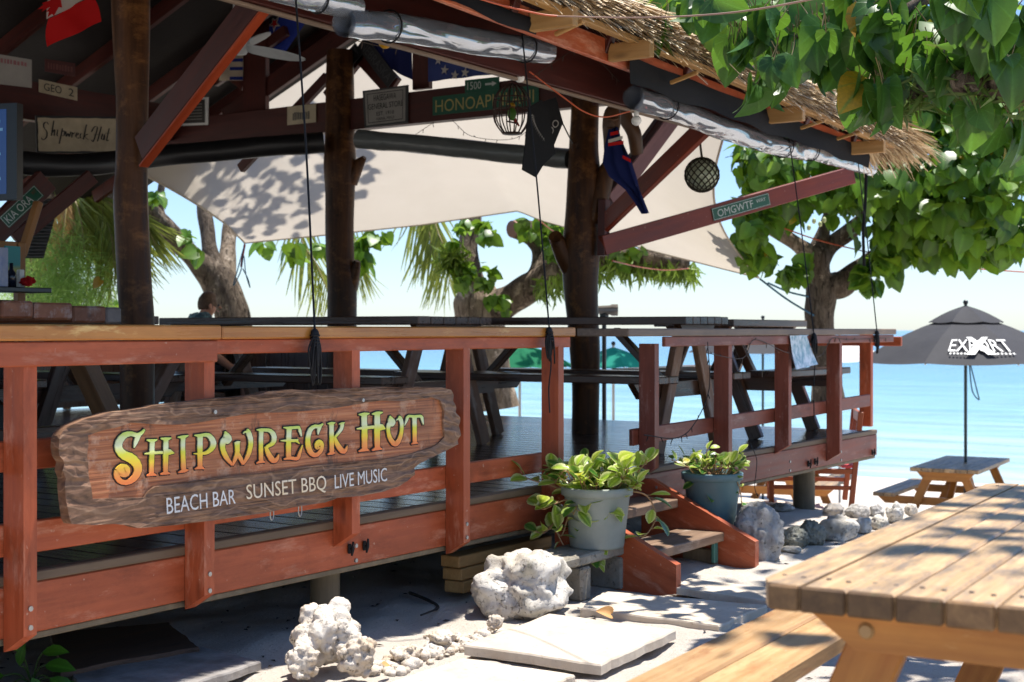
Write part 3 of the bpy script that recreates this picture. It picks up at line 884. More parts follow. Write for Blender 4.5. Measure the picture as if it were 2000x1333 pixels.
G = {
 'S': (Z1, [[(1228, 395, 22), (1190, 440, 42), (1130, 470, 55), (1050, 452, 60), (965, 475, 78), (900, 555, 88), (893, 645, 96), (955, 725, 112), (1050, 770, 122), (1122, 840, 112), (1142, 930, 98), (1092, 1030, 82), (1000, 1085, 66), (915, 1070, 66), (868, 1000, 72), (872, 925, 70)], [(1150, 470, 60), (1115, 560, 48), (1092, 635, 8)], [(872, 930, 66), (930, 880, 70), (985, 905, 92), (985, 960, 95), (950, 990, 60), (905, 985, 20)], [(895, 920, 60), (960, 940, 110), (985, 930, 90)]]),
 'H': (Z1, [[(1330, 535, 58), (1322, 760, 60), (1318, 985, 58)], [(1258, 532, 14), (1325, 545, 44), (1392, 528, 14)], [(1258, 1000, 16), (1320, 978, 46), (1382, 992, 16)], [(1506, 520, 58), (1502, 740, 62), (1500, 965, 58)], [(1438, 512, 14), (1506, 522, 44), (1574, 506, 14)], [(1434, 980, 16), (1500, 962, 46), (1556, 970, 16)], [(1228, 714, 12), (1330, 703, 34), (1460, 694, 34)], [(1500, 690, 40), (1545, 690, 74), (1610, 704, 6)]]),
 'I': (Z1, [[(1732, 492, 54), (1728, 640, 52), (1738, 940, 60)], [(1662, 496, 14), (1732, 494, 42), (1798, 474, 14)], [(1668, 956, 16), (1738, 934, 46), (1798, 924, 16)]]),
 'P': (Z2, [[(152, 470, 66), (150, 690, 62), (152, 900, 56)], [(78, 472, 14), (150, 476, 42), (200, 465, 30)], [(170, 468, 36), (262, 474, 56), (322, 560, 70), (304, 640, 62), (232, 698, 44), (150, 710, 30), (68, 712, 10)], [(84, 910, 16), (152, 890, 46), (202, 908, 16)]]),
 'W': (Z2, [[(478, 420, 10), (498, 480, 90), (500, 525, 118), (452, 560, 74), (448, 650, 58), (492, 755, 58), (572, 862, 24)], [(572, 862, 26), (612, 770, 48), (636, 690, 54), (634, 565, 62)], [(600, 575, 14), (636, 562, 30), (672, 556, 14)], [(634, 700, 50), (680, 780, 48), (708, 850, 26)], [(706, 850, 28), (770, 740, 52), (804, 620, 54), (806, 520, 58), (778, 430, 58), (768, 388, 12)], [(790, 440, 40), (740, 425, 24), (712, 448, 8)]]),
 'R': (Z2, [[(948, 400, 52), (944, 610, 50), (946, 825, 52)], [(888, 400, 12), (950, 402, 40), (1010, 394, 26)], [(955, 402, 38), (1060, 412, 48), (1112, 480, 60), (1098, 570, 54), (1012, 626, 36)], [(1004, 618, 34), (1044, 720, 62), (1102, 800, 66), (1150, 780, 44), (1176, 716, 8)], [(886, 834, 14), (946, 812, 42), (992, 822, 14)]]),
 'E': (Z2, [[(1312, 372, 60), (1304, 570, 60), (1304, 775, 60)], [(1238, 370, 12), (1312, 376, 36), (1440, 366, 36)], [(1436, 352, 14), (1450, 410, 34), (1470, 486, 8)], [(1200, 542, 12), (1300, 540, 34), (1400, 540, 36), (1424, 520, 10)], [(1400, 540, 34), (1444, 580, 8)], [(1240, 782, 16), (1320, 768, 40), (1415, 772, 44), (1450, 690, 34), (1482, 598, 8)]]),
 'C': (Z2, [[(1752, 322, 16), (1700, 358, 46), (1640, 358, 48), (1585, 405, 56), (1556, 510, 58), (1562, 620, 64), (1602, 706, 62), (1662, 728, 54), (1724, 672, 48), (1738, 590, 46), (1700, 552, 50), (1664, 590, 40), (1674, 640, 36), (1700, 620, 40)], [(1712, 362, 40), (1694, 410, 34), (1688, 464, 6)], [(1690, 590, 60), (1700, 610, 60)]]),
 'K': (Z3, [[(196, 580, 52), (198, 780, 52), (200, 975, 52)], [(146, 586, 12), (196, 582, 36), (242, 574, 12)], [(144, 988, 14), (200, 970, 42), (238, 968, 14)], [(336, 578, 42), (318, 660, 40), (232, 774, 26)], [(294, 592, 10), (334, 582, 26), (364, 572, 10)], [(236, 770, 30), (272, 860, 58), (336, 944, 64), (376, 930, 42), (398, 872, 6)]]),
 'H2': (Z3, [[(620, 465, 66), (626, 700, 70), (628, 930, 66)], [(552, 468, 16), (620, 466, 46), (686, 454, 16)], [(552, 948, 18), (626, 922, 50), (678, 936, 18)], [(790, 450, 66), (788, 690, 70), (792, 915, 66)], [(722, 462, 16), (790, 452, 46), (858, 440, 16)], [(722, 934, 18), (790, 908, 50), (848, 918, 18)], [(524, 654, 16), (620, 642, 40), (750, 630, 40)], [(790, 630, 44), (838, 634, 84), (892, 656, 6)]]),
 'U': (Z3, [[(958, 484, 8), (968, 530, 70), (978, 576, 92), (940, 612, 54), (936, 690, 42), (966, 790, 52), (1026, 852, 64), (1080, 790, 54), (1108, 680, 42), (1108, 570, 42), (1086, 510, 46), (1078, 484, 8)], [(1090, 520, 34), (1062, 526, 22), (1038, 544, 6)]]),
 'T': (Z3, [[(1276, 496, 54), (1278, 660, 50), (1280, 840, 50)], [(1146, 612, 6), (1174, 540, 30), (1196, 492, 32), (1276, 494, 34), (1360, 492, 36), (1378, 540, 28), (1392, 600, 6)], [(1238, 852, 12), (1280, 834, 36), (1318, 842, 12)]]),
}
def strokes(zone, sl, extra, y0, y1):
    mb = MB()
    for si, st_ in enumerate(sl):
        pts = cat(st_, 5)
        L, Rr = [], []
        for i, p in enumerate(pts):
            a, c = pts[max(i - 1, 0)], pts[min(i + 1, len(pts) - 1)]
            dx, dy = c[0] - a[0], c[1] - a[1]
            q = math.hypot(dx, dy) or 1
            hw = max(p[2], 4) / 2 + extra
            wob = 1 + .05 * math.sin(i * 2.3 + si)
            ox, oy = -dy / q * hw * wob, dx / q * hw * wob
            # lengthen the ends of the outline a little
            ex = extra * .7 * (-1 if i == 0 else 1 if i == len(pts) - 1 else 0)
            bx, by = p[0] + dx / q * ex, p[1] + dy / q * ex
            L.append((bx + ox, by + oy)); Rr.append((bx - ox, by - oy))
        yy = y0 - .00025 * si
        F_ = lambda q, y: on_y(zone[0] + q[0] * sc, zone[1] + q[1] * sc, YS) + V((0, y, 0))
        k = len(L)
        vs_ = [F_(q, yy) for q in L] + [F_(q, yy) for q in Rr] + [F_(q, y1) for q in L] + [F_(q, y1) for q in Rr]
        fs_ = []
        for i in range(k - 1):
            fs_ += [(i, i + 1, k + i + 1, k + i), (i, 2 * k + i, 2 * k + i + 1, i + 1), (k + i, k + i + 1, 3 * k + i + 1, 3 * k + i)]
        fs_ += [(0, k, 3 * k, 2 * k), (k - 1, 3 * k - 1, 4 * k - 1, 2 * k - 1)]
        mb.add(vs_, fs_)
    return mb
for key, (zone, sl) in G.items():
    lo = strokes(zone, sl, 0, .0035, .0095).build('letter', LETTER, carved)
    strokes(zone, sl, 15, .0068, .0094).build('letter_outline', OUTL, lo)
def zq(pts): return quad(*[on_y(300 + x * .24, 890 + y * .24, YS) + V((0, -.0075, 0)) for x, y in pts])
lettering('BEACH BAR', zq([(95, 478), (655, 390), (650, 272), (90, 344)]), WHITE, carved)
lettering('SUNSET BBQ', zq([(745, 380), (1395, 300), (1390, 160), (740, 238)]), CREAM, carved)
lettering('LIVE MUSIC', zq([(1462, 270), (1888, 208), (1885, 98), (1460, 158)]), WHITE, carved)

# ================================================================== small signs in the hut
def plate(name, label, corners, mt, thick=.008, inset=None, border=None):
    """corners: world points lb, rb, rt, lt of the front face; returns thing and its mapping"""
    q = quad(*corners)
    nrm = (V(corners[1]) - V(corners[0])).cross(V(corners[3]) - V(corners[0])).normalized()
    t = thing(name, label, 'sign', corners[0])
    MB().prism([q(0, 0), q(1, 0), q(1, 1), q(0, 1)], -nrm * thick).build('panel', mt, t)
    return t, q, nrm
GRN = flat('road_sign_green', (.008, .10, .052), .45)
PALE = flat('aged_cream_paint', (.50, .42, .28), .6, var2=(.36, .30, .2), scale=10)
SILV = flat('sign_silver', (.55, .60, .55), .45)
GREYP = flat('grey_sign', (.30, .28, .25), .6)
def xq(pts, x, off=-.0): return [on_x(a, b_, x) for a, b_ in pts]
def yq(pts, y): return [on_y(a, b_, y) for a, b_ in pts]
def smudge(q, mt, par):
    # print too faded to read: uneven worn blocks
    mb = MB(); u = 0.0
    while u < .95:
        w_ = .05 + .06 * random.random(); a, c = .1 * random.random(), 1 - .15 * random.random()
        mb.add([q(u, a), q(min(u + w_, 1), a), q(min(u + w_, 1), c), q(u, c)], [(0, 1, 2, 3)]); u += w_ + .03 + .02 * random.random()
    return mb.build('worn_print', mt, par)
# OMGWTF WAY on the right brace: plane of the brace's outer face
def along(p0, p1, u, dz, nrm): return p0 + (p1 - p0) * u + dz
bo = WM[brO.name]
def brace_quad(W, u0, u1, v0, v1, side=-1, off=.032):
    return [W @ V((u, side * off, v_)) for u, v_ in ((u0, v0), (u1, v0), (u1, v1), (u0, v1))]
LB = (at(1176, 480, 9.8) - on_y(1665, 342, 3.98)).length
sd = -1 if (bo.to_3x3() @ V((0, -1, 0))).dot(ray(1400, 400)) < 0 else 1
def on_brace_u(px):      # position along the brace under a pixel column
    best = min(np.linspace(-LB / 2, LB / 2, 400), key=lambda u: abs(((lambda p: 1000 + FPX * ((p.x * SA - p.y * CA) / (p.x * CA + p.y * SA)))(bo @ V((u, 0, 0)))) - px))
    return best
u0, u1 = sorted((on_brace_u(1386), on_brace_u(1497)))
c_ = brace_quad(bo, u0, u1, -.045, .045, sd)
if sd == 1: c_ = [c_[0], c_[1], c_[2], c_[3]]
om, q, nr = plate('street_sign', 'green OMGWTF WAY street sign fixed to the long red brace', c_, GRN, .004)
if nr.dot(ray(1400, 400)) > 0: nr = -nr
OMo = nr * .003
def bord(q, nr, mt, par, t_=.035, off=.0015):
    w_, h_ = (q(1, 0) - q(0, 0)).length, (q(0, 1) - q(0, 0)).length
    a = t_ * h_ / w_
    mb = MB()
    for r4 in ((a, 1 - a, t_, 2 * t_), (a, 1 - a, 1 - 2 * t_, 1 - t_), (a, 2 * a, 2 * t_, 1 - 2 * t_), (1 - 2 * a, 1 - a, 2 * t_, 1 - 2 * t_)):
        s_ = sub(q, *r4, nr * off)
        mb.add([s_(0, 0), s_(1, 0), s_(1, 1), s_(0, 1)], [(0, 1, 2, 3)])
    mb.build('border_line', mt, par)
bord(q, nr, SILV, om)
lettering('OMGWTF', sub(q, .08, .70, .2, .8, OMo), SILV, om)
lettering('WAY', sub(q, .76, .93, .45, .75, OMo), SILV, om)
# KIA ORA
pk = at(42, 404, 8.5)
def facing(c, w_, h_, tilt, yaw=0.0):
    """flat rectangle facing the viewer's side of the hut (normal -X-Y), tilted in its own plane"""
    nx = V((-math.cos(HEAD + yaw), -math.sin(HEAD + yaw), 0))
    rt_ = V((math.sin(HEAD + yaw), -math.cos(HEAD + yaw), 0)); up_ = V((0, 0, 1))
    a = rt_ * math.cos(tilt) + up_ * math.sin(tilt); b2 = up_ * math.cos(tilt) - rt_ * math.sin(tilt)
    c = V(c)
    return [c - a * w_ / 2 - b2 * h_ / 2, c + a * w_ / 2 - b2 * h_ / 2, c + a * w_ / 2 + b2 * h_ / 2, c - a * w_ / 2 + b2 * h_ / 2]
kk, q, nr = plate('street_sign', 'green KIA ORA street sign tilted on a dark red brace', facing(pk, .285, .085, R(43)), GRN, .004)
bord(q, nr, SILV, kk)
lettering('KIA ORA', sub(q, .07, .78, .2, .8, nr * .003), SILV, kk)
lettering('WY', sub(q, .84, .95, .5, .8, nr * .003), flat('faded_sign_red', (.2, .07, .03), .6), kk)
# seaward beam signs
xb = XB - .06
hs, q, nr = plate('street_sign', "long green HONOAPI'ILANI street sign on the dark beam behind the birdcage", xq([(845, 226), (1052, 205), (1052, 166), (845, 190)], xb), GRN, .005)
lettering("HONOAPI 'ILANI", sub(q, .03, .96, .14, .82, nr * .003), flat('sign_yellow', (.42, .36, .12), .5), hs)
h2, q, nr = plate('street_sign', 'small green 1500 block number sign with arrow above the long street sign', xq([(908, 182), (975, 175), (975, 150), (908, 157)], xb - .004), GRN, .004)
lettering('1500', sub(q, .08, .48, .2, .8, nr * .003), SILV, h2)
MB().prism([sub(q, 0, 1, 0, 1, nr * .003)(u, v_) for u, v_ in ((.6, .42), (.8, .42), (.8, .3), (.93, .5), (.8, .7), (.8, .58), (.6, .58))], -nr * .001).build('arrow', SILV, h2)
gs, q, nr = plate('store_sign', 'grey board with black lettering and rounded black rim by the middle pole', xq([(712, 250), (796, 240), (797, 166), (708, 178)], xb - .008), flat('sign_dark_grey', (.05, .05, .05), .6), .01)
s2 = sub(q, .05, .95, .05, .95, nr * .002)
MB().add([s2(0, 0), s2(1, 0), s2(1, 1), s2(0, 1)], [(0, 1, 2, 3)]).build('face', GREYP, gs)
s3 = sub(q, .09, .91, .09, .91, nr * .003)
bord(s3, nr, INK, gs, .02, .001)
for s_, r4 in (('HASEGAWA', (.25, .75, .68, .84)), ('GENERAL STORE', (.12, .9, .46, .61)), ('EST. 1910', (.3, .7, .28, .38)), ('HANA, MAUI', (.3, .7, .14, .23))):
    lettering(s_, sub(q, *r4, nr * .005), INK, gs)
lp, q, nr = plate('number_plate', 'pale licence plate on the dark beam left of the middle pole', xq([(561, 245), (617, 239), (617, 203), (561, 209)], xb), PALE, .004)
smudge(sub(q, .2, .8, .2, .65, nr * .003), flat('faded_ink', (.12, .11, .09), .6), lp)
nt, q, nr = plate('framed_notice', 'small framed notice with white mat beside the red brace', xq([(352, 246), (406, 244), (406, 190), (352, 194)], xb), WHITE, .01)
s2 = sub(q, .12, .9, .08, .92, nr * .003)
MB().add([s2(0, 0), s2(1, 0), s2(1, 1), s2(0, 1)], [(0, 1, 2, 3)]).build('print', flat('dark_print', (.05, .045, .04), .6), nt)
for i in range(6):
    s3 = sub(q, .2, .8, .2 + i * .11, .23 + i * .11, nr * .004)
    MB().add([s3(0, 0), s3(1, 0), s3(1, 1), s3(0, 1)], [(0, 1, 2, 3)]).build('print_line', GREYP, nt)
# boards on the gable diagonal
for a, b_, txt, lab in (((705, 82), (765, 160), 'NEBRASKA', 'long dark lettered board nailed to a gable diagonal'), ((652, 150), (700, 95), 'O H', 'short dark lettered board crossing the long one under the gable')):
    pa, pb = on_x(a[0], a[1], XB + .07), on_x(b_[0], b_[1], XB + .07)
    d = (pb - pa).normalized(); up_ = V((-1, 0, 0)).cross(d).normalized()
    if up_.z < 0: up_ = -up_
    if d.y > 0: d = -d; pa, pb = pb, pa
    L = (pb - pa).length
    cs = [pa - up_ * .06, pa + d * L - up_ * .06, pa + d * L + up_ * .06, pa + up_ * .06]
    t, q, nr = plate('name_board', lab, cs, flat('black_board', (.02, .02, .022), .6), .012)
    lettering(txt, sub(q, .06, .94, .2, .8, nr * .003), flat('dull_grey_letter', (.06, .06, .065), .6), t)
# back beam signs
yb = 9.25 - .058
sh, q, nr = plate('script_sign', 'cream board with ragged black edge and black script on the back beam', yq([(72, 300), (230, 300), (230, 228), (70, 226)], yb - .35), INK, .012)
rag = []
for i in range(44):
    t_ = i / 44 * 4; k = int(t_); f = t_ - k
    u, v_ = ((f, 0), (1, f), (1 - f, 1), (0, 1 - f))[k]
    j = .035 + .03 * random.random()
    rag.append(q(.5 + (u - .5) * (1 - j * .7), .5 + (v_ - .5) * (1 - 2.2 * j)) + nr * .003)
MB().prism(rag, -nr * .002).build('face', PALE, sh)
def shear(q, u0, u1, v0, v1, off, k): return lambda u, v_: q(u0 + (u1 - u0) * u + k * (v_ - .3), v0 + (v1 - v0) * v_ - .10 * u + .05) + off
SCR = {'S': [[(.09, .78), (.07, .86), (.03, .80), (.03, .66), (.07, .52), (.06, .34), (.01, .24), (-.01, .32)]], 'h': [[(.17, .92), (.13, .40)], [(.14, .5), (.18, .62), (.17, .42), (.19, .40)]], 'i': [[(.22, .62), (.21, .42), (.23, .40)]], 'p': [[(.29, .68), (.24, .14)], [(.28, .56), (.32, .60), (.31, .44), (.27, .42)]], 'w': [[(.34, .58), (.34, .40), (.37, .52), (.38, .40), (.41, .58)]], 'r': [[(.43, .56), (.42, .38)], [(.43, .5), (.47, .56)]], 'e': [[(.48, .45), (.52, .52), (.50, .56), (.48, .44), (.51, .36), (.53, .40)]], 'c': [[(.58, .54), (.55, .52), (.55, .38), (.58, .37)]], 'k': [[(.64, .86), (.59, .34)], [(.66, .54), (.61, .46), (.66, .34)]], 'H': [[(.71, .62), (.76, .80), (.80, .76), (.74, .30), (.71, .34)], [(.86, .82), (.80, .30)], [(.75, .52), (.84, .56)]], 'u': [[(.88, .58), (.86, .40), (.89, .38), (.91, .56)], [(.91, .56), (.90, .36)]], 't': [[(.98, .78), (.94, .36), (.97, .38)], [(.92, .60), (1.0, .62)]]}
mb = MB()
sq = shear(q, .06, .90, .12, .9, nr * .006, .0)
for ch, sts in SCR.items():
    for stt in sts:
        pts = cat(stt, 4) if len(stt) > 2 else stt
        for i in range(len(pts) - 1):
            a, c = pts[i], pts[i + 1]
            dx, dy = c[0] - a[0], c[1] - a[1]
            hw = .009
            mb.add([sq(a[0] - hw, a[1]), sq(a[0] + hw, a[1] - .01), sq(c[0] + hw, c[1] - .01), sq(c[0] - hw, c[1])], [(0, 1, 2, 3)])
mb.build('script_lettering', INK, sh)
ge, q, nr = plate('number_plate', 'cream GEO 2 licence plate on the dark back beam', yq([(76, 180), (151, 197), (151, 171), (76, 155)], yb), PALE, .004)
lettering('GEO', sub(q, .12, .58, .22, .8, nr * .003), INK, ge); lettering('2', sub(q, .76, .90, .22, .8, nr * .003), INK, ge)
rd, q, nr = plate('painted_sign', 'faded dark red painted sign above the GEO 2 plate', yq([(88, 140), (147, 150), (147, 124), (88, 115)], yb), flat('faded_red_paint', (.09, .022, .02), .6), .004)
smudge(sub(q, .08, .92, .25, .75, nr * .003), flat('faded_pink', (.18, .06, .05), .6), rd)
wc, q, nr = plate('notice_board', 'pale notice card with pink heading at the left end of the back beam', yq([(-40, 160), (62, 172), (62, 117), (-40, 100)], yb), flat('notice_card', (.42, .40, .36), .6), .004)
smudge(sub(q, .3, .9, .72, .88, nr * .003), flat('notice_pink', (.45, .18, .2), .6), wc)
# ================================================================== rolled blinds, ropes, flags and other hanging things
m, n, l, b = newmat('clear_vinyl')
b.inputs['Base Color'].default_value = (.60, .64, .70, 1); b.inputs['Metallic'].default_value = .62
b.inputs['Roughness'].default_value = .07
b.inputs['Specular IOR Level'].default_value = 1.0
b.inputs['IOR'].default_value = 1.9
tp = n.new('ShaderNodeBsdfTransparent'); tp.inputs[0].default_value = (.80, .83, .87, 1)
ms = n.new('ShaderNodeMixShader')
lw = n.new('ShaderNodeLayerWeight'); lw.inputs[0].default_value = .45
v = coords(n, l, (1.0, 3.5, 3.5))
wr = tex(n, l, v, 2.2, 1.2, .5, .8)
l.new(mrange(n, l, lw.outputs['Facing'], 0, 1, .30, .92), ms.inputs[0])
l.new(tp.outputs[0], ms.inputs[1]); l.new(b.outputs[0], ms.inputs[2]); l.new(ms.outputs[0], n['Material Output'].inputs[0])
bump(n, l, wr, b, .55, .10)
VINYL = m
DKVINYL = flat('dark_vinyl_roll', (.012, .012, .013), .45, bmp=.3, bscale=4)
def roll(name, label, axis, r, mt, turns=5, sag=0.0, flap=True, ties=(), n_len=40, wob=.10, seed=0):
    """rolled sheet: a spiral cross-section swept along the axis (list of world points)"""
    t = thing(name, label, 'rolled blind', axis[0])
    P = cat([tuple(p) for p in axis], 10)
    P = [V(p) for p in P]
    mb = MB()
    ns = 20 * turns
    rings = []
    L = len(P)
    for i, p in enumerate(P):
        d = (P[min(i + 1, L - 1)] - P[max(i - 1, 0)]).normalized()
        x = V((0, 0, 1)).cross(d).normalized(); y = d.cross(x)
        q = []
        for k in range(ns + 1):
            a = 2 * math.pi * k / 20 + .6
            rad = r * (1 - .09 * (turns - k / 20) * (1 if turns > 1 else 0)) * (1 + wob * noise.noise((i * .22, math.sin(a) * 1.4, math.cos(a) * 1.4 + seed)))
            q.append(p + x * math.cos(a) * rad + y * math.sin(a) * rad)
        rings.append(q)
    vs_ = [p for q in rings for p in q]
    w_ = ns + 1
    fs_ = [(i * w_ + k, i * w_ + k + 1, (i + 1) * w_ + k + 1, (i + 1) * w_ + k) for i in range(L - 1) for k in range(ns)]
    mb.add(vs_, fs_, 0, True).build('sheet', mt, t)
    for u in ties:
        i = int(u * (L - 1)); p = P[i]
        d = (P[min(i + 1, L - 1)] - P[max(i - 1, 0)]).normalized()
        x = V((0, 0, 1)).cross(d).normalized(); y = d.cross(x)
        ringp = [p + x * math.cos(a) * r * 1.06 + y * math.sin(a) * r * 1.06 for a in np.linspace(0, 2 * math.pi, 20)]
        MB().tube(ringp, .004, 6, cap=False).build('tie', BLACK, t)
    return t
YV = 3.74
def oy(x, y, Y=YV): return on_y(x, y, Y)
roll('rolled_blind', 'clear vinyl blind rolled up under the eave above the carved sign', [oy(672, 44), oy(760, 52), oy(860, 68), oy(960, 86), oy(1068, 100)], .064, VINYL, 5, ties=(.25, .9))
roll('rolled_blind', 'clear vinyl blind rolled up under the eave above the steps and right railing', [oy(1238, 190), oy(1320, 214), oy(1420, 254), oy(1500, 280), oy(1572, 294)], .070, VINYL, 5, ties=(.22, .85), seed=3)
roll('rolled_blind', 'short clear vinyl roll at the far right end of the eave', [oy(1560, 290), oy(1620, 305), oy(1700, 328)], .062, VINYL, 5, ties=(.2,), seed=5)
roll('rolled_blind', 'end of a clear vinyl roll at the top of the picture left of the eave', [oy(470, -40), oy(600, -6), oy(695, 14)], .052, VINYL, 5, ties=(.6,), seed=8)
roll('rolled_blind', 'dark rolled blind slung under the back beams left of the middle pole', [at(20, 318, 9.6), at(160, 322, 10.0), at(330, 303, 10.6), at(500, 288, 10.9), at(632, 278, 11.0)], .085, DKVINYL, 2)
m, n, l, b = newmat('grey_vinyl')
b.inputs['Base Color'].default_value = (.13, .14, .135, 1); b.inputs['Roughness'].default_value = .3
bump(n, l, tex(n, l, coords(n, l), 3, 4), b, .6, .05)
roll('rolled_blind', 'grey rolled blind slung between the middle pole and the forked pole', [at(700, 272, 10.9), at(800, 280, 10.7), at(920, 292, 10.4), at(1040, 304, 10.2), at(1112, 310, 10.05)], .075, m, 2)
# black tarp bands below the eave
def band(label, xa, xb_, dz):
    mb = MB()
    q = []
    for x in np.linspace(xa, xb_, 30):
        e = eave_z(x)
        q.append([V((x, YE + .17 + .006 * math.sin(x * 9), e - .01)), V((x, YE + .165 + .012 * math.sin(x * 7 + 1), e - dz * .5)), V((x, YE + .17 + .015 * math.sin(x * 5), e - dz + .008 * math.sin(x * 11)))])
    vv = [p for r3 in q for p in r3]
    mb.add(vv, [(3 * i + j, 3 * i + 3 + j, 3 * i + 4 + j, 3 * i + 1 + j) for i in range(29) for j in range(2)], 0, True)
    t = thing('tarp_band', label, 'tarp', vv[0]); mb.build('sheet', BLACKCLOTH, t)
xq1, xq2 = on_y(1052, 60, YE + .17).x, on_y(1228, 130, YE + .17).x
band('black tarp band under the eave left of the bare red eave board', 2.2, xq1, .08)
band('black tarp band under the eave right of the bare red eave board', xq2, 9.5, .14)
# hanging ropes with hanks on the rail
def hank(p, w_, h_, nloop, par, seed=0, tail=None):
    rg = random.Random(seed)
    mb = MB()
    for i in range(nloop):
        a = rg.uniform(-1, 1) * w_ * .45; hh = h_ * rg.uniform(.55, 1.0); dy = rg.uniform(-.012, .006)
        b2 = a + rg.uniform(-.4, .4) * w_
        mb.tube(cat([(p.x + a * .2, p.y + dy, p.z), (p.x + a, p.y + dy - .004, p.z - hh * .5), (p.x + (a + b2) / 2 + .003, p.y + dy, p.z - hh), (p.x + b2, p.y + dy + .004, p.z - hh * .45), (p.x + b2 * .2, p.y + dy, p.z - .005)], 4), .0034, 6)
    mb.sphere((p.x, p.y, p.z - .008), .018, 10, 6, sc=(1, .8, 1.3))
    for k in range(4): mb.tube([(p.x + .017 * math.cos(a), p.y + .014 * math.sin(a), p.z - .012 * k - .01) for a in np.linspace(0, 2 * math.pi, 13)], .004, 6, cap=False)
    if tail: mb.tube(cat([(p.x, p.y, p.z - .03), (p.x + .008, p.y - .004, p.z - h_), (p.x - .005, p.y, p.z - h_ - tail * .5), (p.x + .003, p.y, p.z - h_ - tail)], 4), .0036, 6)
    return mb.build('hank', BLACK, par)
YRp = YT - .012
for lab, top, bot, w_, h_, nl, tl in (
    ('black blind rope hanging above the carved sign, hank on the varnished rail', (575, -40), (615, 650), .055, .19, 16, None),
    ('black blind rope beside the steps, hank at the left railing end', (1019, 60), (1073, 645), .05, .15, 12, .22),
    ('black blind rope on the right railing beside the paper notice', (1540, 262), (1590, 655), .05, .13, 14, .42),
    ('black blind rope at the far right post of the right railing', (1674, 300), (1713, 650), .055, .15, 13, None)):
    pb = on_y(bot[0], bot[1], YRp); pt = on_y(top[0], top[1], YV - .05)
    r0 = thing('rope', lab, 'rope', pb, 0, 'blind ropes along the railing')
    mid = (pt + pb) / 2 + V((.01, 0, 0))
    MB().tube(cat([pt, mid, pb], 8), .0042, 6).build('line', BLACK, r0)
    hank(pb, w_, h_, nl, r0, int(top[0]), tl)
st_ = thing('strap', 'thick black strap hanging from the end of the right hand blind', 'strap', on_y(1690, 480, YV))
MB().tube(cat([on_y(1692, 335, YV), on_y(1690, 400, YV), on_y(1686, 450, YV), on_y(1688, 520, YV)], 5), [.012] * 16, 8, squash=.4).build('webbing', BLACK, st_)
# fairy light strings
def lights(label, pts, nb_, par_m=BLACK, r=.0022, bulb=(.5, .45, .3)):
    t = thing('string_lights', label, 'string lights', pts[0])
    P = [V(p) for p in cat([tuple(p) for p in pts], 8)]
    MB().tube(P, r, 5).build('wire', par_m, t)
    mb = MB()
    for i in np.linspace(1, len(P) - 2, nb_).astype(int):
        a = P[i]; d = V((random.uniform(-.01, .01), random.uniform(-.01, .01), random.choice((-.03, -.025, .012))))
        mb.tube([a, a + d], [.003, .0022], 5)
    mb.build('bulbs', par_m, t)['kind'] = 'stuff'
FW = flat('brown_wire', (.05, .03, .02), .6)
lights('fairy lights drooping below the first clear vinyl roll', [on_y(690, 78, 4.2), on_y(740, 90, 4.2), on_y(810, 100, 4.2), on_y(870, 102, 4.2)], 9, FW)
lights('fairy lights along the bare red eave beam', [on_y(1040, 150, 3.9), on_y(1130, 96, 3.9), on_y(1170, 120, 3.9), on_y(1210, 160, 3.9)], 12, FW)
lights('fairy lights sagging under the long green street sign', [on_x(800, 270, XB), on_x(870, 232, XB), on_x(920, 266, XB), on_x(1000, 272, XB), on_x(1050, 240, XB)], 14, FW)
lights('fairy light wire draped along the right railing', [on_y(1380, 690, YF - PD - .03), on_y(1450, 700, YF - PD - .03), on_y(1475, 664, YF - PD - .03), on_y(1540, 690, YF - PD - .03), on_y(1600, 696, YF - PD - .03), on_y(1625, 662, YF - PD - .03), on_y(1660, 664, YF - PD - .03), on_y(1740, 660, YF - PD - .03)], 22, FW)
lights('dark wire trailing from the right railing down to the steps', [on_y(1382, 668, YF - PD - .035), on_y(1385, 760, YF - PD - .035), on_y(1355, 830, YF - PD - .035), on_y(1320, 856, YF - PD - .035), on_y(1258, 850, YF - PD - .035)], 12, BLACK, .0028)
lights('dark wire hanging off the deck edge beside the right flowerpot', [on_y(1465, 866, YF - .02), on_y(1478, 900, YF - .03), on_y(1474, 950, YF - .03), on_y(1480, 970, YF - .02)], 3, BLACK, .0025)
# orange and brown cords
def cord(label, pts, mt, r=.004, nm='cord'):
    t = tag(MB().tube(cat([tuple(p) for p in pts], 8), r, 6).build(nm, mt), label, 'cord')
ORG = flat('orange_cord', (.55, .10, .03), .5)
TAN = flat('tan_cord', (.40, .25, .18), .6)
cord('orange power cord running over the first rafter tail block', [on_y(930, -4, 3.25), on_y(985, 12, 3.22), on_y(1055, 28, 3.15), on_y(1090, 32, 3.1)], ORG)
cord('tan cord strung from the eave block out to the near branches', [on_y(1088, 32, 3.1), at(1250, 35, 5.6), at(1420, 26, 5.0), at(1580, 0, 4.6), at(1700, -30, 4.4)], TAN, .0035)
cord('red orange cord looped under the front beam by the forked pole', [on_y(1034, 140, 3.95), on_y(1100, 190, 3.9), on_y(1140, 218, 3.85), on_y(1180, 229, 3.8), on_y(1230, 218, 3.75)], ORG)
cord('orange cord slung from the forked pole along the ferny branch', [at(1196, 510, 10.0), at(1250, 522, 11.6), at(1300, 528, 13.2), at(1345, 525, 14.8)], ORG, .006)
cord('orange cord hanging from the sail edge behind the forked pole', [at(1052, 430, 15.3), at(1075, 448, 13.6), at(1096, 462, 12.2)], ORG, .006)
cord('long red orange cord tied across the trunk of the right hand tree', [at(1440, 467, 13.6), at(1490, 437, 13.7), at(1600, 470, 13.8), at(1700, 494, 13.9), at(1820, 518, 14.0), at(2060, 536, 14.2)], ORG, .007)

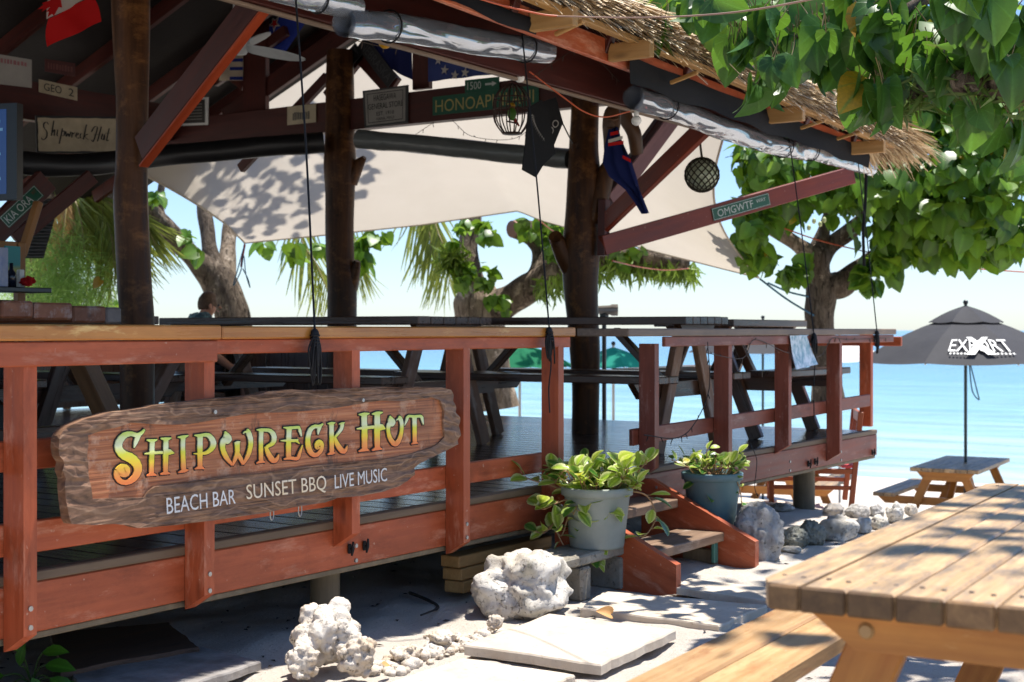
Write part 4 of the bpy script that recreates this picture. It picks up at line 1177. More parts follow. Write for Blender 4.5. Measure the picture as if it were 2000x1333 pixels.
# ------------------------------------------------------------------ flags
def sheet(mb, fn, nu, nv, mi=0):
    vs_ = [fn(i / nu, j / nv) for i in range(nu + 1) for j in range(nv + 1)]
    fs_ = [(i * (nv + 1) + j, (i + 1) * (nv + 1) + j, (i + 1) * (nv + 1) + j + 1, i * (nv + 1) + j + 1) for i in range(nu) for j in range(nv)]
    return mb.add(vs_, fs_, mi, True)
def star(c, ux, uy, r, k=5, inner=.42, rot=0.0):
    return [c + ux * math.sin(rot + math.pi * i / k) * r * (1 if i % 2 == 0 else inner) + uy * math.cos(rot + math.pi * i / k) * r * (1 if i % 2 == 0 else inner) for i in range(2 * k)]
FRED, FWHITE, FBLUE, FNAVY = clothmat('flag_red', (.55, .012, .012), .3), clothmat('flag_white', (.62, .58, .52), .3), clothmat('flag_blue', (.02, .035, .22), .25), clothmat('flag_navy', (.012, .016, .07), .2)
FBLACK = clothmat('flag_black', (.008, .008, .009), .06)
# red and white maple leaf flag, bottom-left of it in view
dF = 7.6
fl = thing('flag', 'red and white maple leaf flag hanging among the rafters at top left', 'flag', at(95, 90, dF))
qf = quad(at(92, 92, dF), at(200, 42, dF + .1), at(140, -95, dF + .1), at(100, -60, dF))
wave = lambda u, v_: V((0, .02 * math.sin(u * 9 + v_ * 3), 0))
lo_ = lambda u, v_: qf(u, v_ * .36) + wave(u, v_)
hi_ = lambda u, v_: qf(u, .36 + v_ * .64) + wave(u, .36 + v_)
sheet(MB(), lo_, 12, 5).build('red_band', FRED, fl)
sheet(MB(), hi_, 12, 8).build('white_band', FWHITE, fl)
leafp = [(0, -.35), (.04, -.1), (.30, -.16), (.24, -.04), (.46, .12), (.36, .18), (.40, .34), (.24, .30), (.2, .4), (.10, .26), (.14, .56), (.06, .5), (0, .7)]
leafp = leafp + [(-x, y) for x, y in reversed(leafp[1:-1])]
nF = -ray(130, 40).normalized()
a0 = (at(200, 42, dF + .1) - at(92, 92, dF)).normalized(); b0_ = (at(100, -60, dF) - at(92, 92, dF)).normalized()
MB().prism([at(113, 8, dF) + nF * .03 + (a0 * y * .17 + b0_ * x * -.17) * 1.0 + b0_ * .02 for x, y in [(-p[0], p[1] * -1) for p in leafp]], nF * .002).build('maple_leaf', FRED, fl)
# blue ensign with red and white star
f2 = thing('flag', 'dark blue flag with a red and white star behind the fan', 'flag', on_x(515, 105, XB + .2))
q2 = quad(*xq([(522, 104), (555, 108), (615, 20), (520, -60)], XB + .18))
sheet(MB(), lambda u, v_: q2(u, v_) + V((.015 * math.sin(u * 12), 0, 0)), 14, 10).build('cloth', FBLUE, f2)
cs = on_x(536, 46, XB + .13); ex, ey = V((0, -1, 0)), V((0, 0, 1))
MB().prism(star(cs, ex, ey, .072, rot=R(188)), V((.002, 0, 0))).build('white_star', FWHITE, f2)
MB().prism(star(cs - V((.003, 0, 0)), ex, ey, .044, rot=R(188)), V((.002, 0, 0))).build('red_star', FRED, f2)
f3 = thing('flag', 'plain dark navy flag hung under the gable beside the yellow lantern', 'flag', on_x(760, 120, XB + .2))
q3 = quad(*xq([(715, 110), (803, 156), (800, 60), (715, 50)], XB + .15))
sheet(MB(), lambda u, v_: q3(u, v_) + V((.02 * math.sin(u * 14), 0, 0)), 14, 8).build('cloth', FNAVY, f3)
f4 = thing('flag', 'blue flag with a ring of white stars above the long street sign', 'flag', on_x(900, 130, XB + .2))
q4 = quad(*xq([(836, 160), (985, 143), (985, 60), (836, 80)], XB - .02))
sheet(MB(), lambda u, v_: q4(u, v_) + V((.012 * math.sin(u * 17), 0, 0)), 20, 8).build('cloth', clothmat('flag_midblue', (.035, .05, .16), .2), f4)
for px, py in ((856, 118), (868, 137), (888, 147), (908, 142), (922, 127), (876, 104), (900, 100)):
    MB().prism(star(on_x(px, py, XB - .05), ex, ey, .038, rot=R(10)), V((.003, 0, 0))).build('star', FWHITE, f4)
f5 = thing('flag', 'cream cloth banner with dark blue stripes left of the fan', 'flag', on_x(455, 150, XB))
q5 = quad(*xq([(428, 158), (475, 158), (475, 98), (430, 100)], XB + .05))
sheet(MB(), q5, 6, 6).build('cloth', clothmat('banner_cream', (.60, .50, .38), .4), f5)
for v0 in (.02, .34, .62):
    sheet(MB(), sub(q5, .45, 1.0, v0, v0 + .11, V((-.004, 0, 0))), 3, 1).build('stripe', FBLUE, f5)
# black flags by the forked pole
f6 = thing('flag', 'black flag with a silver fern, hanging left of the forked pole', 'flag', on_y(1050, 345, 4.4))
Y6 = 4.35
poly = [(1032, 210), (1058, 195), (1072, 215), (1085, 300), (1062, 322), (1047, 347), (1020, 332), (1026, 280)]
MB().prism([on_y(x, y, Y6) for x, y in poly], (0, .004, 0)).build('cloth', FBLACK, f6)
mb = MB()
for i in range(12):
    u = i / 11
    a = V(on_y(1040 + 22 * u ** 1.6, 225 + 45 * u, Y6 - .003))
    d = (.024 * (1 - .55 * u))
    for s_ in (-1, 1):
        e = a + V((s_ * d, 0, -.010 - .008 * u))
        mb.add([a + V((0, 0, .003)), a - V((0, 0, .003)), e], [(0, 1, 2)])
mb.build('fern', GREYP, f6)
f7 = thing('flag', 'black pennant with grey block lettering beside the silver fern flag', 'flag', on_y(1080, 280, 4.5))
MB().prism([on_y(x, y, 4.5) for x, y in ((1056, 200), (1086, 190), (1100, 240), (1080, 290), (1064, 215))], (0, .004, 0)).build('cloth', FBLACK, f7)
q7 = quad(on_y(1070, 262, 4.49), on_y(1098, 228, 4.49), on_y(1086, 212, 4.49), on_y(1060, 240, 4.49))
lettering('OO', quad(on_y(1075, 268, 4.49), on_y(1094, 240, 4.49), on_y(1084, 232, 4.49), on_y(1068, 256, 4.49)), GREYP, f7)
cord('thin black line from the pennant to the forked pole', [on_y(1098, 240, 4.5), at(1118, 280, 9.6)], BLACK, .005)
# blue ensign furled round a carved figure
f8 = thing('flag', 'furled navy ensign with red and white stripes hanging right of the forked pole', 'flag', at(1230, 380, 9.2))
prof8 = [((1194, 252), (1206, 248)), ((1186, 285), (1222, 285)), ((1182, 318), (1236, 315)), ((1195, 345), (1246, 345)), ((1226, 370), (1252, 372)), ((1244, 395), (1258, 395)), ((1258, 418), (1264, 416))]
LV = []
for (a, c) in prof8:
    pa, pc = at(*a, 9.2), at(*c, 9.2)
    for k in range(7):
        u = k / 6
        LV.append(pa * (1 - u) + pc * u + V((.02 * math.sin(k * 2.2), .02 * math.cos(k * 2.2), 0)))
fsx = [(i * 7 + k, i * 7 + k + 1, i * 7 + 8 + k, i * 7 + 7 + k) for i in range(len(prof8) - 1) for k in range(6)]
MB().add(LV, fsx, 0, True).build('cloth', clothmat('ensign_navy', (.012, .02, .10), .2), f8)
for a, c, mt_ in (((1192, 266), (1208, 262), FRED), ((1188, 280), (1216, 272), FWHITE), ((1188, 286), (1218, 282), FRED), ((1216, 310), (1232, 318), FRED)):
    pa, pc = at(*a, 9.14), at(*c, 9.14)
    MB().add([pa, pc, pc + V((0, 0, .022)), pa + V((0, 0, .022))], [(0, 1, 2, 3)]).build('stripe', mt_, f8)
tk = thing('carved_figure', 'carved brown wooden figure hung on the right side of the forked pole', 'carving', at(1195, 290, 9.4))
CARV = flat('carved_brown_wood', (.13, .06, .025), .45, var2=(.07, .03, .014), bmp=.5, bscale=12)
P = cat([(*at(1200, 208, 9.4), .035), (*at(1196, 222, 9.4), .055), (*at(1194, 245, 9.4), .06), (*at(1193, 270, 9.4), .05), (*at(1196, 295, 9.4), .055), (*at(1192, 318, 9.4), .03)], 5)
MB().tube([p[:3] for p in P], [p[3] for p in P], 14).build('body', CARV, tk)
for py in (232, 250, 262):
    MB().tube([at(1186, py, 9.34), at(1196, py + 3, 9.33), at(1206, py, 9.35)], .009, 8).build('brow', CARV, tk)
# forked driftwood behind it
dw = thing('driftwood', 'curved driftwood branch fixed beside the mauve braces', 'driftwood', at(1240, 290, 9.7))
P = cat([(*at(1218, 195, 9.7), .05), (*at(1222, 230, 9.7), .05), (*at(1238, 260, 9.7), .05), (*at(1244, 300, 9.75), .045), (*at(1252, 230, 9.8), .03)][:4], 5)
MB().tube([p[:3] for p in P], [p[3] for p in P], 12).build('branch', CARV, dw)
# birdcage with a toy parrot
bc = on_y(1000, 215, 4.6)
cg = thing('birdcage', 'round brown wire birdcage hanging under the front beam', 'birdcage', bc)
s_ = (bc - V((0, 0, EYE))).length / FPX
rad = 36 * s_; CAGE = flat('brown_wire_cage', (.05, .018, .010), .5)
mb = MB()
for k in range(14):
    a = 2 * math.pi * k / 14
    pts = [bc + V((math.cos(a) * rr_, math.sin(a) * rr_, zz)) for rr_, zz in ((.004, 50 * s_), (rad * .55, 42 * s_), (rad * .95, 22 * s_), (rad, 0), (rad * .92, -24 * s_), (rad * .5, -46 * s_))]
    mb.tube(cat([tuple(p) for p in pts], 3), .004, 5)
mb.build('bars', CAGE, cg)
for zz, rr_ in ((0, rad), (-46 * s_, rad * .5), (22 * s_, rad * .95)):
    MB().tube([bc + V((math.cos(a) * rr_, math.sin(a) * rr_, zz)) for a in np.linspace(0, 2 * math.pi, 25)], .004, 5, cap=False).build('hoop', CAGE, cg)
MB().lathe([(.001, -47 * s_), (rad * .5, -47 * s_), (rad * .5, -44 * s_)], 16, bc).build('floor', CAGE, cg)
MB().tube([bc + V((0, 0, 50 * s_)), bc + V((0, 0, 95 * s_))], .004, 6).build('chain', CAGE, cg)
pt_ = thing('toy_parrot', 'yellow green and red toy parrot perched in the birdcage', 'toy parrot', bc)
MB().sphere(bc + V((0, 0, -8 * s_)), .026, 12, 8, sc=(1, 1, 1.5)).build('body', flat('parrot_green', (.08, .22, .02), .6), pt_)
MB().sphere(bc + V((0, 0, 8 * s_)), .019, 12, 8).build('head', flat('parrot_yellow', (.6, .32, .02), .6), pt_)
MB().tube([bc + V((.01, 0, -14 * s_)), bc + V((.045, -.02, -30 * s_))], [.014, .005], 8).build('tail', flat('parrot_red', (.4, .03, .01), .6), pt_)
MB().tube([bc + V((-.02, 0, 8 * s_)), bc + V((-.034, 0, 5 * s_))], [.007, .002], 8).build('beak', CAGE, pt_)
MB().tube([bc + V((-.05, 0, -24 * s_)), bc + V((.05, 0, -24 * s_))], .005, 6).build('perch', CAGE, pt_)
# light bulbs
BULB = flat('opal_glass_bulb', (.78, .77, .73), .2)
for px, py, Y, lab in ((1015, 152, 4.0, 'white round light bulb above the birdcage'), (1243, 236, 3.8, 'white round light bulb below the second vinyl roll')):
    p = on_y(px, py, Y); k = (p - V((0, 0, EYE))).length / FPX
    t = thing('light_bulb', lab, 'light bulb', p)
    MB().sphere(p, 10 * k, 14, 10).build('globe', BULB, t)
    MB().tube([p + V((0, 0, 8 * k)), p + V((0, 0, 17 * k))], 5 * k, 10).build('socket', WHITE, t)
p = on_y(752, 84, 4.1); k = p.length / FPX
t = thing('lantern', 'small round yellow lantern peeking below the vinyl roll', 'lantern', p)
MB().sphere(p, 12 * k, 14, 10, sc=(1, 1, .9)).build('globe', flat('yellow_plastic', (.62, .32, .02), .4), t)
MB().tube([p + V((0, 0, 10 * k)), p + V((0, 0, 40 * k))], .003, 6).build('cord', BLACK, t)
# glass float in a net
fc = at(1371, 342, 9.6); rf = 33 * 9.6 / FPX
gf = thing('glass_float', 'pale green glass float in a knotted net hanging under the roof corner', 'net float', fc)
m, n, l, b = newmat('float_glass'); b.inputs['Base Color'].default_value = (.42, .47, .33, 1); b.inputs['Roughness'].default_value = .12; b.inputs['Transmission Weight'].default_value = .25
MB().sphere(fc, rf, 24, 16).build('glass', m, gf)
mb = MB(); RN = rf * 1.03
NETM = flat('tarred_net', (.03, .024, .014), .8)
for dirn in (1, -1):
    for k in range(14):
        pts = []
        for j in range(13):
            th_ = .12 + (math.pi - .24) * j / 12
            ph = 2 * math.pi * k / 14 + dirn * j * .23
            pts.append(fc + V((math.sin(th_) * math.cos(ph), math.sin(th_) * math.sin(ph), math.cos(th_))) * RN)
        mb.tube(pts, .0042, 5)
mb.build('net', NETM, gf)
MB().tube(cat([tuple(at(1366, 262, 9.55)), tuple(at(1368, 285, 9.6)), tuple(fc + V((0, 0, rf)))], 5), [.008] * 11, 8).build('hanger', NETM, gf)
# ceiling fan
fh = at(463, 92, 9.2)
fan = thing('ceiling_fan', 'pale three bladed ceiling fan hanging in the hut', 'ceiling fan', fh)
FANM = flat('fan_grey_white', (.50, .52, .52), .4)
MB().lathe([(.001, -.05), (.06, -.045), (.09, 0), (.08, .05), (.03, .09), (.02, .6)], 18, fh).build('motor', FANM, fan)
for tip, wid in (((528, 68), .11), ((596, 116), .085), ((400, 150), .09)):
    e = at(*tip, 9.0 if tip[0] > 550 else 9.5)
    d = e - fh; sdv = d.cross(V((0, 0, 1))).normalized(); up_ = (sdv * .75 + V((0, 0, .6))).normalized()
    vs_ = []
    for u, w_ in ((.08, .35), (.2, .8), (.45, 1.0), (.75, .85), (.93, .5), (1.0, .1)):
        c = fh + d * u
        for s2_ in (-1, 1): vs_ += [c + up_ * s2_ * w_ * wid / 2 + V((0, 0, .004)), c + up_ * s2_ * w_ * wid / 2 - V((0, 0, .004))]
    fs_ = []
    for i in range(5):
        a = 4 * i
        fs_ += [(a, a + 2, a + 6, a + 4), (a + 1, a + 5, a + 7, a + 3), (a, a + 4, a + 5, a + 1), (a + 2, a + 3, a + 7, a + 6)]
    MB().add(vs_, fs_, 0, False).build('blade', FANM, fan)
# television at the left edge
tv = thing('television', 'wall television showing a blue menu at the left edge', 'television', at(0, 380, 8.0))
BZ = flat('black_plastic', (.01, .01, .011), .3)
tq = facing(at(-38, 298, 8.0), .46, .54, 0, R(-14))
q = quad(*tq); nr = (tq[1] - tq[0]).cross(tq[3] - tq[0]).normalized()
MB().prism([q(0, 0), q(1, 0), q(1, 1), q(0, 1)], -nr * .06).build('case', BZ, tv)
s2 = sub(q, .05, .86, .06, .94, nr * .002)
MB().add([s2(0, 0), s2(1, 0), s2(1, 1), s2(0, 1)], [(0, 1, 2, 3)]).build('screen', flat('lit_screen_blue', (.01, .03, .1), .2, emit=(.010, .035, .13), es=.4, var2=(.005, .01, .05), scale=2), tv)
lm_ = flat('lit_screen_text', (.1, .2, .3), .2, emit=(.06, .13, .22), es=.5)
for i in range(9):
    s3 = sub(q, .55, .70 + .12 * random.random(), .12 + .085 * i, .15 + .085 * i, nr * .004)
    MB().add([s3(0, 0), s3(1, 0), s3(1, 1), s3(0, 1)], [(0, 1, 2, 3)]).build('screen_line', lm_, tv)
# paper notice on the right railing
pn = thing('paper_notice', 'sheet of paper in plastic pinned to the right railing', 'notice', on_y(1566, 660, YF - PD - .03))
qn = quad(*[on_y(x, y, YF - PD - .034) for x, y in ((1549, 722), (1592, 712), (1576, 656), (1543, 656))])
m, n, l, b = newmat('printed_sheet'); o = mix(n, l, mrange(n, l, tex(n, l, coords(n, l), 22, 4), .4, .62), (.62, .68, .74), (.16, .30, .38)); l.new(o, b.inputs['Base Color']); b.inputs['Roughness'].default_value = .15
sheet(MB(), lambda u, v_: qn(u, v_) + V((0, -.02 * (1 - v_) ** 2, 0)), 6, 8).build('sheet', m, pn)
bagp = on_y(1592, 690, YF - PD - .045)
# ================================================================== picnic tables
def picnic(name, label, L, Wd, H, th_, nboard, mt_top, mt_leg, mt_bench, loc, rz, group=None, seatH=.44, bench_w=.25, chamf=0.0, seat_out=.30, bolts=True, cat_='picnic table', both=True):
    W0 = Matrix.Translation(V(loc)) @ Matrix.Rotation(rz, 4, 'Z')
    t = thing(name, label, cat_, loc, rz, group)
    def B(nm, p0, p1, w_, h_, mt_, up=(0, 0, 1), ch=.004):
        a, b2 = W0 @ V(p0), W0 @ V(p1)
        return beam(nm, a, b2, w_, h_, mt_, t, W0.to_3x3() @ V(up), ch)
    bwid = Wd / nboard
    for i in range(nboard):
        y = -Wd / 2 + (i + .5) * bwid
        if chamf and i in (0, nboard - 1):
            s_ = -1 if i == 0 else 1
            yo, yi = y + s_ * bwid / 2 * .98, y - s_ * bwid / 2 * .98
            loop = [(-L / 2, yi, H), (-L / 2 + chamf * .25, yo - s_ * chamf * .35, H), (-L / 2 + chamf, yo, H), (L / 2 - chamf, yo, H), (L / 2 - chamf * .25, yo - s_ * chamf * .35, H), (L / 2, yi, H)]
            mb = MB().prism(loop, (0, 0, -th_))
            bd = place(bpy.data.objects.new('top_board', mb.mesh('top_board', mt_top)), W0, t)
        else:
            bd = B('top_board', (-L / 2, y, H - th_ / 2 + random.uniform(-.0015, .0015)), (L / 2 + random.uniform(-.004, .004), y, H - th_ / 2), bwid - (.0035 if chamf else .006), th_, mt_top, ch=.005)
        if chamf:
            s0 = 0 if i not in (0, nboard - 1) else (-1 if i == 0 else 1)
            eo = MB().box((-L / 2 - .0015, y - s0 * .012, H - th_ / 2), (.012, bwid - .0035 - abs(s0) * .024, th_ + .0012), ch=.004)
            place(bpy.data.objects.new('end_grain', eo.mesh('end_grain', ENDDK)), W0, bd)
            for xs_, ys_ in ((-L / 2 + .085 + random.uniform(-.006, .006), -.018), (-L / 2 + .088, .018), (L / 2 - .085, .0)):
                sc0 = MB().lathe([(.0001, H + .0012), (.0042, H + .0012), (.0048, H - .002)], 8, (xs_, y + ys_, 0))
                place(bpy.data.objects.new('screw', sc0.mesh('screw', BZ0)), W0, bd)
    for s_ in (-1, 1):
        xe = s_ * (L / 2 - .085)
        hb = .068 if chamf else .10
        zc = H - th_ - hb / 2
        yo = Wd / 2 - .06
        loop = [(xe - .022, -yo, H - th_), (xe - .022, yo, H - th_), (xe - .022, yo - .09, H - th_ - hb), (xe - .022, -yo + .09, H - th_ - hb)]
        me = MB().prism(loop, (.044, 0, 0)).mesh('cross_beam', mt_leg)
        F = frame((0, 1, 0), (0, 0, 1), (xe, 0, zc)); me.transform(F.inverted())
        place(bpy.data.objects.new('cross_beam', me), W0 @ F, t)
        xb_ = xe - s_ * .047
        for q_ in (-1, 1):
            B('leg', (xb_, q_ * (Wd / 2 - .20), H - th_ - .002), (xb_, q_ * (Wd / 2 + .10), .0), .044, .095, mt_leg, (0, 1, .3))
            if bolts:
                for yy in (q_ * (Wd / 2 - .17),):
                    pp = [W0 @ V((xe + s_ * .023, yy, zc)), W0 @ V((xe + s_ * .030, yy, zc))]
                    MB().tube(pp, [.014, .010], 12).build('bolt', PLUG, t)
        so = Wd / 2 + seat_out
        zb_ = seatH - .045 - .045
        if both:
            loop = [(xe - .022 - s_ * .094, -so, seatH - .045), (xe - .022 - s_ * .094, so, seatH - .045), (xe - .022 - s_ * .094, so - .10, seatH - .135), (xe - .022 - s_ * .094, -so + .10, seatH - .135)]
            me = MB().prism(loop, (.044, 0, 0)).mesh('bench_beam', mt_leg)
            F = frame((0, 1, 0), (0, 0, 1), (xe - s_ * .094, 0, zb_)); me.transform(F.inverted())
            place(bpy.data.objects.new('bench_beam', me), W0 @ F, t)
        B('brace', (xe - s_ * .16, 0, seatH - .10), (xe - s_ * .55, 0, H - th_ - .03), .04, .07, mt_leg, (0, 1, 0))
    so = Wd / 2 + seat_out
    for q_ in (-1, 1):
        for j in range(2):
            y = q_ * (so - bench_w * (j + .5) / 2)
            B('bench_board', (-L / 2, y, seatH - .0225), (L / 2, y, seatH - .0225), bench_w / 2 - .006, .044, mt_bench, ch=.006)
    return t
BZ0 = flat('rusty_screw', (.05, .03, .02), .6)
# near table, bottom right of the picture
ang = R(3.5)
ux, uy = V((math.cos(ang), math.sin(ang), 0)), V((-math.sin(ang), math.cos(ang), 0))
Ln, Wn = 1.80, .78
cn = on_z(1474, 1137, .74)
ctr = cn + ux * Ln / 2 - uy * Wn / 2
picnic('picnic_table', 'large sun bleached picnic table in the right foreground with orange legs', Ln, Wn, .74, .041, 10, SUNWOOD, OILED, BENCHW, (ctr.x, ctr.y, 0), ang, None, seatH=.435, bench_w=.26, chamf=.05, seat_out=.44)
# tables on the deck
GT = 'dark picnic tables on the deck'
def deck_table(label, x0, x1, y0, y1, H=.80, rz=R(90)):
    along_y = (y1 - y0) > (x1 - x0)
    L, Wd = (y1 - y0, x1 - x0) if along_y else (x1 - x0, y1 - y0)
    return picnic('deck_table', label, L, Wd, H, .048, 6, ENDG if False else DKTABLE, DKTABLE, DKTABLE, ((x0 + x1) / 2, (y0 + y1) / 2, ZD), R(90) if along_y else 0, GT, seatH=.455, seat_out=.33, bolts=False)
t2 = deck_table('dark picnic table on the deck behind the carved sign, left of the forked pole', 6.5, 7.25, 5.03, 7.2)
t3 = deck_table('dark picnic table on the deck in front of the forked pole, end towards the steps', 7.42, 8.0, 3.78, 5.7)
t4 = deck_table('dark picnic table along the right railing at the far end of the deck', 8.55, 9.80, 4.0, 4.6, .79)
t5 = deck_table('dark picnic table on the deck behind the left pole, farthest from the steps', 5.0, 5.7, 6.3, 8.6)
# pale worn end pieces
for t_ in (t2, t3):
    for c in t_.children:
        if c.name.startswith(('top_board', 'leg')): c.data = c.data.copy(); c.data.materials[0] = ENDG if c.name.startswith('leg') else c.data.materials[0]
# bar table by the left pole: heavy planks, ends to the front
bt = thing('bar_table', 'heavy plank bar table beside the left pole with rough plank ends', 'bar table', (3.3, 5.2, ZD))
zt = 1.285; BARR = wood('rough_red_plank', (.22, .075, .034), (.40, .16, .075), .6, (2, 9, 9), wear=(.45, .34, .28), wear_lo=.5, wear_hi=.72, vary=.25, bmp=.4)
GREYEND = wood('grey_plank', (.20, .16, .13), (.32, .27, .23), .7, (2, 9, 9), vary=.1)
xe = [on_y(p, 610, 4.55).x for p in (-190, -80, 0, 65, 141, 208, 240)]
for i in range(len(xe) - 1):
    dz = random.uniform(-.006, .006) - .006 * i
    beam('plank', ((xe[i] + xe[i + 1]) / 2, 4.55 + random.uniform(-.01, .01), zt + dz - .033), ((xe[i] + xe[i + 1]) / 2, 6.2, zt + dz - .033), xe[i + 1] - xe[i] - .004, .066, GREYEND if i == 5 else BARR, bt, ch=.008)
for a, c in (((150, 700), (222, 830)), ((352, 690), (290, 800))):
    yy = 4.8 if a[0] < 200 else 6.0
    if yy == 4.8: beam('leg', on_y(*a, yy) + V((-.05, 0, .12)), on_y(*c, yy) + V((.10, 0, -.19)), .07, .10, wood('leg_brown', (.14, .065, .025), (.27, .14, .06), .5, (1, 14, 14), vary=.1), bt, (0, 1, 0))
    else: beam('leg', on_y(*a, yy) + V((.02, 0, .1)), on_y(250, 860, yy), .07, .10, ENDG, bt, (0, 1, 0))
beam('leg', (2.2, 4.8, 1.18), (1.9, 4.8, .44), .07, .10, ENDG, bt, (0, 1, 0))
beam('rail', (2.0, 4.84, .72), (4.0, 4.84, .72), .05, .09, DKTABLE, bt)
# dark slat-back chairs behind the left railing
def chair(label, x, y, rz, mt_, H=.95, ZB=ZD, seat=.45, group=None, sc_=1.0, mseat=None):
    W0 = Matrix.Translation((x, y, ZB)) @ Matrix.Rotation(rz, 4, 'Z')
    t = thing('chair', label, 'chair', (x, y, ZB), rz, group)
    def B(nm, p0, p1, w_, h_, m_=mt_, up=(0, 0, 1)): return beam(nm, W0 @ (V(p0) * sc_), W0 @ (V(p1) * sc_), w_, h_, m_, t, W0.to_3x3() @ V(up))
    for sx_ in (-.21, .21):
        B('leg', (sx_, -.2, 0), (sx_, -.2, seat), .04, .04, up=(0, 1, 0))
        B('leg', (sx_, .2, 0), (sx_, .25, H), .04, .04, up=(0, 1, 0))
        B('side_rail', (sx_, -.19, seat * .5), (sx_, .2, seat * .5), .025, .03)
        B('seat_rail', (sx_, -.21, seat - .025), (sx_, .22, seat - .025), .03, .04)
    for k in range(4): B('seat_slat', (-.22, -.16 + k * .115, seat), (.22, -.16 + k * .115, seat), .10, .022, mseat or mt_)
    B('top_rail', (-.22, .25, H - .03), (.22, .25, H - .03), .025, .08)
    zm = seat + .35 * (H - seat)
    B('mid_rail', (-.2, .225, zm), (.2, .225, zm), .022, .04)
    for k in range(4): B('back_slat', (-.15 + k * .10, .225, zm), (-.15 + k * .10, .25, H - .06), .02, .045, up=(0, 1, 0))
    return t
chair('dark slat back chair behind the left railing, nearer the leftmost post', 3.75, 6.3, R(20), DKTABLE, group='dark chairs by the bar')
chair('dark slat back chair behind the left railing, beside the left pole', 4.35, 6.55, R(-15), DKTABLE, group='dark chairs by the bar')
lw_ = thing('low_wall', 'low white painted wall behind the dark chairs at the left', 'wall', (4.2, 8.6, ZD))
MB().box((4.0, 8.7, ZD + .33), (2.2, .08, .66), ch=.01).build('panel', WHITE, lw_)
MB().box((4.0, 8.7, ZD + .68), (2.3, .14, .04), ch=.008).build('cap', TRIM, lw_)
# shelf with bottles and cards at the left edge
sfp = on_y(20, 578, 6.6)
sf_ = thing('shelf', 'dark shelf with an orange wooden upright at the left edge of the bar', 'shelf', (sfp.x, 6.6, ZD))
xl, xr2 = on_y(-120, 578, 6.6).x, on_y(97, 578, 6.6).x
zs = on_y(40, 561, 6.6).z
beam('board', (xl, 6.68, zs - .015), (xr2, 6.68, zs - .015), .2, .028, BZ, sf_)
OW = wood('orange_frame_wood', (.30, .12, .03), (.42, .19, .05), .5, (1, 14, 14), vary=.05)
ux_ = on_y(38, 560, 6.85).x
beam('upright', (ux_, 6.85, ZD), (ux_, 6.85, on_y(38, 474, 6.85).z), .05, .05, OW, sf_, up=(0, 1, 0))
beam('cross_rail', (xl, 6.85, on_y(38, 482, 6.85).z), (ux_ - .03, 6.85, on_y(38, 482, 6.85).z), .04, .05, OW, sf_)
beam('diagonal', on_y(42, 500, 6.88), on_y(75, 395, 6.88), .04, .05, OW, sf_, up=(0, 1, 0))
beam('front_panel', (xl, 6.70, (zs + ZD) / 2 - .03), (on_y(26, 560, 6.7).x, 6.70, (zs + ZD) / 2 - .03), .03, zs - ZD - .08, BZ, sf_)
def standing(nm, lab, cat_, px, py_top, y, w_, dp, mt_, mt2=None):
    p = on_y(px, py_top, y)
    h = p.z - zs
    t = thing(nm, lab, cat_, (p.x, y, zs))
    return t, p, h
t, p, h = standing('bottle', 'dark bottle standing on the left shelf', 'bottle', 22, 514, 6.66, .05, .05, None)
MB().lathe([(.001, 0), (.027, 0), (.027, h * .55), (.011, h * .75), (.010, h), (.001, h)], 14, (p.x, 6.66, zs)).build('glass', flat('dark_bottle_glass', (.012, .016, .03), .1), t)
t, p, h = standing('menu_card', 'tall blue and white card on the left shelf', 'card', 6, 484, 6.64, .05, .02, None)
MB().box((p.x, 6.64, zs + h / 2), (.045, .03, h), ch=.003).build('card', flat('card_blue_white', (.25, .30, .50), .5, var2=(.5, .5, .55), scale=14), t)
t, p, h = standing('picture_card', 'teal and yellow picture card behind the bottle on the shelf', 'card', 24, 481, 6.74, .05, .02, None)
m, n, l, b = newmat('teal_picture'); tc = n.new('ShaderNodeTexCoord'); sp = n.new('ShaderNodeSeparateXYZ'); l.new(tc.outputs['Generated'], sp.inputs[0])
r_ = ramp(n, [(.2, (.10, .16, .05)), (.42, (.38, .36, .05)), (.55, (.03, .22, .22)), (1, (.03, .26, .26))]); l.new(sp.outputs['Z'], r_.inputs[0]); l.new(r_.outputs[0], b.inputs['Base Color'])
MB().box((p.x, 6.74, zs + h / 2), (.10, .012, h), ch=.002).build('card', m, t)
t, p, h = standing('paper_packet', 'white packet between the dark bottle and the red cloth', 'packet', 40, 527, 6.66, .04, .03, None)
MB().box((p.x, 6.66, zs + h / 2), (.034, .03, h), ch=.004).build('packet', WHITE, t)
p = on_y(55, 552, 6.62)
t = thing('cloth', 'crumpled red cloth at the right of the left shelf', 'cloth', (p.x, 6.62, zs))
ic = bmesh.new(); bmesh.ops.create_icosphere(ic, subdivisions=3, radius=1.0)
for v_ in ic.verts:
    d = .75 + .5 * noise.noise(v_.co * 2.1)
    v_.co = V((p.x + v_.co.x * .055 * d, 6.62 + v_.co.y * .04 * d, zs + .034 + v_.co.z * .034 * d))
me = bpy.data.meshes.new('cloth'); ic.to_mesh(me); ic.free(); me.materials.append(clothmat('red_cloth', (.42, .01, .012), .1))
place(bpy.data.objects.new('folds', me), I4, t)
# corrugated iron sheet at far left
ci = thing('corrugated_panel', 'dark corrugated iron panel at the left behind the tilted street sign', 'panel', at(80, 500, 9.6))
q = quad(at(35, 505, 9.7), at(85, 505, 9.9), at(118, 388, 10.0), at(35, 388, 9.7))
mb = MB(); sheet(mb, lambda u, v_: q(u, v_) + ray(80, 440) * (.02 * math.sin(v_ * 2 * math.pi * 9)), 3, 90)
mb.build('sheet', flat('dull_iron', (.10, .10, .10), .35, .6), ci)

